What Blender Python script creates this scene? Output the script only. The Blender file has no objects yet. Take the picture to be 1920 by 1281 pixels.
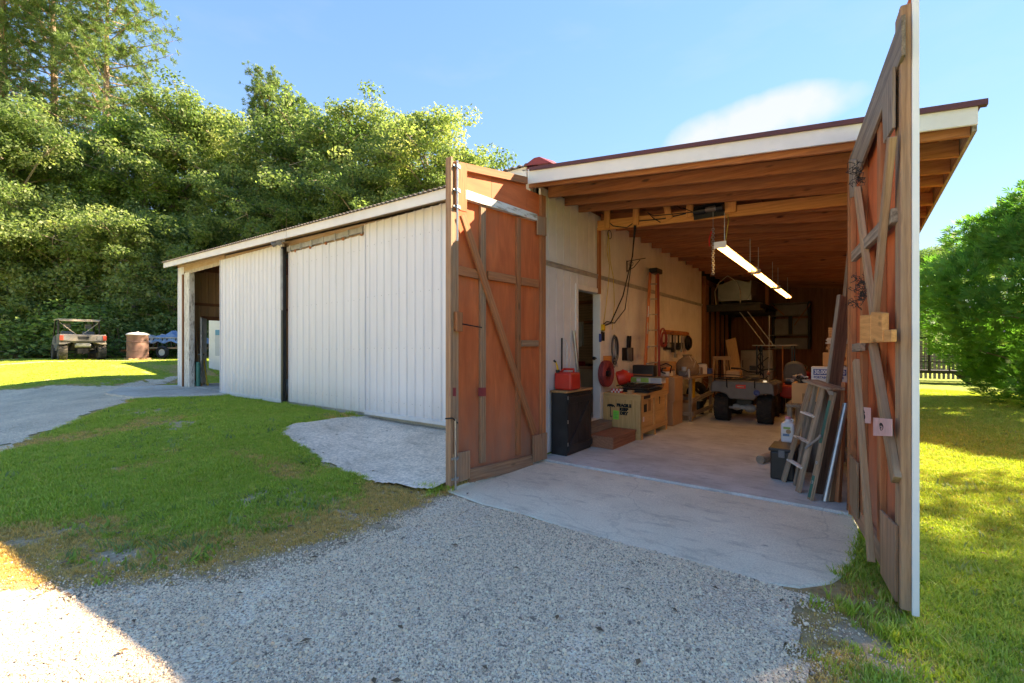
import bpy, math, random
import numpy as np
from mathutils import Vector, Matrix

C = bpy.context
SC = C.scene
COL = SC.collection
random.seed(7)
RNG = np.random.default_rng(7)
R = math.radians

# ------------------------------------------------------------------ camera, world, sun, exposure
YAW = R(37.127)
cam_d = bpy.data.cameras.new('camera'); cam = bpy.data.objects.new('camera', cam_d); COL.objects.link(cam)
cam.location = (0, 0, 1.5); cam.rotation_euler = (R(90), 0, YAW)
cam_d.sensor_width = 36; cam_d.lens = 15.975; cam_d.shift_y = (652 - 640.5) / 1920
cam_d.clip_start = .05; cam_d.clip_end = 2000
SC.camera = cam

SUN = Vector((.65, 1.0, .855)).normalized()
sun_d = bpy.data.lights.new('sun', 'SUN'); sun_o = bpy.data.objects.new('sun', sun_d); COL.objects.link(sun_o)
sun_d.energy = 2.0; sun_d.angle = R(.53); sun_d.color = (1, .94, .84)
sun_o.rotation_euler = (-SUN).to_track_quat('-Z', 'Y').to_euler(); sun_o.location = (20, 30, 40)

SKYGAIN, SKYSOFT, SKYSAT = .69, .6, 1.22
W = bpy.data.worlds.new('World'); SC.world = W; W.use_nodes = True
wt = W.node_tree; wt.nodes.clear()
def wn(t): return wt.nodes.new(t)
sky = wn('ShaderNodeTexSky'); sky.sky_type = 'NISHITA'; sky.sun_disc = False
sky.sun_elevation = math.asin(SUN.z); sky.sun_rotation = math.atan2(SUN.x, SUN.y)
sky.altitude = 0; sky.air_density = 1.0; sky.dust_density = 0; sky.ozone_density = 2.6
bg = wn('ShaderNodeBackground'); bg.inputs[1].default_value = .12
wo = wn('ShaderNodeOutputWorld')
tc = wn('ShaderNodeTexCoord')
# thin clouds: stretched noise everywhere (light veil), one denser puff in the north
mp = wn('ShaderNodeMapping'); mp.inputs['Scale'].default_value = (1.6, 1.6, 5.0)
nz = wn('ShaderNodeTexNoise'); nz.inputs['Scale'].default_value = 2.2; nz.inputs['Detail'].default_value = 7; nz.inputs['Roughness'].default_value = .55
wt.links.new(tc.outputs['Generated'], mp.inputs[0]); wt.links.new(mp.outputs[0], nz.inputs['Vector'])
veil = wn('ShaderNodeMapRange'); veil.inputs[1].default_value = .52; veil.inputs[2].default_value = .85; veil.inputs[4].default_value = .12
wt.links.new(nz.outputs['Fac'], veil.inputs[0])
cdir = Vector((-.193, 1.109, .495)).normalized()
sx = Vector((1.109, .175, 0)).normalized()
def dotn(v):
    n = wn('ShaderNodeVectorMath'); n.operation = 'DOT_PRODUCT'; n.inputs[1].default_value = v
    wt.links.new(tc.outputs['Generated'], n.inputs[0]); return n
def math_n(op, a, b=None, clamp=False):
    n = wn('ShaderNodeMath'); n.operation = op; n.use_clamp = clamp
    for i, x in enumerate((a, b)):
        if x is None: continue
        if isinstance(x, (int, float)): n.inputs[i].default_value = x
        else: wt.links.new(x, n.inputs[i])
    return n.outputs[0]
up2 = cdir.cross(sx) * -1
if up2.z < 0: up2 = -up2
da = dotn(sx).outputs['Value']; db = dotn(up2).outputs['Value']; dc = dotn(cdir).outputs['Value']
nz2 = wn('ShaderNodeTexNoise'); nz2.inputs['Scale'].default_value = 9; nz2.inputs['Detail'].default_value = 6
wt.links.new(tc.outputs['Generated'], nz2.inputs['Vector'])
nb = math_n('SUBTRACT', nz2.outputs['Fac'], .5)
ea = math_n('POWER', math_n('MULTIPLY', math_n('ABSOLUTE', da), 1 / .14), 2.0)
eb = math_n('POWER', math_n('MULTIPLY', math_n('ABSOLUTE', math_n('SUBTRACT', db, math_n('MULTIPLY', da, .10))), 1 / .042), 2.0)
e = math_n('ADD', math_n('ADD', ea, eb), math_n('MULTIPLY', nb, 2.6))
puff = math_n('MULTIPLY', math_n('SUBTRACT', 1.25, e, True), .62, True)
puff = math_n('MULTIPLY', puff, math_n('GREATER_THAN', dc, 0.0))
fac = math_n('MAXIMUM', veil.outputs[0], puff)
mixc = wn('ShaderNodeMixRGB'); mixc.inputs[2].default_value = (.72, .77, .84, 1)
bw = wn('ShaderNodeRGBToBW'); wt.links.new(sky.outputs[0], bw.inputs[0])
soft = math_n('DIVIDE', SKYGAIN, math_n('ADD', 1.0, math_n('MULTIPLY', bw.outputs[0], SKYSOFT)))   # compresses sky brightness so the sunward side stays near the rest
sv = wn('ShaderNodeVectorMath'); sv.operation = 'SCALE'; wt.links.new(sky.outputs[0], sv.inputs[0]); wt.links.new(soft, sv.inputs['Scale'])
hs = wn('ShaderNodeHueSaturation'); hs.inputs['Saturation'].default_value = SKYSAT; hs.inputs['Hue'].default_value = .508; wt.links.new(sv.outputs[0], hs.inputs['Color'])
wt.links.new(fac, mixc.inputs[0]); wt.links.new(hs.outputs[0], mixc.inputs[1])
wt.links.new(mixc.outputs[0], bg.inputs[0]); wt.links.new(bg.outputs[0], wo.inputs[0])

SC.view_settings.view_transform = 'Standard'; SC.view_settings.look = 'None'
SC.view_settings.gamma = 1; SC.view_settings.use_curve_mapping = False
SC.view_settings.exposure = 3.58
SC.view_settings.use_white_balance = True; SC.view_settings.white_balance_temperature = 9300; SC.view_settings.white_balance_tint = 12   # white balance for open shade
SC.render.engine = 'CYCLES'

# ------------------------------------------------------------------ helpers
class MB:
    """collects shapes into one mesh; g = grain coordinate (x along the piece)"""
    def __init__(s): s.v = []; s.f = []; s.g = []; s.mi = []; s.m = 0
    def add(s, vs, fs, gs=None):
        o = len(s.v); s.v += [tuple(map(float, p)) for p in vs]
        s.g += [tuple(map(float, p)) for p in (gs if gs is not None else vs)]
        s.f += [tuple(i + o for i in f) for f in fs]; s.mi += [s.m] * len(fs)
        return s
    def hexa(s, P, ax=0):
        # P: 8 points, bottom 4 then top 4; ax: index pair giving the long edge
        ro = np.array([random.uniform(0, 60) for _ in range(3)])
        P = [Vector(p) for p in P]
        e = [P[1] - P[0], P[3] - P[0], P[4] - P[0]]
        order = sorted(range(3), key=lambda i: -e[i].length)
        fr = [e[i].normalized() if e[i].length else Vector((0, 0, 1)) for i in order]
        g = [(fr[0].dot(p - P[0]) + ro[0], fr[1].dot(p - P[0]) + ro[1], fr[2].dot(p - P[0]) + ro[2]) for p in P]
        return s.add(P, [(3, 2, 1, 0), (4, 5, 6, 7), (0, 1, 5, 4), (1, 2, 6, 5), (2, 3, 7, 6), (3, 0, 4, 7)], g)
    def box(s, x0, y0, z0, x1, y1, z1):
        return s.hexa([(x0, y0, z0), (x1, y0, z0), (x1, y1, z0), (x0, y1, z0), (x0, y0, z1), (x1, y0, z1), (x1, y1, z1), (x0, y1, z1)])
    def cbox(s, c, sz, rz=0):
        h = [k / 2 for k in sz]; m = Matrix.Rotation(rz, 3, 'Z'); c = Vector(c)
        return s.hexa([c + m @ Vector((a * h[0], b * h[1], d * h[2])) for d in (-1, 1) for a, b in ((-1, -1), (1, -1), (1, 1), (-1, 1))])
    def beam(s, p0, p1, w, h, up=(0, 0, 1)):
        p0 = Vector(p0); p1 = Vector(p1); d = (p1 - p0).normalized(); up = Vector(up)
        if abs(d.dot(up)) > .98: up = Vector((0, 1, 0))
        sd = d.cross(up).normalized(); u = sd.cross(d)
        q = lambda p, a, b: p + sd * (a * w / 2) + u * (b * h / 2)
        return s.hexa([q(p0, -1, -1), q(p1, -1, -1), q(p1, 1, -1), q(p0, 1, -1), q(p0, -1, 1), q(p1, -1, 1), q(p1, 1, 1), q(p0, 1, 1)])
    def prism(s, poly, fn, w0, w1, along=None):
        # poly in 2-D, fn(a,b,w)->world
        n = len(poly); ro = [random.uniform(0, 60) for _ in range(3)]
        vs = [fn(a, b, w0) for a, b in poly] + [fn(a, b, w1) for a, b in poly]
        if along is None:
            e = max(((poly[(i + 1) % n][0] - poly[i][0], poly[(i + 1) % n][1] - poly[i][1]) for i in range(n)), key=lambda q: math.hypot(*q))
        else: e = along
        l = math.hypot(*e); e = (e[0] / l, e[1] / l)
        gs = [(a * e[0] + b * e[1] + ro[0], -a * e[1] + b * e[0] + ro[1], w + ro[2]) for w in (w0, w1) for a, b in poly]
        fs = [tuple(range(n))[::-1], tuple(range(n, 2 * n))] + [(i, (i + 1) % n, n + (i + 1) % n, n + i) for i in range(n)]
        return s.add(vs, fs, gs)
    def cyl(s, p0, p1, r0, r1=None, n=12, cap=True):
        r1 = r0 if r1 is None else r1
        p0 = Vector(p0); p1 = Vector(p1); d = (p1 - p0); L = d.length; d = d.normalized()
        a = d.orthogonal().normalized(); b = d.cross(a)
        vs = []; gs = []; ro = random.uniform(0, 50)
        for p, r, k in ((p0, r0, 0), (p1, r1, L)):
            for i in range(n):
                t = 2 * math.pi * i / n; vs.append(p + (a * math.cos(t) + b * math.sin(t)) * r)
                gs.append((k + ro, math.cos(t) * r + ro, math.sin(t) * r))
        fs = [(i, (i + 1) % n, n + (i + 1) % n, n + i) for i in range(n)]
        if cap: fs += [tuple(range(n))[::-1], tuple(range(n, 2 * n))]
        return s.add(vs, fs, gs)
    def tube(s, pts, r, n=6):
        pts = [Vector(p) for p in pts]; vs = []; fs = []; gs = []; k = 0; pa = None
        rr = r if isinstance(r, (list, tuple)) else [r] * len(pts)
        for i, p in enumerate(pts):
            d = (pts[min(i + 1, len(pts) - 1)] - pts[max(i - 1, 0)]).normalized()
            a = d.orthogonal().normalized() if pa is None else (pa - d * pa.dot(d)).normalized()
            pa = a; b = d.cross(a)
            if i: k += (p - pts[i - 1]).length
            for j in range(n):
                t = 2 * math.pi * j / n; vs.append(p + (a * math.cos(t) + b * math.sin(t)) * rr[i]); gs.append((k, math.cos(t) * rr[i], math.sin(t) * rr[i]))
        for i in range(len(pts) - 1):
            for j in range(n): fs.append((i * n + j, i * n + (j + 1) % n, (i + 1) * n + (j + 1) % n, (i + 1) * n + j))
        fs += [tuple(range(n))[::-1], tuple(range((len(pts) - 1) * n, len(pts) * n))]
        return s.add(vs, fs, gs)
    def lathe(s, prof, c, n=24, axis=(0, 0, 1)):
        d = Vector(axis).normalized(); a = d.orthogonal().normalized(); b = d.cross(a); c = Vector(c)
        vs = [c + d * z + (a * math.cos(2 * math.pi * i / n) + b * math.sin(2 * math.pi * i / n)) * r for r, z in prof for i in range(n)]
        fs = [(k * n + i, k * n + (i + 1) % n, (k + 1) * n + (i + 1) % n, (k + 1) * n + i) for k in range(len(prof) - 1) for i in range(n)]
        if prof[0][0] > 1e-4: fs.append(tuple(range(n))[::-1])
        if prof[-1][0] > 1e-4: fs.append(tuple(range((len(prof) - 1) * n, len(prof) * n)))
        return s.add(vs, fs)
    def ball(s, c, r, nu=12, nv=8):
        r = r if isinstance(r, (tuple, list)) else (r, r, r)
        vs = []; fs = []
        for j in range(nv + 1):
            p = math.pi * j / nv
            for i in range(nu):
                t = 2 * math.pi * i / nu
                vs.append((c[0] + r[0] * math.sin(p) * math.cos(t), c[1] + r[1] * math.sin(p) * math.sin(t), c[2] + r[2] * math.cos(p)))
        for j in range(nv):
            for i in range(nu): fs.append((j * nu + i, (j + 1) * nu + i, (j + 1) * nu + (i + 1) % nu, j * nu + (i + 1) % nu))
        return s.add(vs, fs)
    def torus(s, c, Rr, r, axis=(0, 0, 1), n=24, m=8, sq=(1, 1)):
        prof = [(Rr + r * sq[0] * math.cos(2 * math.pi * k / m), r * sq[1] * math.sin(2 * math.pi * k / m)) for k in range(m + 1)]
        d = Vector(axis).normalized(); a = d.orthogonal().normalized(); b = d.cross(a); c = Vector(c)
        vs = [c + d * z + (a * math.cos(2 * math.pi * i / n) + b * math.sin(2 * math.pi * i / n)) * q for q, z in prof for i in range(n)]
        fs = [(k * n + i, k * n + (i + 1) % n, (k + 1) * n + (i + 1) % n, (k + 1) * n + i) for k in range(m) for i in range(n)]
        return s.add(vs, fs)

LOC = {}
def mesh_np(name, V, F, attrs=None):
    """V (n,3), F (m,k) numpy"""
    me = bpy.data.meshes.new(name); k = F.shape[1]
    me.vertices.add(len(V)); me.vertices.foreach_set('co', V.astype('f').ravel())
    me.loops.add(F.size); me.loops.foreach_set('vertex_index', F.astype('i').ravel())
    me.polygons.add(len(F)); me.polygons.foreach_set('loop_start', np.arange(0, F.size, k, dtype='i'))
    me.update(calc_edges=True)
    for n, a in (attrs or {}).items():
        t = 'FLOAT' if a.ndim == 1 else 'FLOAT_VECTOR'
        at = me.attributes.new(n, t, 'POINT'); at.data.foreach_set('value' if a.ndim == 1 else 'vector', a.astype('f').ravel())
    return me

def link(name, me, mats, parent=None):
    o = bpy.data.objects.new(name, me); COL.objects.link(o)
    for m in (mats if isinstance(mats, (list, tuple)) else [mats]): me.materials.append(m)
    if parent: o.parent = parent; LOC[o.name] = LOC.get(parent.name, Vector())
    return o

def obj(name, mb, mats, parent=None, label=None, bev=0, smooth=False, kind=None, local=False, seg=1):
    me = bpy.data.meshes.new(name)
    off = Vector() if (local or parent is None) else LOC.get(parent.name, Vector())
    me.from_pydata([(p[0] - off[0], p[1] - off[1], p[2] - off[2]) for p in mb.v], [], mb.f)
    at = me.attributes.new('g', 'FLOAT_VECTOR', 'POINT'); at.data.foreach_set('vector', np.array(mb.g, 'f').ravel())
    me.polygons.foreach_set('material_index', mb.mi)
    if smooth: me.polygons.foreach_set('use_smooth', [True] * len(me.polygons))
    me.validate(); me.update()
    o = link(name, me, mats, parent)
    if label: o['label'] = label
    if kind: o['kind'] = kind
    if bev:
        b = o.modifiers.new('bevel', 'BEVEL'); b.width = bev; b.segments = seg; b.limit_method = 'ANGLE'; b.angle_limit = R(40)
    if smooth:
        try: me.set_sharp_from_angle(angle=R(38))
        except Exception: pass
    return o

def tag(o, label, cat, group=None):
    o['label'] = label; o['category'] = cat
    if group: o['group'] = group
    return o
def thing(name, label, cat, loc=(0, 0, 0), rz=0, group=None):
    o = bpy.data.objects.new(name, None); COL.objects.link(o); o.empty_display_size = .2
    o.location = loc; o.rotation_euler = (0, 0, rz); LOC[o.name] = Vector(loc)
    return tag(o, label, cat, group)
def solo(name, mb, mats, label, cat, base, group=None, **k):
    """a thing that is one mesh, its origin at base (world coordinates in mb)"""
    mb.v = [(p[0] - base[0], p[1] - base[1], p[2] - base[2]) for p in mb.v]
    o = obj(name, mb, mats, None, **k); o.location = base; LOC[o.name] = Vector(base)
    return tag(o, label, cat, group)
def copy_tree(o, loc, rz=None, scale=None, label=None, parent=None):
    c = o.copy(); COL.objects.link(c)
    if parent is not None: c.parent = parent
    else:
        c.location = loc; LOC[c.name] = Vector(loc)
        if rz is not None: c.rotation_euler = (0, 0, rz)
        if scale is not None: c.scale = scale
        if label: c['label'] = label
    for ch in o.children: copy_tree(ch, None, parent=c)
    return c
def struct(name, mb, mats, **k):
    o = obj(name, mb, mats, None, **k); o['kind'] = 'structure'; return o

def text_mesh(txt, size, mat, M4, parent, name='lettering', ext=.0015, bold=.0, align='CENTER', sx=1.0):
    cu = bpy.data.curves.new('t', 'FONT'); cu.body = txt; cu.size = size; cu.extrude = ext; cu.offset = bold
    cu.align_x = align; cu.align_y = 'CENTER'; cu.space_line = .95; cu.resolution_u = 3
    to = bpy.data.objects.new('t', cu); COL.objects.link(to); C.view_layer.update()
    me = bpy.data.meshes.new_from_object(to.evaluated_get(C.evaluated_depsgraph_get()))
    bpy.data.objects.remove(to); bpy.data.curves.remove(cu)
    off = LOC.get(parent.name, Vector()) if parent else Vector()
    me.transform(Matrix.Translation(-off) @ M4 @ Matrix.Diagonal((sx, 1, 1, 1)))
    me.materials.clear(); me.name = name
    return link(name, me, mat, parent)
def frame4(o, x, y):
    x = Vector(x).normalized(); y = Vector(y).normalized(); z = x.cross(y)
    m = Matrix((x, y, z)).transposed().to_4x4(); m.translation = Vector(o); return m

# ray helper used to read sizes off a known plane
FPX, U0, V0 = 852., 960., 652.
_s, _c = math.sin(YAW), math.cos(YAW)
def ray(u, v):
    a = (u - U0) / FPX; return Vector((-_s + a * _c, _c + a * _s, (V0 - v) / FPX))
EYE = Vector((0, 0, 1.5))
def onX(u, v, x): d = ray(u, v); return EYE + d * (x / d.x)
def onY(u, v, y): d = ray(u, v); return EYE + d * (y / d.y)
def onZ(u, v, z=0.): d = ray(u, v); return EYE + d * ((z - 1.5) / d.z)

# ------------------------------------------------------------------ materials
def new_mat(name):
    m = bpy.data.materials.new(name); m.use_nodes = True; nt = m.node_tree
    return m, nt, nt.nodes['Principled BSDF']
def nd(nt, t, **k):
    n = nt.nodes.new(t)
    for a, b in k.items(): setattr(n, a, b)
    return n
def ramp(nt, stops, src, interp='LINEAR'):
    r = nd(nt, 'ShaderNodeValToRGB'); r.color_ramp.interpolation = interp
    el = r.color_ramp.elements
    while len(el) < len(stops): el.new(.5)
    for e, (p, c) in zip(el, stops): e.position = p; e.color = (*c, 1)
    nt.links.new(src, r.inputs[0]); return r.outputs[0]
def coordn(nt, kind='Object', scale=(1, 1, 1)):
    if kind == 'g':
        a = nd(nt, 'ShaderNodeAttribute', attribute_name='g'); o = a.outputs['Vector']
    else: o = nd(nt, 'ShaderNodeTexCoord').outputs[kind]
    mp = nd(nt, 'ShaderNodeMapping'); mp.inputs['Scale'].default_value = scale; nt.links.new(o, mp.inputs[0]); return mp.outputs[0]
def noise(nt, vec, scale, detail=4, rough=.55, dist=0):
    n = nd(nt, 'ShaderNodeTexNoise'); n.inputs['Scale'].default_value = scale; n.inputs['Detail'].default_value = detail
    n.inputs['Roughness'].default_value = rough; n.inputs['Distortion'].default_value = dist
    nt.links.new(vec, n.inputs['Vector']); return n.outputs['Fac']
def bump(nt, p, h, strength=.3, dist=.01):
    b = nd(nt, 'ShaderNodeBump'); b.inputs['Strength'].default_value = strength; b.inputs['Distance'].default_value = dist
    nt.links.new(h, b.inputs['Height']); nt.links.new(b.outputs[0], p.inputs['Normal'])
def mixc_n(nt, fac, a, b, mode='MIX'):
    m = nd(nt, 'ShaderNodeMixRGB', blend_type=mode)
    for i, x in enumerate((fac, a, b)):
        if isinstance(x, (int, float)): m.inputs[i].default_value = x
        elif isinstance(x, tuple): m.inputs[i].default_value = (*x, 1)
        else: nt.links.new(x, m.inputs[i])
    return m.outputs[0]
def mth(nt, op, a, b=0., clamp=False):
    n = nd(nt, 'ShaderNodeMath', operation=op, use_clamp=clamp)
    for i, x in enumerate((a, b)):
        if isinstance(x, (int, float)): n.inputs[i].default_value = x
        else: nt.links.new(x, n.inputs[i])
    return n.outputs[0]

def plain(name, c, rough=.6, metal=0., var=.18, scale=6, bmp=.05, dirt=None, coord='Object', emit=None):
    m, nt, p = new_mat(name); v = coordn(nt, coord)
    f = noise(nt, v, scale, 6)
    lo = tuple(x * (1 - var) for x in c); hi = tuple(min(1, x * (1 + var)) for x in c)
    col = ramp(nt, [(.3, lo), (.7, hi)], f)
    if dirt:
        f2 = noise(nt, v, scale * .45, 8, .65)
        k = nd(nt, 'ShaderNodeMapRange'); k.inputs[1].default_value = .5; k.inputs[2].default_value = .72; k.inputs[4].default_value = dirt[1]
        nt.links.new(f2, k.inputs[0]); col = mixc_n(nt, k.outputs[0], col, dirt[0])
    nt.links.new(col, p.inputs['Base Color']); p.inputs['Metallic'].default_value = metal
    r = nd(nt, 'ShaderNodeMapRange'); r.inputs[3].default_value = max(.05, rough - .12); r.inputs[4].default_value = min(1, rough + .12)
    nt.links.new(f, r.inputs[0]); nt.links.new(r.outputs[0], p.inputs['Roughness'])
    if bmp: bump(nt, p, noise(nt, v, scale * 6, 5), bmp, .004)
    return m

def wood(name, dark, light, rough=.75, knots=0., weather=None, scale=1.0, bmp=.25, tint=.35):
    m, nt, p = new_mat(name)
    v = coordn(nt, 'g', (1.8 * scale, 34 * scale, 34 * scale))
    f = noise(nt, v, 2.2, 7, .62, .5)
    v2 = coordn(nt, 'g', (.5 * scale, 5 * scale, 5 * scale))
    wv = nd(nt, 'ShaderNodeTexWave', wave_type='RINGS', rings_direction='X'); wv.inputs['Scale'].default_value = 1.6
    wv.inputs['Distortion'].default_value = 5; wv.inputs['Detail'].default_value = 3; nt.links.new(v2, wv.inputs['Vector'])
    ff = mth(nt, 'ADD', mth(nt, 'MULTIPLY', f, .86), mth(nt, 'MULTIPLY', wv.outputs['Fac'], .14))
    mid = tuple((a + b) / 2 for a, b in zip(dark, light))
    col = ramp(nt, [(.28, dark), (.5, mid), (.72, light)], ff)
    big = noise(nt, coordn(nt, 'g', (.25, .25, .25)), 1.0, 2)     # board to board tint
    k = ramp(nt, [(.3, (1 - tint,) * 3), (.7, (1 + tint * .5,) * 3)], big)
    col = mixc_n(nt, 1.0, col, k, 'MULTIPLY')
    if knots:
        vo = nd(nt, 'ShaderNodeTexVoronoi'); vo.inputs['Scale'].default_value = 2.4; nt.links.new(coordn(nt, 'g', (1, 3.0, 3.0)), vo.inputs['Vector'])
        kk = nd(nt, 'ShaderNodeMapRange'); kk.inputs[1].default_value = .07; kk.inputs[2].default_value = .16; kk.inputs[3].default_value = knots; kk.inputs[4].default_value = 0
        nt.links.new(vo.outputs['Distance'], kk.inputs[0]); col = mixc_n(nt, kk.outputs[0], col, (.025, .012, .006))
    if weather:
        wf = nd(nt, 'ShaderNodeMapRange'); wf.inputs[1].default_value = .42; wf.inputs[2].default_value = .66; wf.inputs[4].default_value = weather[1]
        nt.links.new(noise(nt, coordn(nt, 'g', (1.2, 6, 6)), 1.6, 6, .6), wf.inputs[0]); col = mixc_n(nt, wf.outputs[0], col, weather[0])
    nt.links.new(col, p.inputs['Base Color']); p.inputs['Roughness'].default_value = rough
    p.inputs['Specular IOR Level'].default_value = .25
    bump(nt, p, ff, bmp, .004)
    return m

def plywood(name, c1, c2, stain):
    m, nt, p = new_mat(name)
    f = noise(nt, coordn(nt, 'g', (.8, 3.5, 3.5)), 2.0, 5, .55, .6); f2 = noise(nt, coordn(nt, 'g', (2.0, 60, 60)), 2.0, 4, .6)
    col = ramp(nt, [(.28, c1), (.72, c2)], f)
    col = mixc_n(nt, .45, col, ramp(nt, [(.3, (.80, .80, .80)), (.7, (1.15, 1.15, 1.15))], f2), 'MULTIPLY')
    k = nd(nt, 'ShaderNodeMapRange'); k.inputs[1].default_value = .50; k.inputs[2].default_value = .75; k.inputs[4].default_value = .65
    nt.links.new(noise(nt, coordn(nt, 'g', (.7, 1.2, 1.2)), 1.7, 6, .62), k.inputs[0]); col = mixc_n(nt, k.outputs[0], col, stain)
    sp = nd(nt, 'ShaderNodeSeparateXYZ'); nt.links.new(nd(nt, 'ShaderNodeNewGeometry').outputs['Position'], sp.inputs[0])
    gz_ = nd(nt, 'ShaderNodeMapRange'); gz_.inputs[1].default_value = .05; gz_.inputs[2].default_value = 1.1; gz_.inputs[3].default_value = 1.2; gz_.inputs[4].default_value = 0
    nt.links.new(sp.outputs['Z'], gz_.inputs[0])      # mud and rain splash at the foot of the doors
    gr = mth(nt, 'MULTIPLY', gz_.outputs[0], noise(nt, coordn(nt, 'Object', (3, 3, 1.2)), 2.4, 7, .65), True)
    col = mixc_n(nt, gr, col, (.27, .20, .15))
    nt.links.new(col, p.inputs['Base Color']); p.inputs['Roughness'].default_value = .7; p.inputs['Specular IOR Level'].default_value = .25
    bump(nt, p, f2, .12, .003); return m
M = {}
M['rafter'] = wood('rafter_wood', (0.276, 0.093, 0.037), (0.514, 0.202, 0.084), knots=.85, weather=((0.304, 0.150, 0.087), .35))
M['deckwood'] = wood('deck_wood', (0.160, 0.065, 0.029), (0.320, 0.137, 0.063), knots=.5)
M['newpine'] = wood('new_pine', (0.572, 0.247, 0.080), (0.814, 0.399, 0.144), knots=.5, tint=.15)
M['plyred'] = plywood('red_plywood', (0.512, 0.113, 0.042), (0.715, 0.182, 0.066), (0.389, 0.135, 0.068))
M['frame'] = wood('frame_wood', (0.252, 0.133, 0.077), (0.532, 0.301, 0.175), knots=.5, weather=((0.280, 0.217, 0.168), .5), tint=.25)
M['framered'] = wood('frame_wood_red', (0.351, 0.121, 0.051), (0.621, 0.236, 0.101), knots=.5, weather=((0.257, 0.149, 0.095), .35))
M['grey_wood'] = wood('weathered_wood', (0.150, 0.112, 0.083), (0.405, 0.323, 0.247), knots=.3, tint=.3)
M['plytan'] = wood('tan_plywood', (.30, .155, .065), (.46, .26, .115), scale=.8, knots=.15, tint=.15)
M['ply_brown'] = wood('brown_plywood', (0.230, 0.085, 0.045), (0.389, 0.159, 0.081), scale=.6, bmp=.1, tint=.25)
M['baybrown'] = wood('bay_boards', (0.390, 0.210, 0.121), (0.690, 0.406, 0.243), scale=.8, tint=.2)
M['crate'] = wood('crate_plywood', (.54, .31, .12), (.74, .47, .21), scale=.6, bmp=.08, tint=.08, knots=.1)
M['stepwood'] = wood('step_wood', (0.255, 0.105, 0.060), (0.450, 0.195, 0.112), tint=.15)
M['oldladder'] = wood('old_ladder_wood', (0.182, 0.119, 0.070), (0.462, 0.322, 0.210), weather=((0.728, 0.658, 0.560), .28), knots=.2)
M['plank'] = wood('plank_wood', (0.266, 0.154, 0.084), (0.532, 0.336, 0.196), knots=.4, weather=((0.336, 0.266, 0.210), .4), tint=.35)
M['lumber'] = wood('lumber_wood', (0.432, 0.240, 0.120), (0.696, 0.444, 0.240), tint=.25)
M['header'] = wood('header_wood', (.34, .22, .13), (.55, .40, .26), weather=((.50, .43, .35), .4), tint=.2)
M['bark'] = plain('bark', (.26, .21, .165), .95, var=.5, scale=9, bmp=.6)
M['barkpine'] = plain('pine_bark', (.30, .20, .14), .95, var=.5, scale=7, bmp=.6)

def painted_old(name, paint, under, amt=.45, rough=.6):
    m, nt, p = new_mat(name); v = coordn(nt, 'g', (2, 9, 9)); f = noise(nt, v, 2.5, 9, .72)
    f2 = noise(nt, coordn(nt, 'g', (1, 1, 1)), 2.0, 3)
    k = nd(nt, 'ShaderNodeMapRange'); k.inputs[1].default_value = .50; k.inputs[2].default_value = .60; k.inputs[4].default_value = amt
    nt.links.new(f, k.inputs[0])
    pc = ramp(nt, [(.3, tuple(x * .86 for x in paint)), (.7, paint)], f2)
    nt.links.new(mixc_n(nt, k.outputs[0], pc, under), p.inputs['Base Color']); p.inputs['Roughness'].default_value = rough
    bump(nt, p, f, .25, .004); return m
M['white_old'] = painted_old('old_white_paint', (.74, .72, .68), (.24, .17, .12), .85)
M['post_old'] = painted_old('peeling_post_paint', (0.720, 0.684, 0.612), (0.240, 0.192, 0.150), .8)

def metal_sheet(name, c):
    m, nt, p = new_mat(name); v = coordn(nt, 'Object'); f = noise(nt, coordn(nt, 'Object', (3, 3, .35)), 1.4, 6, .6)
    col = ramp(nt, [(.25, tuple(x * .90 for x in c)), (.65, c)], f)
    # dirt splash near the ground, fasteners' run marks
    sp = nd(nt, 'ShaderNodeSeparateXYZ'); nt.links.new(nd(nt, 'ShaderNodeNewGeometry').outputs['Position'], sp.inputs[0])
    k = nd(nt, 'ShaderNodeMapRange'); k.inputs[1].default_value = .22; k.inputs[2].default_value = .75; k.inputs[3].default_value = .55; k.inputs[4].default_value = 0
    nt.links.new(sp.outputs['Z'], k.inputs[0])
    kk = mth(nt, 'MULTIPLY', k.outputs[0], noise(nt, v, 9, 6, .7))
    col = mixc_n(nt, kk, col, (.34, .29, .22))
    nt.links.new(col, p.inputs['Base Color']); p.inputs['Roughness'].default_value = .42
    run = nd(nt, 'ShaderNodeMapRange'); run.inputs[1].default_value = .60; run.inputs[2].default_value = .78; run.inputs[4].default_value = .35
    nt.links.new(noise(nt, coordn(nt, 'Object', (14, 14, .5)), 1.6, 6, .6), run.inputs[0]); col = mixc_n(nt, run.outputs[0], col, (.44, .38, .31)); nt.links.new(col, p.inputs['Base Color'])
    bump(nt, p, noise(nt, v, 2.2, 4), .22, .03); return m
M['sheet'] = metal_sheet('white_metal_sheet', (.745, .735, .745))
M['whitetrim'] = plain('white_trim', (.76, .73, .70), .5, var=.06, scale=2.5, dirt=((.42, .38, .32), .35))
M['edge_white'] = plain('white_sheet_edge', (.80, .81, .83), .35, var=.04, scale=3)
M['inwall'] = plain('grey_wall_paint', (.74, .715, .71), .7, var=.08, scale=2.0, dirt=((.34, .28, .22), .40))
M['groove'] = plain('groove_lit_tone', (.84, .82, .80), .7, var=.05)  # paler than the wall: light caught in the grooves put into the colour
M['galv'] = plain('galvanised', (.42, .43, .44), .38, .85, var=.2, scale=12)
M['galv_dull'] = plain('dull_galvanised', (.36, .36, .355), .6, .4, var=.25, scale=8)
M['redroof'] = plain('red_metal', (.26, .035, .03), .45, .1, var=.15)
M['maroon'] = plain('maroon_trim', (.11, .028, .028), .5, .1, var=.15)
M['darkroof'] = plain('dark_roof_metal', (.17, .14, .115), .55, .2, var=.3, dirt=((.30, .20, .12), .6))
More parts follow.
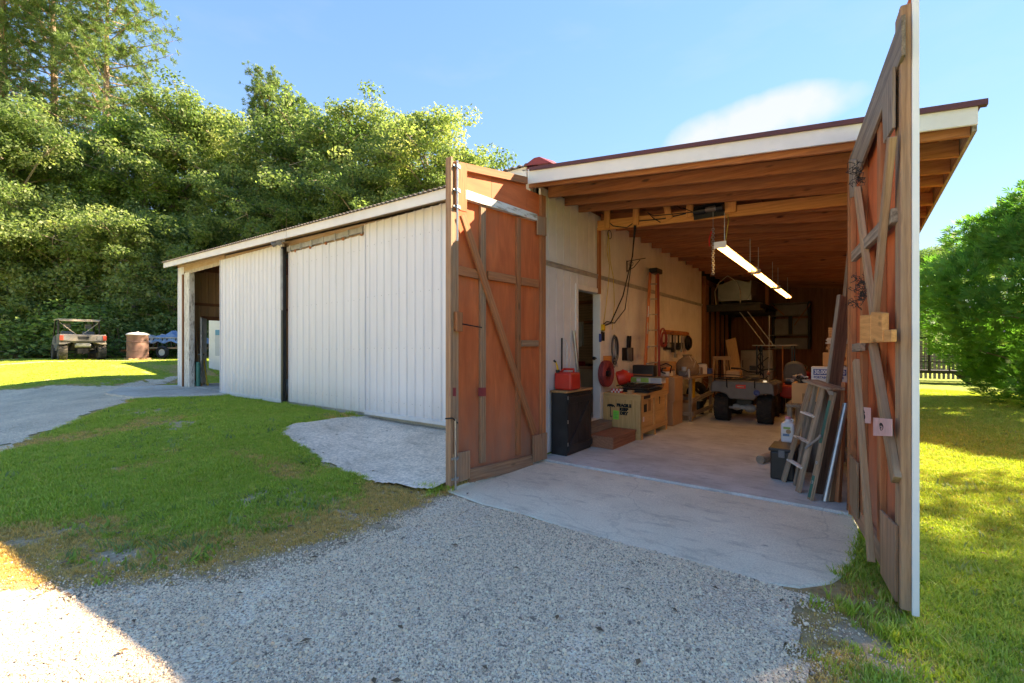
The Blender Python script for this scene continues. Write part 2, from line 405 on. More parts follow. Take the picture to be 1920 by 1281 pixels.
M['black'] = plain('black_paint', (.018, .018, .02), .45, var=.35, scale=5, dirt=((.06, .055, .05), .4))
M['blackmetal'] = plain('black_metal', (.022, .022, .024), .4, .5, var=.3)
M['rubber'] = plain('rubber', (.02, .02, .021), .85, var=.35, scale=15, dirt=((.09, .08, .065), .4))
M['rubber_mud'] = plain('muddy_rubber', (.05, .043, .036), .9, var=.4, scale=14, dirt=((.26, .21, .15), .75))
M['greyplastic'] = plain('grey_plastic', (.13, .135, .145), .5, var=.15, dirt=((.20, .18, .15), .4))
M['redplastic'] = plain('red_plastic', (.62, .035, .022), .42, var=.12, dirt=((.30, .06, .04), .3))
M['red'] = plain('red_paint', (.38, .022, .02), .4, var=.15)
M['oranged'] = plain('orange_fibreglass', (.56, .17, .075), .5, var=.12, scale=4, dirt=((.34, .15, .09), .5))
M['orangebright'] = plain('orange_plastic', (.75, .20, .03), .45)
M['yellow'] = plain('yellow_plastic', (.72, .46, .03), .5)
M['yellowcord'] = plain('yellow_cord', (.55, .42, .08), .6)
M['green'] = plain('green_print', (.33, .56, .12), .55, var=.2)
M['tealpaint'] = plain('teal_paint', (.03, .16, .13), .6)
M['greenpost'] = plain('green_metal', (.035, .22, .17), .5)
M['bluetarp'] = plain('blue_tarp', (.13, .24, .40), .5, var=.3, scale=4, bmp=.4)
M['greytarp'] = plain('grey_tarp', (.40, .39, .38), .7, var=.35, scale=4, bmp=.4)
M['teal'] = plain('teal_stripe', (.04, .27, .42), .4, var=.08)
M['trailer_white'] = plain('trailer_white', (.72, .71, .69), .45, var=.08, scale=2, dirt=((.40, .33, .26), .5))
M['trailer_grey'] = plain('trailer_grey', (.46, .49, .53), .4, var=.05)
M['cardboard'] = plain('cardboard', (0.468, 0.286, 0.156), .85, var=.14, scale=3, dirt=((0.286, 0.182, 0.104), .4))
M['oranbox'] = plain('tan_carton', (0.660, 0.360, 0.156), .8, var=.1, scale=3)
M['paperwhite'] = plain('white_carton', (.70, .70, .70), .6, var=.06, dirt=((.45, .42, .38), .3))
M['bluelabel'] = plain('blue_label', (.035, .07, .28), .5, var=.08)
M['limegreen'] = plain('lime_paper', (.20, .78, .08), .6, var=.06)
M['pinktape'] = plain('pink_plate', (.72, .43, .41), .55, var=.15, scale=14)
M['jug'] = plain('white_jug', (.74, .76, .80), .4, var=.05)
M['pinkcap'] = plain('pink_cap', (.70, .28, .34), .4)
M['chrome'] = plain('chrome', (.62, .62, .62), .15, 1., var=.1)
M['alu'] = plain('aluminium', (.24, .22, .19), .35, .8, var=.2, scale=3)
M['whitecab'] = plain('almond_panel', (.46, .41, .34), .6, var=.12)
M['shelfboard'] = plain('shelf_carton', (.27, .235, .20), .8, var=.15)
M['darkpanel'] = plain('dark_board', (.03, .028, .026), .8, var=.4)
M['sackcloth'] = plain('sackcloth', (.27, .19, .12), .95, var=.25, scale=8, bmp=.3)
M['redhose'] = plain('red_hose', (.30, .045, .05), .55, var=.2)
M['towel'] = plain('towel', (.40, .32, .25), .95, var=.15)
M['ink'] = plain('black_ink', (.012, .012, .012), .7, var=.2)
M['silverlet'] = plain('silver_print', (.72, .73, .76), .4, var=.04)
M['rustdrum'] = plain('rusty_drum', (.19, .105, .085), .7, .1, var=.35, scale=4, dirt=((.32, .16, .11), .6))
M['drumlid'] = plain('pale_lid', (.62, .60, .55), .6, var=.12)
M['mudgrey'] = plain('dusty_grey_plastic', (.15, .14, .135), .6, var=.2, scale=5, dirt=((.33, .27, .20), .6))
M['dusty'] = plain('dusty_tan', (.46, .38, .29), .8, var=.25, scale=8)
M['tail'] = plain('tail_lens', (.45, .06, .04), .3)
M['tirewall'] = M['rubber']
def emit_mat(name, c, s):
    m, nt, p = new_mat(name); p.inputs['Base Color'].default_value = (.8, .8, .8, 1)
    p.inputs['Emission Color'].default_value = (*c, 1); p.inputs['Emission Strength'].default_value = s; return m
M['tubelight'] = emit_mat('lit_tube', (1, .57, .20), 1.15)

def concrete(name, c, dark, scale=1., rough=.88, speck=0.):
    m, nt, p = new_mat(name); v = coordn(nt, 'Object')
    f = noise(nt, v, 1.3 * scale, 9, .66); f2 = noise(nt, coordn(nt, 'Object', (1, 3.2, 1)), 2.6 * scale, 7, .7); f3 = noise(nt, v, 90, 3, .6)
    col = ramp(nt, [(.30, dark), (.55, c), (.75, tuple(min(1, x * 1.15) for x in c))], f)
    k = nd(nt, 'ShaderNodeMapRange'); k.inputs[1].default_value = .53; k.inputs[2].default_value = .74; k.inputs[4].default_value = .7
    nt.links.new(f2, k.inputs[0]); col = mixc_n(nt, k.outputs[0], col, tuple(x * .55 for x in dark))
    sp_ = nd(nt, 'ShaderNodeMapRange'); sp_.inputs[1].default_value = .68; sp_.inputs[2].default_value = .74; sp_.inputs[4].default_value = .75
    nt.links.new(noise(nt, coordn(nt, 'Object', (1, 1.6, 1)), 4.5 * scale, 6, .6), sp_.inputs[0]); col = mixc_n(nt, sp_.outputs[0], col, tuple(x * .42 for x in dark))
    col = mixc_n(nt, .55, col, ramp(nt, [(.3, (.62, .62, .62)), (.7, (1.25, 1.25, 1.25))], f3), 'MULTIPLY')
    if speck:
        vo = nd(nt, 'ShaderNodeTexVoronoi'); vo.inputs['Scale'].default_value = 42; nt.links.new(v, vo.inputs['Vector'])
        sp = ramp(nt, [(.0, (.5, .5, .5)), (1., (1.35, 1.3, 1.25))], vo.outputs['Color']); col = mixc_n(nt, speck, col, sp, 'MULTIPLY')
    wob = nd(nt, 'ShaderNodeTexNoise'); wob.inputs['Scale'].default_value = 2.2; wob.inputs['Detail'].default_value = 5; nt.links.new(v, wob.inputs['Vector'])
    wv_ = nd(nt, 'ShaderNodeVectorMath', operation='MULTIPLY_ADD'); wv_.inputs[1].default_value = (.5, .5, .5); nt.links.new(wob.outputs['Color'], wv_.inputs[0]); nt.links.new(v, wv_.inputs[2])
    cr = nd(nt, 'ShaderNodeTexVoronoi', feature='DISTANCE_TO_EDGE'); cr.inputs['Scale'].default_value = .42; nt.links.new(wv_.outputs[0], cr.inputs['Vector'])
    ck = nd(nt, 'ShaderNodeMapRange'); ck.inputs[1].default_value = .0015; ck.inputs[2].default_value = .004; ck.inputs[3].default_value = .22; ck.inputs[4].default_value = 0
    nt.links.new(cr.outputs['Distance'], ck.inputs[0]); col = mixc_n(nt, ck.outputs[0], col, tuple(x * .35 for x in dark))
    nt.links.new(col, p.inputs['Base Color']); p.inputs['Roughness'].default_value = rough; p.inputs['Specular IOR Level'].default_value = .3
    bump(nt, p, mth(nt, 'ADD', f3, mth(nt, 'MULTIPLY', f, 2.)), .35, .006); return m
M['apron'] = concrete('apron_concrete', (0.849, 0.767, 0.583), (0.730, 0.641, 0.478))
M['floor'] = concrete('shop_floor', (0.638, 0.657, 0.623), (0.449, 0.462, 0.426), 1.2, .75)
M['pad'] = concrete('pad_concrete', (.60, .545, .46), (.46, .41, .34))
M['ramp'] = concrete('rough_ramp_concrete', (.80, .69, .57), (.58, .49, .39), .8, .95, .7)

def gravel_mat():
    m, nt, p = new_mat('gravel'); v = coordn(nt, 'Object')
    vo = nd(nt, 'ShaderNodeTexVoronoi'); vo.inputs['Scale'].default_value = 105; nt.links.new(v, vo.inputs['Vector'])
    sep = nd(nt, 'ShaderNodeSeparateColor'); nt.links.new(vo.outputs['Color'], sep.inputs[0])
    col = ramp(nt, [(0, (0.226, 0.174, 0.131)), (.2, (0.532, 0.408, 0.297)), (.5, (0.798, 0.602, 0.427)), (.8, (0.920, 0.740, 0.523)), (1, (0.920, 0.845, 0.602))], sep.outputs[0])
    tint = ramp(nt, [(0, (1.0, .93, .84)), (.5, (1, 1, 1)), (1, (.9, .97, 1.06))], sep.outputs[1]); col = mixc_n(nt, 1., col, tint, 'MULTIPLY')
    big = noise(nt, v, 1.1, 6, .6); col = mixc_n(nt, 1., col, ramp(nt, [(.3, (.78, .78, .79)), (.62, (1.06, 1.06, 1.06))], big), 'MULTIPLY')
    dk = nd(nt, 'ShaderNodeMapRange'); dk.inputs[1].default_value = .66; dk.inputs[2].default_value = .76; dk.inputs[4].default_value = .6
    nt.links.new(noise(nt, coordn(nt, 'Object', (1, 2, 1)), 2.3, 8, .7), dk.inputs[0]); col = mixc_n(nt, dk.outputs[0], col, (.07, .06, .05))
    nt.links.new(col, p.inputs['Base Color']); p.inputs['Roughness'].default_value = .9
    h = mth(nt, 'SUBTRACT', 1., mth(nt, 'MULTIPLY', vo.outputs['Distance'], 1.2)); bump(nt, p, h, .55, .010); return m
M['gravel'] = gravel_mat()
def stone_mat():
    m, nt, p = new_mat('gravel_stone'); oi = nd(nt, 'ShaderNodeObjectInfo')
    col = ramp(nt, [(0, (0.179, 0.142, 0.114)), (.13, (0.410, 0.320, 0.244)), (.35, (0.718, 0.545, 0.397)), (.62, (0.920, 0.697, 0.496)), (.8, (0.920, 0.774, 0.549)), (.92, (0.847, 0.550, 0.329)), (1, (0.920, 0.855, 0.618))], oi.outputs['Random'])
    nt.links.new(col, p.inputs['Base Color']); p.inputs['Roughness'].default_value = .8; return m
M['stone'] = stone_mat()

def ground_mat():
    m, nt, p = new_mat('lawn_ground'); v = coordn(nt, 'Object')
    a = nd(nt, 'ShaderNodeAttribute', attribute_name='dirt').outputs['Fac']; b = nd(nt, 'ShaderNodeAttribute', attribute_name='dry').outputs['Fac']
    f = noise(nt, v, .55, 7, .62); f2 = noise(nt, v, 22, 5, .7); f3 = noise(nt, v, 95, 3, .7)
    g = ramp(nt, [(.3, (0.189, 0.251, 0.040)), (.5, (0.257, 0.334, 0.050)), (.7, (0.337, 0.381, 0.067))], f)
    g = mixc_n(nt, .7, g, ramp(nt, [(.3, (.55, .55, .55)), (.7, (1.4, 1.4, 1.3))], f2), 'MULTIPLY')
    g = mixc_n(nt, .6, g, ramp(nt, [(.3, (.5, .5, .5)), (.7, (1.5, 1.5, 1.4))], f3), 'MULTIPLY')
    dry = ramp(nt, [(.3, (0.309, 0.202, 0.092)), (.7, (0.601, 0.403, 0.185))], f2)
    d = ramp(nt, [(.3, (.34, .245, .155)), (.7, (.60, .47, .33))], f2)
    k1 = mth(nt, 'ADD', b, mth(nt, 'MULTIPLY', mth(nt, 'SUBTRACT', noise(nt, v, 7, 6, .7), .5), .9), True)
    k2 = mth(nt, 'ADD', a, mth(nt, 'MULTIPLY', mth(nt, 'SUBTRACT', noise(nt, v, 9, 6, .7), .5), .8), True)
    s1 = ramp(nt, [(.4, (0, 0, 0)), (.65, (1, 1, 1))], k1); s2 = ramp(nt, [(.4, (0, 0, 0)), (.6, (1, 1, 1))], k2)
    col = mixc_n(nt, s2, mixc_n(nt, s1, g, dry), d)
    nt.links.new(col, p.inputs['Base Color']); p.inputs['Roughness'].default_value = .95; p.inputs['Specular IOR Level'].default_value = .15
    bump(nt, p, mth(nt, 'ADD', f2, f3), .6, .03); return m
M['ground'] = ground_mat()

def leaf_mat(name, cols, trans=.4, rough=.55, oirand=.25):
    m, nt, p = new_mat(name); nt.nodes.remove(p)
    out = nt.nodes['Material Output']
    at = nd(nt, 'ShaderNodeAttribute', attribute_name='rnd').outputs['Fac']
    col = ramp(nt, [(i / (len(cols) - 1), c) for i, c in enumerate(cols)], at)
    oi = nd(nt, 'ShaderNodeObjectInfo').outputs['Random']
    col = mixc_n(nt, 1., col, ramp(nt, [(0, (1 - oirand, 1 - oirand * .7, 1 - oirand)), (.5, (1, 1, 1)), (1, (1 + oirand * .45, 1 + oirand * .35, 1 + oirand * .1))], oi), 'MULTIPLY')
    d = nd(nt, 'ShaderNodeBsdfDiffuse'); t = nd(nt, 'ShaderNodeBsdfTranslucent'); g = nd(nt, 'ShaderNodeBsdfGlossy'); g.inputs['Roughness'].default_value = rough
    nt.links.new(col, d.inputs[0]); nt.links.new(mixc_n(nt, 1., col, (1.35, 1.4, .95), 'MULTIPLY'), t.inputs[0]); g.inputs[0].default_value = (.5, .5, .45, 1)
    m1 = nd(nt, 'ShaderNodeMixShader'); m1.inputs[0].default_value = trans; nt.links.new(d.outputs[0], m1.inputs[1]); nt.links.new(t.outputs[0], m1.inputs[2])
    m2 = nd(nt, 'ShaderNodeMixShader'); m2.inputs[0].default_value = .05; nt.links.new(m1.outputs[0], m2.inputs[1]); nt.links.new(g.outputs[0], m2.inputs[2])
    nt.links.new(m2.outputs[0], out.inputs[0]); return m
M['leaf'] = leaf_mat('broad_leaf', [(0.092, 0.154, 0.064), (0.164, 0.247, 0.095), (0.248, 0.328, 0.121), (0.355, 0.389, 0.176)], .55, oirand=.38)
M['leaf2'] = leaf_mat('dark_broad_leaf', [(0.097, 0.182, 0.059), (0.175, 0.286, 0.086), (0.272, 0.382, 0.116)], .5, oirand=.38)
M['needle'] = leaf_mat('pine_needle', [(0.091, 0.155, 0.062), (0.152, 0.241, 0.082), (0.244, 0.310, 0.108)], .4)
M['thuja'] = leaf_mat('thuja_spray', [(0.039, 0.129, 0.025), (0.073, 0.223, 0.040), (0.127, 0.333, 0.062), (0.147, 0.084, 0.044)], .45, oirand=.05)
M['grass'] = leaf_mat('grass_blade', [(0.242, 0.345, 0.044), (0.337, 0.479, 0.062), (0.450, 0.554, 0.081), (0.611, 0.509, 0.148)], .32, oirand=.25)
M['drygrass'] = leaf_mat('dry_blade', [(0.406, 0.261, 0.094), (0.670, 0.430, 0.149), (0.914, 0.635, 0.236), (0.345, 0.336, 0.078)], .3, oirand=.3)
# ------------------------------------------------------------------ ground and paving
def S(t): t = np.clip(t, 0, 1); return t * t * (3 - 2 * t)
def vnoise(x, y, seed=0):
    """cheap smooth value noise, numpy"""
    def h(i, j):
        n = (i * 374761393 + j * 668265263 + seed * 974711) & 0x7fffffff
        n = ((n ^ (n >> 13)) * 1274126177) & 0x7fffffff
        return (n & 0xffff) / 65535.
    x = np.asarray(x, float); y = np.asarray(y, float)
    i = np.floor(x).astype(np.int64); j = np.floor(y).astype(np.int64); fx = x - i; fy = y - j
    fx = fx * fx * (3 - 2 * fx); fy = fy * fy * (3 - 2 * fy)
    return (h(i, j) * (1 - fx) + h(i + 1, j) * fx) * (1 - fy) + (h(i, j + 1) * (1 - fx) + h(i + 1, j + 1) * fx) * fy
def tz(x, y):
    x = np.asarray(x, float); y = np.asarray(y, float)
    z = -.06 + .05 * S((x - .2) / 1.2)
    z = z + .27 * S((-x - 3.8) / 4.2) * S((y + .5) / 4)
    z = z + .72 * S((-x - 18.5) / 6.)
    z = z + .02 * (vnoise(x * .8, y * .8, 3) - .5) * S((np.abs(x + 1.6) - 2) / 1.5)
    # under the building and its paving the soil stays below the slabs
    inb = (x > -3.35) & (x < -.12) & (y > 3.8) & (y < 17.3)
    z = np.where(inb, -.15, z)
    inm = (x > -17.4) & (x < -3.5) & (y > 5.3) & (y < 14)
    return np.where(inm, .05, z)
def tzs(x, y): return float(tz(x, y))
def sdf(poly, X, Y):
    P = np.array(poly, float); d = np.full(X.shape, 1e9); ins = np.zeros(X.shape, bool); n = len(P)
    for i in range(n):
        a = P[i]; b = P[(i + 1) % n]; e = b - a
        t = np.clip(((X - a[0]) * e[0] + (Y - a[1]) * e[1]) / (e @ e), 0, 1)
        d = np.minimum(d, np.hypot(X - a[0] - t * e[0], Y - a[1] - t * e[1]))
        c = ((a[1] > Y) != (b[1] > Y)); den = (b[1] - a[1]) if abs(b[1] - a[1]) > 1e-9 else 1e-9
        ins ^= c & (X < (b[0] - a[0]) * (Y - a[1]) / den + a[0])
    return np.where(ins, -d, d)
GRAVEL = [(-13, -5), (-6.5, -1.2), (-4.19, .33), (-3.75, .74), (-3.4, 1.21), (-3.29, 1.89), (-3.21, 2.33), (-3.31, 3.15), (-3.3, 3.6), (.0, 3.6), (-.2, 3.3), (-.26, 3.07), (-.23, 2.46), (0, 1.5), (.8, 0), (3.5, -3.2), (9, -6), (12, -26), (-16, -26), (-16, -7)]
LANE = [(-6, -3), (-8.6, -.1), (-10.06, .79), (-11.28, 1.51), (-13, 2.5), (-14.4, 3.3), (-15.5, 4.6), (-18.4, 4.5), (-19.6, 5.7), (-20.5, 6.1), (-19.3, 4.0), (-20.3, 1.6), (-19.0, -1.5), (-16, -6), (-8, -8)]
RAMP = [(-7.35, 5.25), (-7.55, 4.7), (-7.62, 3.85), (-6.95, 3.35), (-6.1, 3.28), (-4.95, 3.12), (-4.0, 3.28), (-3.62, 3.38), (-3.62, 5.25)]
PAD = [(-17.6, 5.4), (-18.3, 4.9), (-18.2, 3.9), (-16.2, 3.15), (-14.4, 3.35), (-13.4, 4.6), (-13.3, 5.3)]
SPOTS = [(530, 925, .45, .22), (470, 935, .3, .12), (225, 1028, .35, .2), (285, 790, .8, .5), (240, 785, .4, .2), (340, 815, .5, .25), (330, 822, .4, .2), (620, 925, .3, .12), (570, 940, .2, .1), (1620, 1180, .28, .3), (1700, 1230, .3, .3), (1790, 930, .18, .2)]
SP = [(onZ(u, v, .0), r, a) for u, v, r, a in SPOTS]
def dirt_dry(X, Y):
    dg = sdf(GRAVEL, X, Y); dl = sdf(LANE, X, Y)
    left = (X < -2.5) & (Y < 4.5)
    dry = np.where(left, S(1 - (dg - .15) / 1.75) * .95, 0)
    dry = np.maximum(dry, np.where(X > -1, S(1 - dg / .55) * .8, 0))
    dirt = np.where(left, S(1 - dg / .42) * .75, np.where(X > -1, S(1 - dg / .3) * .4, 0))
    dirt = np.maximum(dirt, S(1 - np.abs(dl) / .25) * .5)
    dry = np.maximum(dry, S(1 - np.abs(dl) / .5) * .5)
    for p, r, a in SP:
        q = np.exp(-(((X - p.x) / r) ** 2 + ((Y - p.y) / (r * .8)) ** 2))
        dirt = np.maximum(dirt, q * .75)
    # worn sandy strip in front of the parked vehicle, bare soil at the wood's edge
    dirt = np.maximum(dirt, .95 * np.exp(-((X + 25.2 + .8 * vnoise(Y * .7, X * .2, 4)) / .8) ** 2) * ((Y > -2) & (Y < 7.5)))
    dirt = np.maximum(dirt, .75 * S((-X - 31.5) / 2.5))
    # grass thinning right along the white doors
    dirt = np.maximum(dirt, .7 * np.exp(-((Y - 5.2) / .12) ** 2) * ((X < -3.5) & (X > -14)))
    dry = dry + np.where(X < -2, .62, .2) * S((vnoise(X * .6, Y * .6, 9) * .6 + vnoise(X * 1.9, Y * 1.9, 19) * .4 - .48) * 4)
    dirt = np.maximum(dirt, .55 * S((vnoise(X * 1.3, Y * 1.6, 29) * .65 + vnoise(X * 4.1, Y * 4.1, 30) * .35 - .72) * 9) * (X < -2))
    return np.clip(dirt, 0, 1), np.clip(dry, 0, 1)

def axis_pts(segs):
    out = []
    for a, b, st in segs: out.append(np.arange(a, b, st))
    return np.unique(np.concatenate(out))
gx = axis_pts([(-400, -60, 40), (-60, -34, 4), (-34, -18, .5), (-18, -8, .2), (-8, 3.2, .1), (3.2, 8, .4), (8, 60, 4), (60, 401, 40)])
gy = axis_pts([(-400, -40, 40), (-40, -4, 3), (-4, 7.6, .1), (7.6, 16, .3), (16, 40, 2), (40, 401, 40)])
GX, GY = np.meshgrid(gx, gy); nx, ny = len(gx), len(gy)
V = np.stack([GX, GY, tz(GX, GY)], -1).reshape(-1, 3)
ii = np.arange(nx * ny).reshape(ny, nx)
F = np.stack([ii[:-1, :-1], ii[:-1, 1:], ii[1:, 1:], ii[1:, :-1]], -1).reshape(-1, 4)
di, dr = dirt_dry(V[:, 0], V[:, 1])
g = link('ground', mesh_np('ground', V, F, {'dirt': di, 'dry': dr}), M['ground']); g['kind'] = 'structure'

def sheet_from(name, poly, mat, res, lift, edge=.0, amp=.12, lo=(0, 0), hi=(0, 0), zfun=tz):
    P = np.array(poly); x0, y0 = P.min(0) - .2; x1, y1 = P.max(0) + .2
    xs = np.arange(max(x0, lo[0]), min(x1, hi[0]), res); ys = np.arange(max(y0, lo[1]), min(y1, hi[1]), res)
    X, Y = np.meshgrid(xs, ys); cx = X[:-1, :-1] + res / 2; cy = Y[:-1, :-1] + res / 2
    d = sdf(poly, cx, cy) + amp * (vnoise(cx * 2.2, cy * 2.2, 5) - .5) * 2 + amp * .7 * (vnoise(cx * 7, cy * 7, 8) - .5) * 2
    keep = d < edge
    ii = np.arange(X.size).reshape(X.shape)
    F = np.stack([ii[:-1, :-1], ii[:-1, 1:], ii[1:, 1:], ii[1:, :-1]], -1)[keep]
    used = np.unique(F); rem = np.full(X.size, -1); rem[used] = np.arange(len(used))
    Z = zfun(X, Y) + lift
    V = np.stack([X, Y, Z], -1).reshape(-1, 3)[used]
    o = link(name, mesh_np(name, V, rem[F]), mat); o['kind'] = 'structure'; return o
sheet_from('gravel_drive', GRAVEL, M['gravel'], .06, .012, lo=(-9, -4), hi=(1.5, 3.42))
b = MB(); b.add([(-16, -26, -.048), (12, -26, -.048), (9, -4.0, -.048), (-9, -4.0, -.048)], [(0, 1, 2, 3)]); struct('bounce_gravel', b, M['gravel'])  # unseen gravel behind the camera, added to bounce sunlight onto the front
sheet_from('gravel_lane', LANE, M['gravel'], .12, .012, amp=.2, lo=(-26, -7), hi=(-5, 8))
def ramp_z(x, y): return np.maximum(tz(x, y) + .012, .20 * S((y - 3.1) / 2.0) - .02)
sheet_from('concrete_ramp', RAMP, M['ramp'], .03, .004, amp=.07, lo=(-8, 3), hi=(-3.6, 5.2), zfun=ramp_z)

b = MB()
# broom-finished apron: worn front edge, one slab with thickness
fe = [(-3.56, 3.50), (-3.3, 3.47), (-2.97, 3.42), (-2.5, 3.45), (-1.96, 3.40), (-1.55, 3.39), (-1.15, 3.34), (-.85, 3.36), (-.59, 3.36), (-.29, 3.47), (-.13, 3.66), (-.02, 3.95), (.02, 4.3)]
poly = fe + [(.02, 5.12), (-3.56, 5.12)]; APR = list(poly)
def apz(y): return -.052 + .034 * (y - 3.35) / 1.8
vs = [(x, y, apz(y)) for x, y in poly] + [(x, y - .03 if i < len(fe) else y, -.2) for i, (x, y) in enumerate(poly)]
n = len(poly); b.add(vs, [tuple(range(n))] + [(i, n + i, n + (i + 1) % n, (i + 1) % n) for i in range(n)])
struct('concrete_apron', b, M['apron'], bev=.012)
b = MB(); b.box(-3.5, 5.13, -.2, .06, 17.262, 0); struct('shop_floor', b, M['floor'], bev=.02)
b = MB(); b.box(-17.45, 5.30, .0, -3.6, 14.0, .29); struct('barn_floor', b, M['pad'])
b = MB(); n = len(PAD); b.add([(x, y, .268 + .01 * (y > 5)) for x, y in PAD] + [(x, y, .0) for x, y in PAD], [tuple(range(n))[::-1]] + [(i, (i + 1) % n, n + (i + 1) % n, n + i) for i in range(n)])
struct('concrete_pad', b, M['pad'])

# ------------------------------------------------------------------ the barn
WL = -3.46                                    # face of the wall between barn and shop
barn = thing('barn', 'white metal barn with sliding doors and an open lean-to workshop under a low red roof', 'barn', (WL, 5.2, 0))
def rz(x): return 3.82 - .116 * (x + 3.42)    # top of the lean-to roof
# lean-to roof: metal skin, boards, purlins, rafters
b = MB(); P8 = lambda x0, x1, y0, y1, t, dz0=0: [(x0, y0, rz(x0) - t - dz0), (x1, y0, rz(x1) - t - dz0), (x1, y1, rz(x1) - t - dz0), (x0, y1, rz(x0) - t - dz0), (x0, y0, rz(x0) - dz0), (x1, y0, rz(x1) - dz0), (x1, y1, rz(x1) - dz0), (x0, y1, rz(x0) - dz0)]
b.hexa(P8(-3.4885, .74, 4.83, 17.4, .012))
for k in range(19):
    x = -3.4 + k * .23; b.hexa([(x - .02, 4.83, rz(x)), (x + .02, 4.83, rz(x)), (x + .02, 17.4, rz(x)), (x - .02, 17.4, rz(x)), (x - .01, 4.83, rz(x) + .018), (x + .01, 4.83, rz(x) + .018), (x + .01, 17.4, rz(x) + .018), (x - .01, 17.4, rz(x) + .018)])
roof = obj('lean_to_roof', b, M['redroof'], barn)
b = MB(); b.cyl((-1.93, 8.2, rz(-1.93)), (-1.93, 8.2, rz(-1.93) + .42), .05, n=12); b.cyl((-1.93, 8.2, rz(-1.93) + .42), (-1.93, 8.2, rz(-1.93) + .5), .085, n=12)
obj('vent_pipe', b, M['galv'], roof)
for k in range(13):                            # sheathing boards seen from below
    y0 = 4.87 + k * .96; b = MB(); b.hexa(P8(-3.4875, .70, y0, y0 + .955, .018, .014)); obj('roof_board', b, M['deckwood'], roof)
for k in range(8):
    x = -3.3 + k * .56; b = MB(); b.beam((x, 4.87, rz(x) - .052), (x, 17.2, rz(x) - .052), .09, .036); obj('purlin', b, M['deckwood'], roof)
for y in [4.93, 5.40, 5.85, 6.27] + [7.05 + .6 * k for k in range(17)]:
    b = MB(); x0 = -3.44 if y < 5.2 else -3.44
    j = random.uniform(-.012, .012)
    q = lambda x, dz: rz(x) - .072 - dz
    b.hexa([(x0, y - .019, q(x0, .145)), (.70, y - .019, q(.70, .14)), (.70, y + .019, q(.70, .14)), (x0, y + .019, q(x0, .145)), (x0, y - .019, q(x0, 0)), (.70, y - .019 + j, q(.70, 0)), (.70, y + .019 + j, q(.70, 0)), (x0, y + .019, q(x0, 0))])
    obj('rafter', b, M['grey_wood'] if 0 else M['rafter'], roof)
b = MB(); b.hexa([(-3.40, 4.826, rz(-3.4) - .19), (.73, 4.826, rz(.73) - .16), (.73, 4.85, rz(.73) - .16), (-3.40, 4.85, rz(-3.4) - .19), (-3.40, 4.826, rz(-3.4) - .002), (.73, 4.826, rz(.73) - .002), (.73, 4.85, rz(.73) - .002), (-3.40, 4.85, rz(-3.4) - .002)])
obj('rake_fascia', b, M['whitetrim'], barn)
b = MB(); b.hexa([(.705, 4.86, rz(.72) - .20), (.73, 4.86, rz(.72) - .20), (.73, 17.4, rz(.72) - .20), (.705, 17.4, rz(.72) - .20), (.705, 4.86, rz(.72) - .02), (.73, 4.86, rz(.72) - .02), (.73, 17.4, rz(.72) - .02), (.705, 17.4, rz(.72) - .02)])
obj('eave_fascia', b, M['grey_wood'], barn)
b = MB(); b.hexa([(-3.36, 4.80, rz(-3.36) - .03), (.78, 4.80, rz(.78) - .03), (.78, 4.86, rz(.78) - .03), (-3.36, 4.86, rz(-3.36) - .03), (-3.36, 4.80, rz(-3.36) + .012), (.78, 4.80, rz(.78) + .012), (.78, 4.86, rz(.78) + .012), (-3.36, 4.86, rz(-3.36) + .012)])
obj('roof_trim', b, M['maroon'], barn)

# wall between barn and shop: grooved boards, a door opening, a galvanised rail
DY0, DY1, DZ0, DZ1 = 6.25, 7.02, .31, 2.42
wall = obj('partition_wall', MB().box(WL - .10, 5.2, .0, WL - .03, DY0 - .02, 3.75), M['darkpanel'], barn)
def grooved(y0, y1, z0, z1, pitch=.203):
    b = MB(); y = y0; n = max(1, round((y1 - y0) / pitch)); st = (y1 - y0) / n
    for k in range(n):
        b.m = 0; b.box(WL - .012, y0 + k * st + .008, z0, WL, y0 + (k + 1) * st - .008, z1)
    b.m = 1; b.box(WL - .03, y0, z0, WL - .010, y1, z1)
    return b
edges = [5.22, DY0, DY1, 8.26, 9.5, 10.72, 11.94, 13.4]
for a, c in zip(edges[:-1], edges[1:]):
    top = 3.72
    if a == DY0: obj('wall_panel', grooved(a, c, DZ1 + .0, top), [M['inwall'], M['groove']], wall)
    else:
        obj('wall_panel', grooved(a, c - .004, .02, 2.66), [M['inwall'], M['groove']], wall)
        obj('wall_panel', grooved(a, c - .004, 2.715, top), [M['inwall'], M['groove']], wall)
b = MB(); b.box(WL + .001, 5.24, 2.655, WL + .018, 13.4, 2.72); b.box(WL + .018, 5.24, 2.705, WL + .03, 13.4, 2.72); obj('wall_rail', b, M['galv_dull'], wall)
b = MB(); b.box(WL - .09, 13.405, 0, WL - .021, 17.26, 3.80); obj('rear_partition', b, M['darkpanel'], barn)  # near-black colour stands in for the unlit depth of this wall
b = MB(); b.box(WL - .02, 13.42, 0, WL + .10, 13.50, 3.5); b.box(WL - .02, 13.42, 3.3, WL + .05, 17.2, 3.45)
for k in range(5): b.box(WL - .02, 13.9 + k * .62, 0, WL + .07, 13.94 + k * .62, 3.4)
obj('wall_stud', b, M['deckwood'], barn)
b = MB(); b.box(WL + .0005, 5.19, .02, WL + .04, 5.235, 3.55); obj('corner_trim', b, M['whitetrim'], barn)
df = obj('door_frame', MB().box(WL - .12, DY0 - .07, DZ0 - .02, WL + .022, DY0 + .01, DZ1 + .07).box(WL - .12, DY1 - .01, DZ0 - .02, WL + .022, DY1 + .10, DZ1 + .07).box(WL - .12, DY0 + .011, DZ1 - .01, WL + .0215, DY1 - .011, DZ1 + .07).box(WL - .11, DY0 + .01, DZ0 - .06, WL + .02, DY1 - .01, DZ0), M['whitetrim'], barn, bev=.006)
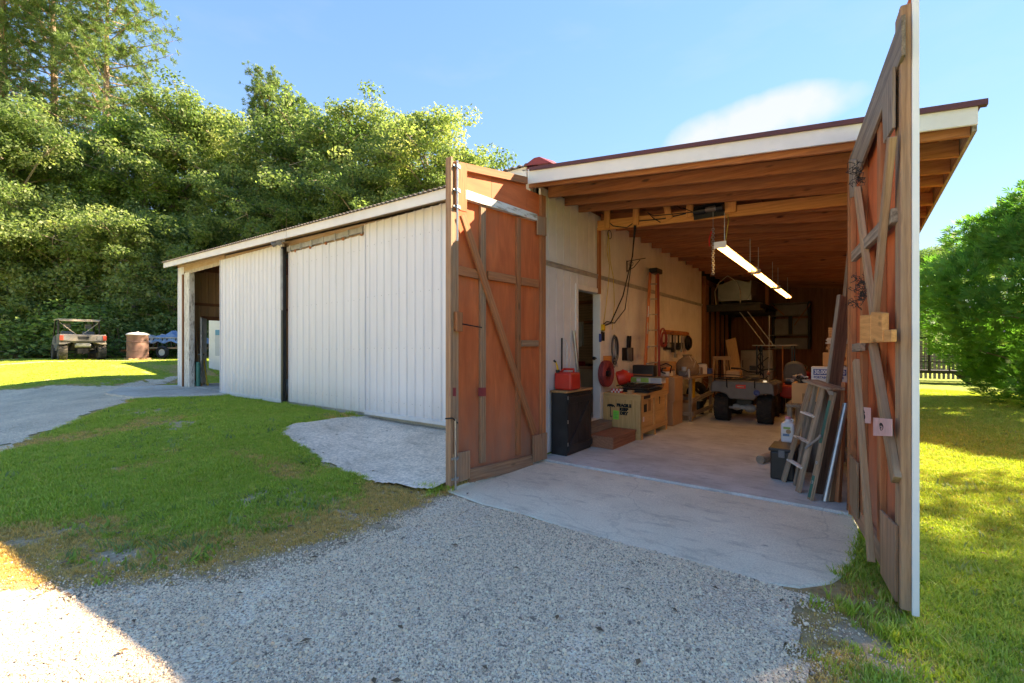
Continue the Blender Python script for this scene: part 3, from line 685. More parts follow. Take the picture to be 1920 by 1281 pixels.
b = MB(); b.cyl((WL - .05, DY1 - .02, 1.32), (WL - .05, DY1 - .09, 1.32), .012, n=8); b.ball((WL - .05, DY1 - .10, 1.32), .03); obj('door_knob', b, M['blackmetal'], df, smooth=True)

# right and back walls of the shop, brown boards between studs
b = MB(); b.box(.02, 5.2, .0, .06, 17.2, 3.26); rw = obj('right_wall', b, M['plyred'], barn)
for k in range(10):
    y = 5.26 + k * 1.22; b = MB(); b.box(-.065, y, .0, .018, y + .04, 3.17); obj('wall_stud', b, M['rafter'], rw)
b = MB(); b.box(-.055, 5.125, -.01, .062, 5.198, 3.22); obj('door_post', b, M['framered'], barn)
b = MB(); b.box(-.07, 5.2, .001, .019, 17.2, .045); obj('sill_plate', b, M['rafter'], rw)
b = MB(); b.box(WL - .12, 17.265, .0, .06, 17.31, 3.82); bw = obj('back_wall', b, M['ply_brown'], barn)
for k in range(4):
    b = MB(); x = WL + .02 + k * .87; b.box(x, 17.185, .01, x + .866, 17.205, 3.42); obj('wall_panel', b, M['ply_brown'], bw)
for k in range(5):
    b = MB(); x = WL + .02 + k * .87; b.box(x, 17.13, .01, x + .04, 17.184, 3.4); obj('wall_stud', b, M['ply_brown'], bw)

# header beam with winch blocks
b = MB(); Y = 6.86
b.hexa([(-3.42, Y, 3.44), (-.07, Y, 3.235), (-.07, Y + .038, 3.235), (-3.42, Y + .038, 3.44), (-3.42, Y, 3.60), (-.07, Y, 3.385), (-.07, Y + .038, 3.385), (-3.42, Y + .038, 3.60)])
hb = obj('header_beam', b, M['newpine'], barn, label='long yellow header beam with short vertical blocks', bev=.003)
for u0, v0, u1, v1 in ((1139, 381, 1138, 429), (1193, 377, 1192, 422), (1247, 375, 1256, 411), (1294, 372, 1293, 407), (1370, 369, 1369, 399)):
    p = onY(u0, v0, Y - .02); q = onY(u1, v1, Y - .02); b = MB(); b.beam(p, q, .037, .095 if u0 < 1300 else .15, up=(1, 0, 0)); obj('block', b, M['newpine'], hb, bev=.003)
b = MB(); p = onX(1124, 380, WL + .03); q = onX(1124, 551, WL + .03)
b.box(WL + .002, p.y - .045, q.z, WL + .04, p.y + .045, 3.50); obj('wall_post', b, M['framered'], barn, bev=.003)

# ------------------------------------------------------------------ big swing doors
class Leaf:
    def __init__(s, hinge, free, inward, w_ref):
        h = Vector((*hinge, 0)); f = Vector((*free, 0)); s.d = (f - h).normalized(); s.n = Vector((-s.d.y, s.d.x, 0))
        if s.n.dot(Vector(inward)) < 0: s.n = -s.n
        s.h = h - s.n * w_ref
    def P(s, a, z, w): return s.h + s.d * a + s.n * w + Vector((0, 0, z))
    def px(s, u, v, w=.055):
        d = ray(u, v); o = s.h + s.n * w; t = (o - EYE).dot(s.n) / d.dot(s.n); p = EYE + d * t
        return ((p - s.h).dot(s.d), p.z)
    def poly(s, b, pts, w0, w1, along=None): b.prism(pts, s.P, w0, w1, along); return b
    def bar(s, b, p0, p1, wd, w0, w1):
        a = Vector(p0); c = Vector(p1); e = (c - a).normalized(); q = Vector((-e.y, e.x)) * wd / 2
        return s.poly(b, [tuple(a - q), tuple(c - q), tuple(c + q), tuple(a + q)], w0, w1, tuple(e))

L = Leaf((-3.33, 5.19), (-3.44, 3.48), (1, 0, 0), .055); LW = 1.715
b = MB(); L.poly(b, [(0, .02), (LW, .02), (LW, 3.52), (.42, 3.70), (.42, 3.55), (0, 3.55)], -.012, -.001)
ld = obj('swing_door', b, M['sheet'], barn, label='left swing door standing open, reddish plywood and frame boards on its inner face')
def lp(name, fn, mat, **k):
    b = MB(); fn(b); return obj(name, b, M[mat], ld, bev=k.pop('bev', .003), **k)
for a0, a1, z0, z1 in ((.03, .62, .1, 3.24), (.622, 1.22, .1, 3.24), (1.222, 1.70, .1, 3.24)):
    lp('plywood_panel', lambda b: L.poly(b, [(a0, z0), (a1, z0), (a1, z1), (a0, z1)], 0, .012, (0, 1)), 'plyred', bev=0)
lp('plywood_panel', lambda b: L.poly(b, [(.40, 3.242), (1.05, 3.242), (1.05, 3.60), (.42, 3.67), (.40, 3.55)], 0, .0122, (1, 0)), 'plyred', bev=0)
lp('plywood_panel', lambda b: L.poly(b, [(1.054, 3.242), (1.70, 3.242), (1.70, 3.51), (1.054, 3.60)], 0, .0122, (1, 0)), 'plyred', bev=0)
lp('plywood_panel', lambda b: L.poly(b, [(.02, 3.242), (.396, 3.242), (.396, 3.55), (.02, 3.55)], 0, .0122, (1, 0)), 'plyred', bev=0)
lp('stile', lambda b: L.poly(b, [(LW - .10, .03), (LW, .03), (LW, 3.50), (LW - .10, 3.51)], .013, .055), 'frame')
lp('edge_board', lambda b: L.poly(b, [(LW + .001, .03), (LW + .03, .03), (LW + .03, 3.53), (LW + .001, 3.53)], -.011, .075), 'frame')
lp('stile', lambda b: L.poly(b, [(.03, .03), (.13, .03), (.13, 3.54), (.03, 3.54)], .013, .055), 'framered')
lp('top_plate', lambda b: L.poly(b, [(.42, 3.60), (LW - .11, 3.435), (LW - .11, 3.52), (.42, 3.69)], .0135, .057), 'framered')
lp('white_strip', lambda b: L.poly(b, [L.px(873, 355, .075), L.px(1008, 402, .075), L.px(1008, 414, .075), L.px(873, 373, .075)], .013, .075, (1, 0)), 'white_old', label='strip of board with flaking white paint')
def stud(px, vt, vb, w, mat): 
    a = L.px(px, 600)[0]; zt = L.px(px, vt)[1]; zb = L.px(px, vb)[1]
    lp('stud', lambda b: L.bar(b, (a, zb), (a, zt), w, .013, .052), mat)
stud(907, 384, 868, .085, 'frame'); stud(974, 408, 853, .075, 'framered')
def lbar(name, u0, v0, u1, v1, wd, w0, w1, mat): lp(name, lambda b: L.bar(b, L.px(u0, v0), L.px(u1, v1), wd, w0, w1), mat)
lbar('rail', 860, 506, 899, 515, .10, .013, .050, 'framered')
lbar('rail', 917, 516, 968, 525, .10, .013, .050, 'framered')
lbar('rail', 979, 527, 1011, 532, .10, .013, .050, 'framered')
lbar('rail', 979, 644, 1011, 644, .08, .013, .050, 'frame')
lbar('brace', 865, 404, 1000, 812, .085, .056, .092, 'framered')
lbar('bottom_rail', 882, 893, 1000, 864, .15, .014, .056, 'frame')
def lpoly(name, pts, w0, w1, mat, **k): lp(name, lambda b: L.poly(b, [L.px(u, v, w1) for u, v in pts], w0, w1), mat, **k)
lpoly('gusset', [(853, 302), (876, 308), (876, 398), (853, 392)], .056, .075, 'framered')
lpoly('gusset', [(1008, 405), (1025, 408), (1025, 443), (1008, 440)], .056, .074, 'frame')
lpoly('gusset', [(848, 852), (882, 845), (882, 897), (848, 908)], .057, .075, 'frame')
lpoly('gusset', [(1000, 818), (1026, 811), (1026, 860), (1000, 868)], .057, .075, 'frame')
lpoly('latch_block', [(857, 584), (868, 586), (868, 622), (857, 621)], .056, .11, 'framered')
b = MB(); b.tube([L.P(*L.px(860, 608), .12), L.P(L.px(860, 608)[0] - .28, L.px(860, 608)[1] - .03, .13)], .007); obj('latch_rod', b, M['blackmetal'], ld)
def bolt(us, v0, v1, br):
    p = L.px(us, v0, .09); q = L.px(us, v1, .09); b = MB(); b.tube([L.P(p[0], p[1], .09), L.P(q[0], q[1], .09)], .011, 8); bo = obj('cane_bolt', b, M['galv'], ld)
    for v in br:
        a = L.px(us, v, .085); b = MB(); L.poly(b, [(a[0] - .05, a[1] - .012), (a[0] + .05, a[1] - .012), (a[0] + .05, a[1] + .012), (a[0] - .05, a[1] + .012)], .075, .083); L.poly(b, [(a[0] - .02, a[1] - .016), (a[0] + .02, a[1] - .016), (a[0] + .02, a[1] + .016), (a[0] - .02, a[1] + .016)], .083, .107); obj('bolt_bracket', b, M['galv'], ld)
bolt(857.5, 301, 452, (312, 357, 388)); bolt(854, 786, 918, (860, 898))
b = MB(); a = L.px(852, 788, .06); b.tube([L.P(a[0] + .12, a[1] + .03, .05), L.P(a[0] + .05, a[1] + .03, .09), L.P(a[0] - .02, a[1] - .03, .09)], .008); obj('hook', b, M['blackmetal'], ld)
for u0, u1 in ((843, 855), (897, 911)):
    lp('red_tape', lambda b: L.poly(b, [L.px(u0, 727), L.px(u1, 727), L.px(u1, 743), L.px(u0, 743)], .053, .0575), 'redhose', bev=0)

# right leaf: seen along its inner face
Q = Leaf((-.05, 5.06), (.19, 3.57), (-1, 0, 0), .05); QW = 1.62
b = MB(); Q.poly(b, [(0, .02), (QW + .03, -.03), (QW + .03, 3.56), (0, 3.24)], -.014, -.002)
rd = obj('swing_door', b, M['edge_white'], barn, label='right swing door standing open, seen along its braced inner face')
def qp(name, fn, mat, **k):
    b = MB(); fn(b); return obj(name, b, M[mat] if isinstance(mat, str) else mat, rd, bev=k.pop('bev', .003), **k)
def qbar(name, u0, v0, u1, v1, wd, w0, w1, mat): return qp(name, lambda b: Q.bar(b, Q.px(u0, v0, w1), Q.px(u1, v1, w1), wd, w0, w1), mat)
def qpoly(name, pts, w0, w1, mat, **k): return qp(name, lambda b: Q.poly(b, [Q.px(u, v, w1) for u, v in pts], w0, w1), mat, **k)
for a0, a1 in ((.02, .50), (.503, 1.02), (1.023, QW - .02)):
    qp('plywood_panel', lambda b: Q.poly(b, [(a0, .06), (a1, .06), (a1, 3.22 + .19 * a1), (a0, 3.2 + .19 * a0)], 0, .010, (0, 1)), 'plyred', bev=0)
qp('stile', lambda b: Q.poly(b, [(0, .03), (.10, .03), (.10, 3.22), (0, 3.2)], .011, .05), 'framered')
qp('stile', lambda b: Q.poly(b, [(QW - .10, .05), (QW, .05), (QW, 3.47), (QW - .10, 3.45)], .011, .055), 'plank')
qp('edge_board', lambda b: Q.poly(b, [(QW + .002, .0), (QW + .04, .0), (QW + .04, 3.46), (QW + .002, 3.46)], .012, .060), 'frame')
qp('edge_strip', lambda b: Q.poly(b, [(QW + .031, -.02), (QW + .046, -.02), (QW + .046, 3.56), (QW + .031, 3.56)], -.022, .0105), 'edge_white')
for u, w in ((1617, .09), (1650, .09)):
    a = Q.px(u, 640, .04)[0]; qp('stud', lambda b: Q.bar(b, (a, .1), (a, 3.1 + .15 * a), w, .011, .048), 'framered')
qp('bottom_rail', lambda b: Q.poly(b, [(.10, .04), (QW - .1, .02), (QW - .1, .17), (.10, .19)], .011, .05), 'frame')
qpoly('top_board', [(1592, 300), (1690, 28), (1690, 105), (1604, 338)], .051, .070, 'grey_wood', label='weathered grey board along the sloping top')
qpoly('gusset', [(1591, 300), (1603, 300), (1601, 368), (1593, 372)], .071, .088, 'grey_wood')
qpoly('gusset', [(1653, 190), (1673, 125), (1673, 240), (1656, 270)], .071, .088, 'grey_wood')
qbar('rail', 1596, 482, 1671, 404, .085, .049, .085, 'grey_wood')
qbar('brace', 1602, 356, 1632, 592, .07, .056, .092, 'plank')
qbar('brace', 1665, 258, 1634, 600, .07, .086, .12, 'plank')
qbar('brace', 1630, 644, 1673, 900, .09, .056, .094, 'plank')
qpoly('latch_block', [(1612, 592), (1632, 590), (1632, 643), (1612, 644)], .095, .125, 'newpine')
qpoly('latch_block', [(1633, 585), (1654, 587), (1654, 641), (1633, 643)], .095, .128, 'newpine')
qpoly('latch_block', [(1655, 620), (1671, 618), (1671, 641), (1655, 642)], .095, .12, 'newpine')
qpoly('gusset', [(1649, 955), (1678, 985), (1678, 1128), (1650, 1075)], .056, .073, 'frame')
qpoly('gusset', [(1593, 852), (1606, 868), (1606, 972), (1593, 945)], .056, .073, 'plank')
qpoly('block', [(1597, 645), (1611, 643), (1611, 658), (1597, 660)], .051, .09, 'grey_wood')
# pink number plates nailed to the inner face
for u0, u1, v0, v1, ch, bx in ((1608, 1632, 762, 793, '6', .098), (1637, 1672, 783, 817, '9', .098)):
    pts = [Q.px(u, v, bx) for u, v in ((u0, v0), (u1, v0 + 3), (u1, v1 + 1), (u0, v1))]
    pl = qp('number_plate', lambda b: Q.poly(b, pts, bx - .003, bx), 'pinktape', bev=0)
    cx = sum(p[0] for p in pts) / 4; cz = sum(p[1] for p in pts) / 4; h = abs(pts[0][1] - pts[2][1])
    text_mesh(ch, h * 1.1, M['ink'], frame4(Q.P(cx, cz, bx + .002), Q.d, (0, 0, 1)), pl, bold=.006, sx=2.6 if ch == '9' else 2.6)
# bits of old vine and wire caught on the door
for (u, v, r_) in ((1612, 525, .028), (1617, 540, .028), (1618, 555, .028), (1606, 565, .026), (1607, 320, .03), (1606, 340, .03)):
    b = MB(); c = Q.P(*Q.px(u, v, .11), .11)
    p = c
    for k in range(30):
        q = c + (p - c) * .6 + Vector([random.gauss(0, r_ * .8) for _ in range(3)]); b.tube([p, (p + q) / 2 + Vector([random.gauss(0, .014) for _ in range(3)]), q], .0022, 4); p = q
    obj('tangled_vine', b, M['darkpanel'], rd)
# loose brace leaning on the inner face
b = MB(); p = Q.px(1592, 676, .16); q = Q.px(1640, 1055, .10); Q.bar(b, (p[0], p[1]), (q[0], q[1]), .075, .10, .135); obj('brace', b, M['plank'], rd, label='long loose brace with nail holes and a pale edge', bev=.003)

# ------------------------------------------------------------------ barn front wall, doors, eave
FY = 5.2; EXL = -17.52
def zt(x): return 3.89 - (x + 4.82) * .0240     # fascia top rises slightly to the left end
def ribbed(b, x0, x1, y, z0, z1t, pitch=.23, out=-1, amp=.02, zf=None, n=None, ph=0.):
    """sheet in the XZ plane with narrow raised ribs, given a thickness"""
    n = n or max(1, round((x1 - x0) / pitch)); st = (x1 - x0) / n; prof = []
    for k in range(n):
        a = x0 + k * st; prof += [(a, 0), (a + st * .5 - .034, 0), (a + st * .5 - .016, amp), (a + st * .5 + .016, amp), (a + st * .5 + .034, 0)]
    prof.append((x1, 0))
    vs = []; m = len(prof)
    for dy in (0, .003):
        for zz in (0, 1):
            for x, h in prof: vs.append((x, y + out * h + dy * (-out), z0 if zz == 0 else (z1t(x) if callable(z1t) else z1t)))
    fs = []
    for i in range(m - 1):
        fs += [(i, i + 1, m + i + 1, m + i), (2 * m + i + 1, 2 * m + i, 3 * m + i, 3 * m + i + 1), (i + 1, i, 2 * m + i, 2 * m + i + 1), (m + i, m + i + 1, 3 * m + i + 1, 3 * m + i)]
    fs += [(0, m, 3 * m, 2 * m), (m - 1, 3 * m - 1, 4 * m - 1, 2 * m - 1)]
    return b.add(vs, fs)
def sliding_door(x0, x1, y, z0, z1, label, nsheet, lip=True):
    b = MB(); b.box(x0 + .02, y + .006, z0 + .02, x1 - .02, y + .035, z1(.5 * (x0 + x1)) - .05)
    d = obj('sliding_door', b, M['galv_dull'], barn, label=label)
    st = (x1 - x0) / nsheet
    for k in range(nsheet):
        b = MB(); off = .0025 * (k % 2); ribbed(b, x0 + k * st, x0 + (k + 1) * st + .012, y - off, z0, z1)
        obj('metal_panel', b, M['sheet'], d)
        b = MB()                                # screw heads
        for zz in (z0 + .25, z0 + 1.2, z0 + 2.15, z0 + 3.1):
            for j in range(4): xx = x0 + k * st + st * (j + .25) / 4; b.cyl((xx, y - off, zz), (xx, y - off - .006, zz), .007, n=6)
        obj('screws', b, M['galv'], d, kind='stuff')
    if lip:
        b = MB(); b.box(x0 - .01, y - .03, z0 - .03, x1 + .01, y + .03, z0 + .045); obj('bottom_rail', b, M['sheet'], d, bev=.004)
        obj('edge_channel', MB().box(x0 - .012, y - .026, z0, x0 - .001, y + .03, z1(x0)), M['sheet'], d); obj('edge_channel', MB().box(x1 + .013, y - .026, z0, x1 + .024, y + .03, z1(x1)), M['sheet'], d)
    return d
sliding_door(-13.9, -10.46, FY - .08, .26, lambda x: 3.90 - (x + 13.9) * .008, 'left sliding door pushed aside from the open bay', 4)
sliding_door(-10.36, -7.26, FY + .0, .27, lambda x: 3.67 + (x + 10.36) * -.006, 'middle sliding door hung from a grey track', 4, lip=False)
sliding_door(-7.30, -3.95, FY - .08, .29, lambda x: 3.80, 'right sliding door beside the open swing door', 4)
b = MB(); b.box(-10.47, FY - .11, .24, -10.39, FY - .03, 3.80); obj('door_post', b, M['blackmetal'], barn)
b = MB(); b.box(-10.43, FY - .145, 2.35, -10.375, FY - .112, 3.74); obj('downspout', b, M['galv_dull'], barn)
b = MB(); b.box(-10.33, FY - .05, 3.69, -7.32, FY - .012, 3.79)
for k in range(7): b.box(-10.2 + k * .45, FY - .062, 3.66, -10.14 + k * .45, FY - .051, 3.80)
tr = obj('door_track', b, M['galv_dull'], barn)
for k in range(5):
    b = MB(); x = -10.0 + k * .62; b.cyl((x, FY - .03, 3.665), (x, FY - .01, 3.665), .035, n=12); obj('track_roller', b, M['framered'], tr)
# wall ends
b = MB(); ribbed(b, -17.53, -16.98, FY, .27, lambda x: zt(x) - .12, n=2); obj('wall_panel', b, M['sheet'], barn)
b = MB(); b.box(-16.95, FY - .06, .2, -16.86, FY + .03, 3.80); obj('track_post', b, M['deckwood'], barn)
b = MB(); b.box(-16.855, FY - .03, .27, -16.42, FY + .12, 3.84); obj('door_post', b, M['post_old'], barn, label='square post with peeling white paint and a dark smear', bev=.008)
b = MB(); b.box(-3.94, FY, .2, -3.62, FY + .03, 3.8); obj('wall_panel', b, M['sheet'], barn)
b = MB(); b.box(-16.9, FY + .04, .14, -3.7, FY + .09, .27); obj('sill_plate', b, M['pad'], barn)
b = MB()
b.hexa([(-17.5, FY + .01, 3.9), (-13.9, FY + .01, 3.88), (-13.9, FY + .05, 3.88), (-17.5, FY + .05, 3.9), (-17.5, FY + .01, 4.14), (-13.9, FY + .01, 4.07), (-13.9, FY + .05, 4.07), (-17.5, FY + .05, 4.14)])
obj('header_board', b, M['header'], barn)
b = MB(); ribbed(b, -16.86, -13.88, FY - .006, 3.80, 3.90, n=14, amp=.008); obj('header_flashing', b, M['dusty'], barn)
for x0, x1 in ((-13.895, -10.4), (-10.395, -7.0), (-6.995, -3.6)):
    b = MB(); b.hexa([(x0, FY + .035, 3.66), (x1, FY + .035, 3.66), (x1, FY + .07, 3.66), (x0, FY + .07, 3.66), (x0, FY + .035, zt(x0) - .07), (x1, FY + .035, zt(x1) - .07), (x1, FY + .07, zt(x1) - .07), (x0, FY + .07, zt(x0) - .07)]); obj('header_board', b, M['header'], barn)
# soffit and fascia
for x0, x1 in ((-17.56, -9.72), (-9.70, -3.42)):
    b = MB(); b.hexa([(x0, 4.83, zt(x0) - .16), (x1, 4.83, zt(x1) - .16), (x1, 4.855, zt(x1) - .16), (x0, 4.855, zt(x0) - .16), (x0, 4.83, zt(x0)), (x1, 4.83, zt(x1)), (x1, 4.855, zt(x1)), (x0, 4.855, zt(x0))]); obj('eave_fascia', b, M['whitetrim'], barn)
b = MB(); b.hexa([(-17.5, 4.856, zt(-17.5) - .12), (-3.45, 4.856, zt(-3.45) - .12), (-3.45, 5.2, zt(-3.45) - .05), (-17.5, 5.2, zt(-17.5) - .05), (-17.5, 4.856, zt(-17.5) - .10), (-3.45, 4.856, zt(-3.45) - .10), (-3.45, 5.2, zt(-3.45) - .03), (-17.5, 5.2, zt(-17.5) - .03)]); obj('soffit', b, M['header'], barn)
# main roof, corrugation ends showing along the eave
RX = [-17.62 + .0575 * 2 * k for k in range(124)]
prof = []
for k, x in enumerate(RX): prof += [(x, 0), (x + .04, 0), (x + .055, .02), (x + .085, .02)]
prof = [(x, h) for x, h in prof if x < -3.22]
vs = []; fs = []; m = len(prof)
for yy, dz in ((4.79, .008), (9.6, 1.0), (14.3, .02)):
    for x, h in prof: vs.append((x, yy, zt(x) + dz + h))
for yy, dz in ((4.79, .0), (9.6, .99), (14.3, .01)):
    for x, h in prof: vs.append((x, yy, zt(x) + dz + h - .008))
for r_ in range(2):
    for i in range(m - 1): fs += [(r_ * m + i, r_ * m + i + 1, (r_ + 1) * m + i + 1, (r_ + 1) * m + i), ((3 + r_) * m + i + 1, (3 + r_) * m + i, (4 + r_) * m + i, (4 + r_) * m + i + 1)]
fs += [(i + 1, i, 3 * m + i, 3 * m + i + 1) for i in range(m - 1)]
b = MB(); b.add(vs, fs); mr = obj('barn_roof', b, M['darkroof'], barn)
b = MB(); b.hexa([(-3.45, 4.80, 3.86), (-3.02, 4.80, 3.80), (-3.02, 5.1, 3.83), (-3.45, 5.1, 3.89), (-3.28, 4.80, 3.925), (-3.20, 4.80, 3.92), (-3.18, 5.1, 3.96), (-3.30, 5.1, 3.965)]); obj('ridge_cap', b, M['redroof'], mr, label='bent red cap where the two roofs meet')
for x in (-3.52, EXL):                        # gable boards close both ends under the ridge
    b = MB(); b.prism([(5.2, 3.60), (13.95, 3.60), (13.95, zt(x) - .02), (9.6, zt(x) + .93), (5.2, zt(x) + .02)], lambda a, c, w: (w, a, c), x, x + .03, (0, 1)); obj('gable_board', b, M['ply_brown'], barn)
b = MB(); b.box(-3.53, 13.3, .2, -3.49, 13.95, 3.7); b.box(-3.53, 5.25, 3.3, -3.49, 13.95, 3.75); obj('backing_board', b, M['ply_brown'], barn)
# twin floodlight under the eave
b = MB(); c = onY(527, 455, 4.98); b.box(c.x - .07, 4.93, c.z + .02, c.x + .07, 5.03, c.z + .07); fl = obj('floodlight', b, M['whitetrim'], barn)
for s in (-1, 1):
    b = MB(); b.cyl((c.x + s * .03, 4.96, c.z + .01), (c.x + s * .15, 4.86, c.z - .05), .03, .06, n=14); obj('lamp_head', b, M['greyplastic'], fl)
# left end wall with its doorway, back wall (seen through the open bay)
b = MB(); EX = -17.47
def ribY(b, y0, y1, x, z0, z1): 
    t = MB(); ribbed(t, y0, y1, 0, z0, z1, out=1); b.add([(x + p[1], p[0], p[2]) for p in t.v], t.f); return b
D0, D1 = 5.93, 6.80
for y0, y1, z0, z1 in ((5.24, D0, .2, 4.0), (D0, D1, 2.50, 4.05), (D1, 9.4, .2, 4.3), (9.4, 13.9, .2, 4.2)):
    b = MB(); ribY(b, y0, y1, EX, z0, z1); obj('end_wall_panel', b, M['baybrown'], barn)
b = MB(); b.box(EX + .03, 5.3, 2.90, EX + .07, 13.9, 2.99); b.box(EX + .03, D0 - .09, .3, EX + .10, D0, 2.5); b.box(EX + .03, D1, .3, EX + .10, D1 + .09, 2.5); b.box(EX + .03, D0 - .09, 2.42, EX + .10, D1 + .09, 2.55); obj('girt', b, M['ply_brown'], barn)
b = MB(); b.box(EX, 13.95, .2, -3.5, 14.0, 4.0); obj('rear_wall', b, M['baybrown'], barn)
# side door swung inward
hx, hy = EX + .10, D0 + .02
ax = Vector((.86, -.46, 0)).normalized()
b = MB(); b.beam((hx, hy, 1.40), (hx + ax.x * .82, hy + ax.y * .82, 1.40), .045, 2.12); sd = obj('side_door', b, M['post_old'], barn, label='old white door swung open inside the far bay')
b = MB(); kx = Vector((hx, hy, 1.28)) + ax * .75
for s in (-1, 1): b.lathe([(.012, 0), (.012, .04), (.03, .05), (.034, .07), (.02, .09), (0, .092)], kx, 10, axis=(ax.y * s, -ax.x * s, 0))
obj('door_knob', b, M['chrome'], sd, smooth=True)
# ------------------------------------------------------------------ shop contents
def rectY(u0, v0, u1, v1, y):
    p = onY(u0, v1, y); q = onY(u1, v0, y); return p.x, q.x, p.z, q.z
def catenary(p, q, sag, n=12):
    p = Vector(p); q = Vector(q); return [p.lerp(q, i / n) + Vector((0, 0, -sag * 4 * (i / n) * (1 - i / n))) for i in range(n + 1)]

# black cabinet
X0, X1, Y0, Y1 = WL + .03, -3.165, 5.45, 6.17
t = thing('cabinet', 'black wooden cabinet with Z-braced door standing beside the doorway', 'cabinet', ((X0 + X1) / 2, (Y0 + Y1) / 2, 0))
b = MB(); b.box(X0, Y0, .0, X1 - .02, Y1, .87); obj('body', b, M['black'], t, bev=.004)
b = MB(); b.box(X0 - .01, Y0 - .02, .8705, X1 + .01, Y1 + .02, .90); obj('top', b, M['newpine'] if 0 else M['plytan'], t, bev=.004)
d = obj('door', MB().box(X1 - .0195, Y0 + .01, .04, X1 - .006, Y1 - .01, .85), M['black'], t)
for k in range(7): 
    b = MB(); y = Y0 + .012 + k * .0995; b.box(X1 - .0055, y, .045, X1, y + .094, .845); obj('board', b, M['black'], d)
b = MB(); b.box(X1 + .0005, Y0 + .015, .72, X1 + .016, Y1 - .015, .81); b.box(X1 + .0005, Y0 + .015, .06, X1 + .016, Y1 - .015, .14); b.beam((X1 + .009, Y0 + .06, .14), (X1 + .009, Y1 - .06, .72), .016, .07); obj('z_brace', b, M['black'], d, bev=.003)
for z in (.14, .45, .78):
    b = MB(); b.box(X1 + .001, Y0 - .004, z, X1 + .006, Y0 + .014, z + .05); obj('hinge', b, M['galv'], d)

def round_box(name, b, *a, **k): return obj(name, b, *a, bev=k.pop('bev', .03), seg=3, smooth=True, **k)
t = thing('gas_can', 'red plastic fuel can with yellow spout on top of black cabinet', 'fuel can', (-3.29, 5.66, .90))
b = MB(); b.box(-3.43, 5.52, .901, -3.15, 5.80, 1.15); bd = round_box('body', b, M['redplastic'], t)
b = MB(); b.tube([(-3.37, 5.60, 1.15), (-3.37, 5.70, 1.19), (-3.22, 5.72, 1.19), (-3.19, 5.66, 1.15)], .017, 8); obj('handle', b, M['redplastic'], t, smooth=True)
b = MB(); b.cyl((-3.385, 5.55, 1.14), (-3.385, 5.55, 1.185), .028, n=12); obj('cap', b, M['black'], t)
b = MB(); b.tube([(-3.385, 5.55, 1.185), (-3.39, 5.54, 1.24), (-3.40, 5.52, 1.30)], [.016, .013, .010], 8); obj('spout', b, M['yellow'], t, smooth=True)
b = MB(); b.tube([(-3.40, 5.52, 1.295), (-3.42, 5.50, 1.32)], .015, 8); obj('spout_tip', b, M['black'], t)
b = MB(); b.tube([onX(1091, 728, -3.38) + Vector((0, 0, -.90)) if 0 else (-3.36, 6.28, .181), onX(1076, 620, WL + .035)], .026, 10); solo('metal_pole', b, M['galv'], 'grey metal pole leaning against the door frame', 'pole', (-3.36, 6.28, .18), smooth=True)
p = onX(1055, 634, WL + .03); b = MB(); b.tube([(WL + .06, 6.205, .02) if 0 else (WL + .016, p.y, .91), (WL + .018, p.y, p.z)], .012, 6); solo('broom_stick', b, M['blackmetal'], 'thin dark stick upright against the grey wall behind fuel can', 'stick', (WL + .016, p.y, .91))
p = onX(1060, 640, WL + .03); b = MB(); b.tube([(WL + .03, p.y + .05, .91), (WL + .03, p.y + .05, p.z - .05), (WL + .03, p.y + .03, p.z), (WL + .03, p.y - .01, p.z + .01)], .014, 8); solo('bent_pipe', b, M['paperwhite'], 'white pipe with bent top standing behind the red fuel can', 'pipe', (WL + .03, p.y + .05, .91), smooth=True)

t = thing('step', 'low reddish wooden steps below the open doorway', 'steps', (-3.15, 6.65, 0))
b = MB(); b.box(WL + .002, 6.21, .0, -2.84, 7.06, .145); obj('riser', b, M['stepwood'], t, bev=.004)
b = MB(); b.box(WL + .002, 6.20, .1455, -2.83, 7.07, .178); obj('tread', b, M['stepwood'], t, bev=.004)
b = MB(); b.box(WL + .024, 6.24, .1785, -3.22, 7.0, .30); obj('upper_step', b, M['grey_wood'], t, bev=.004)

# crate
X0, X1, Y0, Y1, ZT = WL + .03, -2.77, 7.11, 8.40, .74
t = thing('crate', 'large plywood shipping crate stencilled with umbrella symbol and green tag', 'crate', ((X0 + X1) / 2, (Y0 + Y1) / 2, 0))
b = MB(); b.box(X0 + .02, Y0 + .02, .09, X1 - .02, Y1 - .02, ZT - .02); obj('inner_panel', b, M['crate'], t)
b = MB(); b.box(X0, Y0, .03, X1 - .0005, Y0 + .0195, ZT - .0205); fp = obj('end_panel', b, M['crate'], t)
b = MB(); b.box(X0, Y0 - .012, ZT - .02, X1 + .006, Y1 + .01, ZT); obj('lid', b, M['crate'], t, bev=.003)
for x in (X0, X1 - .075):
    b = MB(); b.box(x, Y0 - .010, .03, x + .07, Y0 - .0005, ZT - .10); obj('batten', b, M['crate'], t)
for z in (.02, ZT - .099):
    b = MB(); b.box(X0, Y0 - .0105, z, X1, Y0 - .0005, z + .078); obj('batten', b, M['crate'], t)
for y in (Y0, (Y0 + Y1) / 2 - .035, Y1 - .07):
    b = MB(); b.box(X1 - .0195, y, .10, X1 - .0005, y + .07, ZT - .0995); obj('batten', b, M['crate'], t)
for z in (.10, ZT - .099):
    b = MB(); b.box(X1, Y0, z, X1 + .004, Y1, z + .078); obj('batten', b, M['crate'], t)
for y in (Y0 + .001, (Y0 + Y1) / 2 - .05, Y1 - .10):
    b = MB(); b.box(X0 + .02, y, 0, X1 - .002, y + .10, .0895); obj('skid', b, M['crate'], t)
fy = Y0 - .0025
text_mesh('FRAGILE\nKEEP\nDRY', .068, M['ink'], frame4((-3.06, fy, .475), (1, 0, 0), (0, 0, 1)), fp, bold=.006, sx=1.0)
b = MB(); cx, cz = -3.30, .50
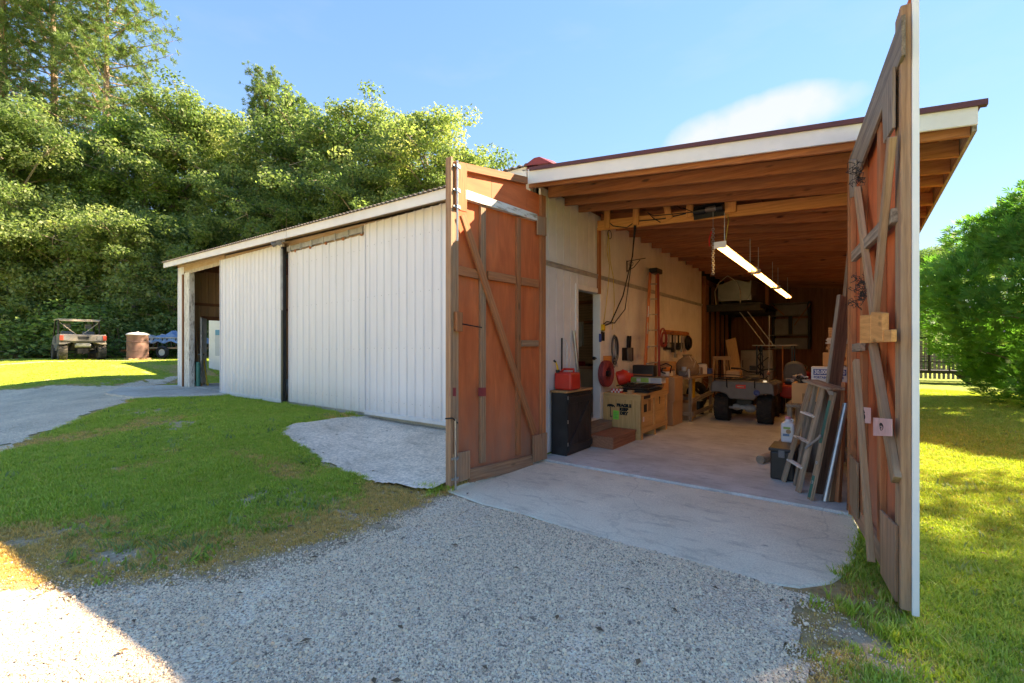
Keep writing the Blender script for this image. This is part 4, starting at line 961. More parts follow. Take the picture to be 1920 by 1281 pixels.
pts = [(cx + .085 * math.cos(a), cz + .085 * math.sin(a) * .62) for a in np.linspace(0, math.pi, 13)]
pts += [(cx - .085 + .17 * (k + .5) / 8, cz - (0 if k % 2 else -.014)) for k in range(8)]
b.prism(pts, lambda a, c, w: (a, w, c), fy - .001, fy + .0015); b.box(cx - .006, fy - .001, cz - .16, cx + .006, fy + .0015, cz + .002); b.box(cx - .006, fy - .001, cz - .17, cx + .03, fy + .0015, cz - .1605); b.box(cx + .02, fy - .001, cz - .16, cx + .03, fy + .0015, cz - .14)
obj('umbrella_mark', b, M['ink'], fp)
b = MB(); b.box(-3.25, fy - .004, .30, -3.15, fy - .0015, .45); g_ = obj('green_tag', b, M['limegreen'], fp, label='bright green paper tag')
for k in range(4):
    b = MB(); b.box(-3.235, fy - .0055, .33 + k * .026, -3.165 - .015 * (k % 2), fy - .0045, .334 + k * .026); obj('print_line', b, M['greenpost'], fp)
sx = X1 - .018
def side_label(nm, y0, y1, z0, z1, mat): b = MB(); b.box(sx, y0, z0, sx + .0012, y1, z1); return obj(nm, b, M[mat], t)
side_label('paper_label', 7.28, 7.42, .43, .56, 'ink'); side_label('paper_label', 7.48, 7.60, .43, .62, 'plytan'); 
b = MB(); b.box(X1 + .0045, 7.22, ZT - .085, X1 + .006, 7.52, ZT - .035); obj('paper_label', b, M['ink'], t)
b = MB(); b.box(sx, 8.02, .50, sx + .0012, 8.05, .60); b.prism([(7.995, .60), (8.075, .60), (8.035, .65)], lambda a, c, w: (w, a, c), sx, sx + .0012); obj('arrow_mark', b, M['ink'], t)
side_label('torn_paper', 7.24, 7.30, .28, .36, 'paperwhite')

# clutter on the crate
t = thing('tray_stack', 'flat pile of black tool trays and rods on top of the crate', 'trays', (-3.05, 7.75, ZT))
for k in range(5):
    b = MB(); b.cbox((-3.04 + random.uniform(-.05, .05), 7.78 + random.uniform(-.08, .08), ZT + .012 + k * .016), (.50 - k * .02, .85 - .05 * k, .014), random.uniform(-.12, .12)); obj('tray', b, M['blackmetal'] if k % 2 else M['darkpanel'], t, bev=.003)
for k in range(7):
    b = MB(); x = -3.3 + k * .07; b.cyl((x, 7.35 + random.uniform(0, .2), ZT + .10), (x + random.uniform(-.1, .15), 8.1, ZT + .105), .010, n=6); obj('rod', b, M['blackmetal'], t)
b = MB(); b.prism([(-3.02, 7.16), (-2.93, 7.14), (-2.92, 7.21), (-3.0, 7.24)], lambda a, c, w: (a, c, w), ZT + .0, ZT + .055); solo('wood_offcut', b, M['lumber'], 'small pale wood offcut at the front edge of the crate top', 'offcut', (-2.97, 7.19, ZT))
t = thing('candy_tin', 'small red and white checked tin on the crate front', 'tin', (-3.22, 7.2, ZT))
for k in range(6):
    for j in range(2):
        b = MB(); b.box(-3.31 + k * .03, 7.16, ZT + .001 + j * .032, -3.281 + k * .03, 7.24, ZT + .032 + j * .032); obj('stripe', b, M['redplastic'] if (k + j) % 2 else M['paperwhite'], t)
x0, x1, z0, z1 = rectY(1182, 725, 1240, 709, 8.12); z0 = ZT + .112
t = thing('gift_box', 'flat box with lime green and blue printed front on the tool trays', 'box', ((x0 + x1) / 2, 8.2, z0))
z1 = z0 + .10
b = MB(); b.box(x0, 8.12, z0, x1, 8.36, z1); obj('body', b, M['paperwhite'], t)
b = MB(); b.box(x0 + .01, 8.117, z0 + .008, x0 + (x1 - x0) * .60, 8.1195, z1 - .008); obj('printed_front', b, M['green'], t)
b = MB(); b.box(x0 + (x1 - x0) * .66, 8.117, z0 + .008, x1 - .01, 8.1195, z1 - .01); obj('printed_front', b, M['trailer_grey'], t)
b = MB(); b.box(x0 + .12, 8.1155, z0 + .02, x0 + .20, 8.1168, z1 - .02); obj('print_mark', b, M['trailer_white'], t)
b = MB(); b.box(x0 - .02, 8.10, z1 + .001, x1 + .05, 8.40, z1 + .012); solo('thin_board', b, M['grey_wood'], 'thin board lying on the lime green box', 'board', (x0, 8.1, z1))
zc = z1 + .012; x0, x1, _, zz = rectY(1186, 706, 1226, 685, 8.22)
t = thing('tool_case', 'black rectangular tool case on the thin board above the green box', 'case', ((x0 + x1) / 2, 8.3, zc))
b = MB(); b.box(x0, 8.20, zc + .001, x1, 8.40, zc + .21); obj('body', b, M['black'], t, bev=.02, seg=2)
b = MB(); b.box(x0 + .02, 8.192, zc + .02, x1 - .02, 8.1995, zc + .045); obj('rim', b, M['framered'], t)
x0, x1, z0, z1 = rectY(1232, 735, 1250, 708, 8.55)
# red nozzle can & hose reel
t = thing('hose_reel', 'dark red hose coiled on a wall reel left of the crate clutter', 'hose reel', (WL + .02, 7.10, 1.06))
b = MB(); 
for k in range(4):
    for j in range(3): b.torus((WL + .05 + j * .036, 7.10 + random.uniform(-.006, .006), 1.06), .13 + k * .027, .015, (1, 0, 0), 24, 6)
obj('hose', b, M['redhose'], t, smooth=True)
b = MB(); b.cyl((WL + .001, 7.10, 1.06), (WL + .15, 7.10, 1.06), .05, n=12); b.box(WL + .001, 6.98, 1.0, WL + .02, 7.22, 1.12); obj('bracket', b, M['blackmetal'], t)
t = thing('red_funnel', 'bright red plastic jug lying beside the coiled hose', 'jug', (-3.2, 7.52, .86))
b = MB(); b.lathe([(.0, 0), (.10, .005), (.125, .03), (.125, .14), (.09, .20), (.035, .25), (.03, .29), (0, .29)], (-3.33, 7.42, .955), 18, axis=(.75, .35, .22)); obj('body', b, M['redplastic'], t, smooth=True)
b = MB(); b.tube([(-3.30, 7.46, 1.06), (-3.24, 7.48, 1.11), (-3.16, 7.50, 1.08)], .014, 8); obj('handle', b, M['redplastic'], t, smooth=True)
b = MB(); p = onX(1124, 668, WL + .03); q = onX(1150, 683, WL + .03); b.box(WL + .001, 7.13, q.z, WL + .025, q.y, p.z); solo('wood_plaque', b, M['newpine'], 'short orange board screwed to the wall above the hose reel', 'board', (WL, 7.35, p.z))

# wall items
t = thing('winch_remote', 'yellow winch control box hanging with plugs beside the door frame', 'control box', (WL + .02, 7.22, 1.95))
p = onX(1131, 615, WL + .04)
b = MB(); b.box(WL + .001, p.y - .045, p.z - .05, WL + .06, p.y + .05, p.z + .06); obj('body', b, M['yellow'], t, bev=.012)
b = MB(); b.box(WL + .001, p.y - .05, p.z - .22, WL + .045, p.y - .015, p.z - .06); b.box(WL + .001, p.y + .005, p.z - .22, WL + .05, p.y + .045, p.z - .07); obj('plug', b, M['blackmetal'], t, bev=.006)
b = MB(); b.box(WL + .001, p.y - .09, p.z - .24, WL + .04, p.y - .055, p.z - .10); obj('plug', b, M['bluelabel'], t, bev=.006)
# black cable from the winch down to the control box
b = MB(); top = onY(1190, 424, 6.83); b.tube([top, onX(1186, 480, WL + .20), onX(1168, 555, WL + .14), onX(1145, 606, WL + .07), (WL + .05, p.y + .03, p.z + .04)], .012, 6)
b.tube([top + Vector((.02, 0, 0)), onX(1183, 500, WL + .18), onX(1172, 580, WL + .10), onX(1152, 606, WL + .06), onX(1138, 603, WL + .05), (WL + .04, p.y, p.z + .06)], .009, 6)
solo('black_cable', b, M['ink'], 'two black cables hanging from header beam to the yellow control box', 'cable', top, smooth=True)
b = MB(); yb = 6.845
b.tube([onY(u, v, yb) for u, v in ((1303, 396), (1280, 402), (1245, 410), (1215, 413), (1192, 415), (1175, 427), (1150, 424), (1134, 411))], .008, 6)
b.tube([onY(u, v, yb - .03) for u, v in ((1280, 390), (1300, 398), (1225, 405), (1214, 398), (1226, 410), (1238, 417))], .007, 6)
WCORD = b
b = MB(); c = onX(1143, 440, WL + .02); b.torus(c, .075, .006, (1, 0, 0), 22, 5); solo('cable_loop', b, M['ink'], 'small black cable loop below left end of header beam', 'cable', c)
b = MB(); b.tube([onX(u, v, WL + .02) for u, v in ((1141, 436), (1138, 470), (1143, 500), (1140, 540), (1136, 575), (1132, 606))], .006, 5); b.tube([onX(u, v, WL + .025) for u, v in ((1141, 440), (1144, 490), (1150, 520), (1152, 570), (1148, 618))], .006, 5)
solo('extension_cable', b, M['yellowcord'], 'thin yellow cord hanging down the grey wall', 'cord', onX(1141, 436, WL + .02))
t = thing('wall_bracket', 'small black scroll bracket on the wall above the ladder', 'bracket', onX(1176, 500, WL + .01))
p = onX(1176, 490, WL + .012); b = MB(); b.box(WL + .001, p.y - .012, p.z - .20, WL + .012, p.y + .012, p.z + .01); b.beam((WL + .012, p.y, p.z), (WL + .36, p.y + .02, p.z + .02), .012, .012); b.tube([(WL + .012, p.y, p.z - .19), (WL + .14, p.y, p.z - .13), (WL + .26, p.y + .01, p.z)], .007, 6); b.torus((WL + .09, p.y, p.z - .06), .04, .005, (0, 1, 0), 14, 5); obj('arm', b, M['ink'], t)
t = thing('cable_coil', 'bundle of grey cables hung on the wall left of dustpan', 'cables', onX(1150, 622, WL + .02))
c = onX(1151, 640, WL + .03)
for k in range(6):
    b = MB(); n_ = 26; a_, h_ = .09 + .02 * (k % 3), .20 + .03 * (k % 4); oy = random.uniform(-.03, .04)
    b.tube([(WL + .018 + k * .009, c.y + oy + a_ * math.sin(i / n_ * 2 * math.pi), c.z - h_ * .6 + h_ * math.cos(i / n_ * 2 * math.pi)) for i in range(n_ + 1)], .007, 5); obj('cable', b, M['greyplastic'] if k % 2 else M['ink'], t)
b = MB(); b.tube([(WL + .03, c.y + .02, c.z - .05), (WL + .04, c.y + .06, c.z - .25), (WL + .03, c.y + .14, c.z - .46)], .012, 6); obj('cable', b, M['trailer_grey'], t)
t = thing('dustpan', 'dark dustpan and brush hung on the wall', 'dustpan', onX(1178, 650, WL + .02))
p = onX(1168, 652, WL + .02); q = onX(1187, 675, WL + .02)
b = MB(); b.prism([(p.y, q.z), (q.y, q.z - .02), (q.y, p.z), (p.y, p.z)], lambda a, c, w: (w, a, c), WL + .001, WL + .03); obj('pan', b, M['blackmetal'], t, bev=.006)
b = MB(); m_ = (p.y + q.y) / 2; b.prism([(m_ - .10, p.z - .02), (m_ - .07, q.z + .0), (m_ + .13, q.z - .03), (m_ + .13, p.z)], lambda a, c, w: (w, a, c), WL + .0305, WL + .05); obj('brush', b, M['greyplastic'], t, bev=.006)
b = MB(); b.beam((WL + .03, m_ - .04, p.z), (WL + .03, m_ - .01, p.z + .22), .03, .05); b.beam((WL + .045, m_ + .03, p.z), (WL + .045, m_ + .06, p.z + .22), .02, .04); obj('handle', b, M['blackmetal'], t)

# fibreglass step ladder leaning on the wall
t = thing('step_ladder', 'tall closed orange fibreglass step ladder leaning on the grey wall', 'ladder', (-3.25, 8.9, 0))
ty = onX(1228, 505, WL + .12); LZ = ty.z
def rail(u0, u1, mat, dx, w=.05):
    f = onX(u0, 700, -3.16 + dx); c = onX(u1, 512, WL + .10 + dx)
    d_ = (c - f); f0 = f - d_ * (f.z / d_.z) 
    b = MB(); b.beam(f0, c, .03, w + .03, up=(0, 1, 0)); return f0, c, obj('rail', b, M[mat], t, bev=.006)
r1 = rail(1209, 1219, 'oranged', 0, .06); r2 = rail(1229, 1231, 'oranged', .02, .03); r3 = rail(1236, 1234, 'redhose', .10, .03)
for k in range(9):
    s = .08 + k * .105; a = r1[0].lerp(r1[1], s); c = r2[0].lerp(r2[1], s); b = MB(); b.beam(a + Vector((.03, 0, 0)), c + Vector((.03, 0, 0)), .075, .022); obj('tread', b, M['galv_dull'], t)
b = MB(); c = (r1[1] + r2[1]) / 2; b.cbox((c.x + .05, c.y, c.z + .03), (.17, .34, .10)); obj('top_cap', b, M['blackmetal'], t, bev=.015)
for s in (.62, .73):
    a = r1[0].lerp(r1[1], s) + Vector((.018, -.001, 0)); b = MB(); dd = (r1[1] - r1[0]).normalized(); b.beam(a - dd * .12 + Vector((0, -.042, 0)), a + dd * .12 + Vector((0, -.042, 0)), .028, .004, up=(0, 1, 0)); obj('warning_label', b, M['paperwhite'] if s > .7 else M['dusty'], t)

# wall rack further in
t = thing('tool_rack', 'dark wooden wall rack with hanging tools behind the orange ladder', 'rack', (WL + .03, 11.0, 1.8))
b = MB(); b.box(WL + .001, 10.2, 1.80, WL + .05, 11.9, 1.90); obj('rail', b, M['framered'], t)
b = MB(); b.box(WL + .001, 10.2, 1.45, WL + .03, 11.6, 1.62); obj('rail', b, M['darkpanel'], t)
for k in range(7): b = MB(); b.box(WL + .051, 10.3 + k * .24, 1.82, WL + .12, 10.33 + k * .24, 1.88); obj('peg', b, M['framered'], t)
for k, y in enumerate((10.35, 10.6, 10.8, 11.05, 11.3)):
    b = MB(); h = .25 + .12 * (k % 3); b.beam((WL + .08, y, 1.8), (WL + .07, y + .03, 1.8 - h), .03, .03); b.cbox((WL + .08, y + .03, 1.8 - h), (.05, .12, .09)); obj('hand_tool', b, M['ink'] if k % 2 else M['galv_dull'], t)
b = MB(); b.torus((WL + .10, 11.75, 1.62), .16, .035, (1, 0, 0), 20, 6); b.torus((WL + .14, 11.75, 1.62), .12, .03, (1, 0, 0), 18, 6); solo('hose_coil', b, M['greenpost'] if 0 else M['blackmetal'], 'dark coiled hose hanging at the right end of the tool rack', 'hose', (WL + .1, 11.75, 1.62))
b = MB(); b.torus((WL + .08, 9.95, 1.72), .20, .02, (1, 0, 0), 20, 6, sq=(1, 1)); b.torus((WL + .10, 9.98, 1.68), .16, .02, (1, 0, 0), 20, 6); solo('red_cord_coil', b, M['redhose'], 'reddish cord coil hung right next to the orange ladder', 'cord', (WL + .08, 9.95, 1.72))

# cartons and bench along the wall
def carton(x0, x1, y0, y1, z0, z1, label, mat='cardboard', rz=0):
    t = thing('carton', label, 'box', ((x0 + x1) / 2, (y0 + y1) / 2, z0))
    b = MB(); b.cbox(((x0 + x1) / 2, (y0 + y1) / 2, (z0 + z1) / 2), (x1 - x0, y1 - y0, z1 - z0), rz); obj('body', b, M[mat], t, bev=.004)
    b = MB(); b.cbox(((x0 + x1) / 2, (y0 + y1) / 2, z1 + .001), (.05, y1 - y0, .002), rz); obj('tape', b, M['dusty'], t); return t
carton(-3.35, -2.78, 8.75, 9.35, 0, .46, 'lower brown carton of the pair behind the crate')
carton(-3.32, -2.76, 8.78, 9.30, .462, .93, 'upper brown carton of the pair behind the crate')
b = MB(); b.box(-3.3, 8.44, .0, -2.95, 8.55, .62)
for k in range(6): b.box(-2.949, 8.44, .02 + k * .1, -2.94, 8.55, .10 + k * .1)
solo('magazine_stack', b, M['trailer_grey'], 'narrow grey stack squeezed between crate and cartons', 'stack', (-3.1, 8.5, 0))
carton(-3.05, -2.85, 8.42, 8.72, .63, .93, 'small open tan carton standing on the grey stack', 'oranbox')
t = thing('chainsaw', 'orange and white chainsaw resting on the upper brown carton', 'chainsaw', (-2.98, 9.0, .933))
b = MB(); b.box(-3.07, 8.9, .935, -2.90, 9.16, 1.03); obj('housing', b, M['trailer_white'], t, bev=.02, seg=2, smooth=True)
b = MB(); b.box(-3.06, 8.92, 1.031, -2.91, 9.12, 1.12); obj('cover', b, M['orangebright'], t, bev=.03, seg=2, smooth=True)
b = MB(); b.tube([(-3.07, 8.95, 1.0), (-3.1, 8.95, 1.14), (-2.98, 8.96, 1.19), (-2.87, 8.95, 1.14), (-2.90, 8.95, 1.0)], .013, 8); b.tube([(-2.98, 8.9, 1.0), (-2.98, 8.72, 1.02), (-2.98, 8.74, 1.10), (-2.98, 8.92, 1.1)], .014, 8); obj('handle', b, M['blackmetal'], t, smooth=True)
b = MB(); b.prism([(9.16, .95), (9.3, .94), (9.34, .975), (9.3, 1.01), (9.16, 1.02)], lambda a, c, w: (w, a, c), -3.0, -2.99); obj('guide_bar', b, M['galv'], t)
t = thing('bench', 'rough wooden bench rack along the wall beyond the cartons', 'bench', (-3.05, 10.2, 0))
for x, y in ((-3.36, 9.55), (-2.68, 9.55), (-3.36, 11.15), (-2.68, 11.15)):
    b = MB(); b.box(x - .03, y - .03, 0, x + .03, y + .03, .86); obj('leg', b, M['grey_wood'], t)
for k in range(4):
    b = MB(); b.box(-3.42 + k * .2, 9.45, .8605, -3.225 + k * .2, 11.25, .895); obj('plank', b, M['plank'], t)
b = MB(); b.beam((-2.64, 9.55, .15), (-2.64, 11.15, .15), .025, .09); b.beam((-3.36, 9.51, .15), (-2.68, 9.51, .15), .025, .09); b.beam((-2.64, 9.5, .42), (-2.64, 11.2, .48), .025, .09); obj('stretcher', b, M['grey_wood'], t)
t = thing('leaf_blower', 'grey garden engine standing on the bench next to chainsaw', 'engine', (-2.85, 9.75, .895))
b = MB(); b.box(-2.95, 9.62, .896, -2.75, 9.88, 1.02); obj('housing', b, M['greyplastic'], t, bev=.03, seg=2, smooth=True)
b = MB(); b.cyl((-2.85, 9.7, 1.02), (-2.85, 9.7, 1.10), .05, n=12); b.tube([(-2.78, 9.62, .95), (-2.70, 9.5, 1.05), (-2.68, 9.45, .9)], .02, 8); obj('pipe', b, M['trailer_grey'], t, smooth=True)
t = thing('sack', 'slumped brown sack with pale cord on the bench', 'sack', (-2.98, 10.35, .895))
b = MB(); b.lathe([(0, 0), (.20, .0), (.25, .08), (.24, .22), (.17, .34), (.08, .40), (.10, .45), (0, .45)], (-2.95, 10.25, .896), 14); bb = obj('body', b, M['sackcloth'], t, smooth=True)
b = MB(); b.tube([(-2.78, 10.12, 1.30), (-2.72, 10.05, 1.2), (-2.75, 10.03, 1.08)], .012, 6); b.tube([(-2.85, 10.08, 1.32), (-2.78, 10.02, 1.22)], .012, 6); obj('cord', b, M['dusty'], t)
b = MB(); b.box(-3.4, 9.5, .896, -3.1, 9.95, 1.20); solo('carton_on_bench', b, M['cardboard'], 'open brown carton at the back of the bench near the wall', 'box', (-3.25, 9.7, .895))
carton(-3.3, -2.75, 9.65, 10.2, 0, .36, 'dark brown carton under the bench', 'cardboard')
b = MB(); b.box(-2.72, 9.62, .40, -2.70, 9.95, .86); solo('yellow_bag', b, M['yellow'], 'yellow bag hanging from the bench edge', 'bag', (-2.71, 9.8, .4))
for nm, lb, cat, c, r_, h, mt, lid in (('paint_can', 'small grey paint can on the bench in front of the sack', 'paint can', (-2.78, 10.55, .895), .075, .16, 'galv', 'galv_dull'),
        ('paint_can', 'white paint bucket at the far end of the bench', 'bucket', (-2.82, 10.95, .895), .11, .22, 'paperwhite', 'trailer_grey'),
        ('glass_jar', 'amber jar on the bench beside the garden engine', 'jar', (-3.05, 9.62, .895), .045, .13, 'dusty', 'black'),
        ('paint_can', 'dark oil tin under the bench rail', 'tin', (-2.85, 10.75, 0), .12, .30, 'blackmetal', 'galv_dull'),
        ('spray_can', 'thin red spray can on the crate clutter near the wall', 'spray can', (-3.35, 8.0, .853), .035, .19, 'red', 'paperwhite')):
    t = thing(nm, lb, cat, c)
    b = MB(); b.lathe([(r_ * .96, .001), (r_, .006), (r_, h * .96), (r_ * .96, h)], c, 16); obj('body', b, M[mt], t, smooth=True)
    b = MB(); b.lathe([(r_ * .9, h + .0005), (r_ * .9, h + .012), (r_ * .5, h + .016), (0, h + .016)], c, 16); obj('lid', b, M[lid], t, smooth=True)
carton(-3.3, -2.95, 10.55, 10.95, .8955, 1.16, 'square tan carton at the back of the bench beyond the sack', 'oranbox')
carton(-3.3, -2.85, 10.35, 10.85, 0, .42, 'pale carton under the far part of the bench', 'dusty')
t = thing('tool_box', 'long blue tool box on the bench by its far end', 'tool box', (-2.80, 11.15, .895))
b = MB(); b.box(-3.0, 11.08, .8955, -2.66, 11.24, 1.02); obj('body', b, M['bluelabel'], t, bev=.01)
b = MB(); b.tube([(-2.93, 11.16, 1.02), (-2.90, 11.16, 1.07), (-2.76, 11.16, 1.07), (-2.73, 11.16, 1.02)], .01, 6); obj('handle', b, M['chrome'], t)
t = thing('bicycle_wheel', 'large spoked wheel with black tyre standing against the wall', 'wheel', (-3.2, 12.2, .42))
b = MB(); b.torus((-3.15, 12.2, .70), .38, .035, (.95, -.3, .1), 30, 8); obj('tyre', b, M['rubber'], t, smooth=True)
b = MB(); b.torus((-3.15, 12.2, .70), .34, .012, (.95, -.3, .1), 30, 6)
for k in range(14):
    a = k * math.pi / 7; u_ = Vector((.3, .95, 0)).normalized(); b.tube([(-3.15, 12.2, .70), Vector((-3.15, 12.2, .70)) + u_ * .34 * math.cos(a) + Vector((0, 0, 1)) * .34 * math.sin(a)], .004, 4)
obj('rim', b, M['galv'], t)
t = thing('tractor_tyre', 'big worn ribbed tyre standing by the wall behind the bench', 'tyre', (-3.1, 11.6, 0))
b = MB(); b.torus((-3.12, 11.65, .33), .25, .085, (.9, -.43, 0), 28, 10); tt = obj('tyre', b, M['rubber'], t, smooth=True)
t = thing('sawhorse', 'tan wooden sawhorse beside the wheels at the left wall', 'sawhorse', (-2.75, 12.2, 0))
b = MB(); b.beam((-2.85, 12.1, 1.24), (-2.50, 12.3, 1.24), .09, .09); obj('top', b, M['plank'], t)
for dx, dy in ((-.1, -.25), (.1, -.25), (-.1, .25), (.1, .25)):
    b = MB(); b.beam((-2.70 + dx * 1.2 , 12.2 + dy * .5, 1.2), (-2.68 + dx * 1.8, 12.2 + dy * 1.3, 0), .04, .08); obj('leg', b, M['plank'], t)
b = MB(); b.beam((-2.46, 13.5, .0), (-2.95, 14.6, 1.75), .28, .04, up=(0, 1, 0)); solo('leaning_board', b, M['lumber'], 'wide tan board leaning at the dark back left corner', 'board', (-2.46, 13.5, 0))
# deep corner: almond cabinets, folding table, shelf with boat, wall unit
t = thing('almond_cabinet', 'two pale almond cabinets side by side in the dark back corner', 'cabinet', (-2.6, 16.5, 0))
for k, (x0, x1) in enumerate(((-2.98, -2.5), (-2.49, -2.06))):
    b = MB(); b.box(x0, 16.2, .0, x1, 16.9, 1.42); bd = obj('body', b, M['whitecab'], t, bev=.01)
    b = MB(); b.box(x0 + .01, 16.18, 1.16, x1 - .01, 16.199, 1.41); b.box(x0 + .01, 16.18, .05, x1 - .01, 16.199, 1.14); obj('door', b, M['whitecab'], bd, bev=.006)
t = thing('folding_table', 'thin pale table top on dark lattice legs behind the quad bike', 'table', (-1.72, 13.8, 0))
b = MB(); b.box(-2.2, 13.5, 1.545, -1.2, 14.2, 1.57); obj('top', b, M['galv_dull'], t)
for x in (-2.1, -1.3):
    for y in (13.55, 14.15): b = MB(); b.beam((x, y, 0), (x, y, 1.545), .035, .035); obj('leg', b, M['blackmetal'], t)
b = MB(); 
for k in range(5): b.beam((-2.1, 13.55, .25 + k * .25), (-1.95 + .1 * (k % 2), 13.7, .5 + k * .25), .018, .018); b.beam((-1.95, 13.55, .25 + k * .25), (-2.1, 13.7, .5 + k * .25), .018, .018)
b.beam((-1.92, 13.56, 0), (-1.98, 13.56, 1.54), .025, .025); obj('lattice', b, M['blackmetal'], t)
b = MB(); b.beam((-1.5, 13.5, 1.54), (-1.5, 13.5, .3), .02, .02); obj('rod', b, M['framered'], t)
t = thing('boat', 'short aluminium boat stored bow out on a high dark shelf', 'boat', (-2.6, 15.0, 2.45))
prof = [(-.55, .62), (-.53, .25), (-.40, .05), (.40, .05), (.53, .25), (.55, .62)]
vs = []; fs = []; st = [(0, .78, .10), (.25, .95, .03), (.8, 1.0, 0), (2.0, 1.0, 0), (2.4, .95, .02)]
for y, w_, rise in st:
    for sc_ in (1, .93):
        for x, z in prof: vs.append((-2.72 + x * w_ * sc_, 13.9 + y, 2.72 + z * (1 - rise) + rise * .5 + (.02 if sc_ < 1 else 0)))
for i in range(len(st) - 1):
    o0, o1 = i * 12, (i + 1) * 12
    for j in range(5): fs += [(o0 + j, o0 + j + 1, o1 + j + 1, o1 + j), (o0 + 7 + j, o0 + 6 + j, o1 + 6 + j, o1 + 7 + j)]
    fs += [(o0, o1, o1 + 6, o0 + 6), (o0 + 5, o0 + 11, o1 + 11, o1 + 5)]
fs += [(j + 1, j, 6 + j, 7 + j) for j in range(5)]
b = MB(); b.add(vs, fs); bo = obj('hull', b, M['alu'], t)
b = MB(); b.add([(-2.72 + x, 13.92, 2.74 + z * .98) for x, z in ((-.42, .08), (.42, .08), (.43, .55), (0, .68), (-.43, .55))], [(0, 1, 2, 3, 4)]); b.add([(-2.72 + x, 13.94, 2.74 + z * .98) for x, z in ((-.42, .08), (.42, .08), (.43, .55), (0, .68), (-.43, .55))], [(4, 3, 2, 1, 0)]); obj('transom', b, M['alu'], t)
b = MB(); b.tube([(-3.18, 13.85, 2.72), (-3.22, 13.85, 3.1), (-3.1, 13.85, 3.35), (-2.88, 13.85, 3.52), (-2.66, 13.85, 3.35), (-2.56, 13.85, 3.1), (-2.55, 13.85, 2.72)], .014, 8); solo('hoop_frame', b, M['dusty'], 'pale arched metal hoop standing in front of the stored boat', 'hoop', (-2.88, 13.85, 2.72), smooth=True)
t = thing('loft_shelf', 'dark high shelf carrying the boat at the back left', 'shelf', (-2.75, 15.3, 2.6))
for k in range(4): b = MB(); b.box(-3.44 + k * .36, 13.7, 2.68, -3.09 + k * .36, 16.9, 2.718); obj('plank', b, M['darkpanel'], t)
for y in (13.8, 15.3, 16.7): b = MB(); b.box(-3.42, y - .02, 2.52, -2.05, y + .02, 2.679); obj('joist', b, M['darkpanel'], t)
b = MB(); b.beam((-2.1, 15.3, 3.6), (-2.1, 15.3, 2.55), .09, .04); obj('hanger', b, M['framered'], t)
for dx in (0, .20):
    b = MB(); b.tube([(-2.60 + dx, 14.0, 2.5), (-1.98 + dx, 14.02, 1.575)], .012, 6); solo('thin_rod', b, M['galv_dull'], ('left' if dx == 0 else 'right') + ' thin rod of the pair slanting from shelf down to table', 'rod', (-2.6 + dx, 14, 2.5))
t = thing('wall_shelving', 'dark frame shelving with pale cartons on the back wall', 'shelving', (-1.75, 17.0, 1.4))
x0, x1, z0, z1 = -2.16, -1.12, 1.45, 2.93
for x in (x0, x1 - .06): b = MB(); b.box(x, 16.7, z0, x + .06, 17.1, z1); obj('side_post', b, M['darkpanel'], t)
for z in (z0, 1.88, 2.50, z1 - .05): b = MB(); b.box(x0 - .12, 16.68, z, x1 - .061 + .0, 17.1, z + .035); obj('shelf', b, M['grey_wood'], t)
b = MB(); b.box(x0 + .46, 16.69, 1.915, x0 + .56, 16.72, 2.5); obj('divider', b, M['darkpanel'], t)
for i, (a0, a1, c0, c1) in enumerate(((.07, .45, 1.917, 2.42), (.57, .96, 1.917, 2.42), (.07, .96, 2.537, 2.86), (.07, .96, 1.487, 1.80))):
    b = MB(); b.box(x0 + a0, 16.78, c0, x0 + a1, 17.08, c1); solo('pale_carton', b, M['shelfboard'], ('pale carton left of the divider in the wall shelving', 'pale carton right of the divider in the wall shelving', 'wide pale carton on the top shelf of wall shelving', 'wide pale carton on the bottom shelf of wall shelving')[i], 'box', (x0 + a0, 16.9, c0))
b = MB(); b.beam((x0, 16.66, 2.88), (x0 + .35, 16.66, 2.53), .015, .03); b.beam((x1, 16.66, 2.85), (x1 - .42, 16.66, 2.2), .015, .03); obj('brace', b, M['framered'], t)

# fluorescent fixtures
for k, (y0, y1) in enumerate(((6.35, 8.70), (9.0, 11.25), (11.6, 13.9))):
    z = 2.80; x = -1.41
    t = thing('light_fixture', ('nearest', 'middle', 'farthest')[k] + ' of three hanging twin tube lights', 'lamp', (x, (y0 + y1) / 2, z), group='hanging tube lights in the shop')
    b = MB(); b.prism([(-.07, .03), (-.03, .075), (.03, .075), (.07, .03), (.065, .03), (.028, .07), (-.028, .07), (-.065, .03)], lambda a, c, w: (x + a, w, z + c), y0, y1, (1, 0)); b.box(x - .075, y0 - .008, z - .005, x + .075, y0 - .0005, z + .08); b.box(x - .075, y1 + .0005, z - .005, x + .075, y1 + .008, z + .08); obj('reflector', b, M['whitetrim'], t)
    for s in (-1, 1):
        b = MB(); b.cyl((x + s * .038, y0 + .03, z + .018), (x + s * .038, y1 - .03, z + .018), .0175, n=10); obj('tube', b, M['tubelight'], t, smooth=True)
    b = MB()
    for s in (-1, 1):
        for yy in (y0 + .012, y1 - .02): b.cyl((x + s * .038, yy - .012, z + .018), (x + s * .038, yy + .016, z + .018), .02, n=8)
    obj('lamp_socket', b, M['dusty'], t)
    b = MB(); zr = rz(x) - .27
    for yy in (y0 + .25, y1 - .25): b.tube([(x, yy, z + .075), (x, yy, zr)], .005, 4)
    obj('hanging_chain', b, M['galv'], t)
b = MB(); b.tube([onY(1364, 402, 6.84), Vector((-1.36, 6.6, 3.2)), Vector((-1.38, 6.5, 2.88))], .006, 5); solo('lamp_cord', b, M['yellowcord'], 'thin yellow cord running from header beam to nearest tube light', 'cord', onY(1364, 402, 6.84))
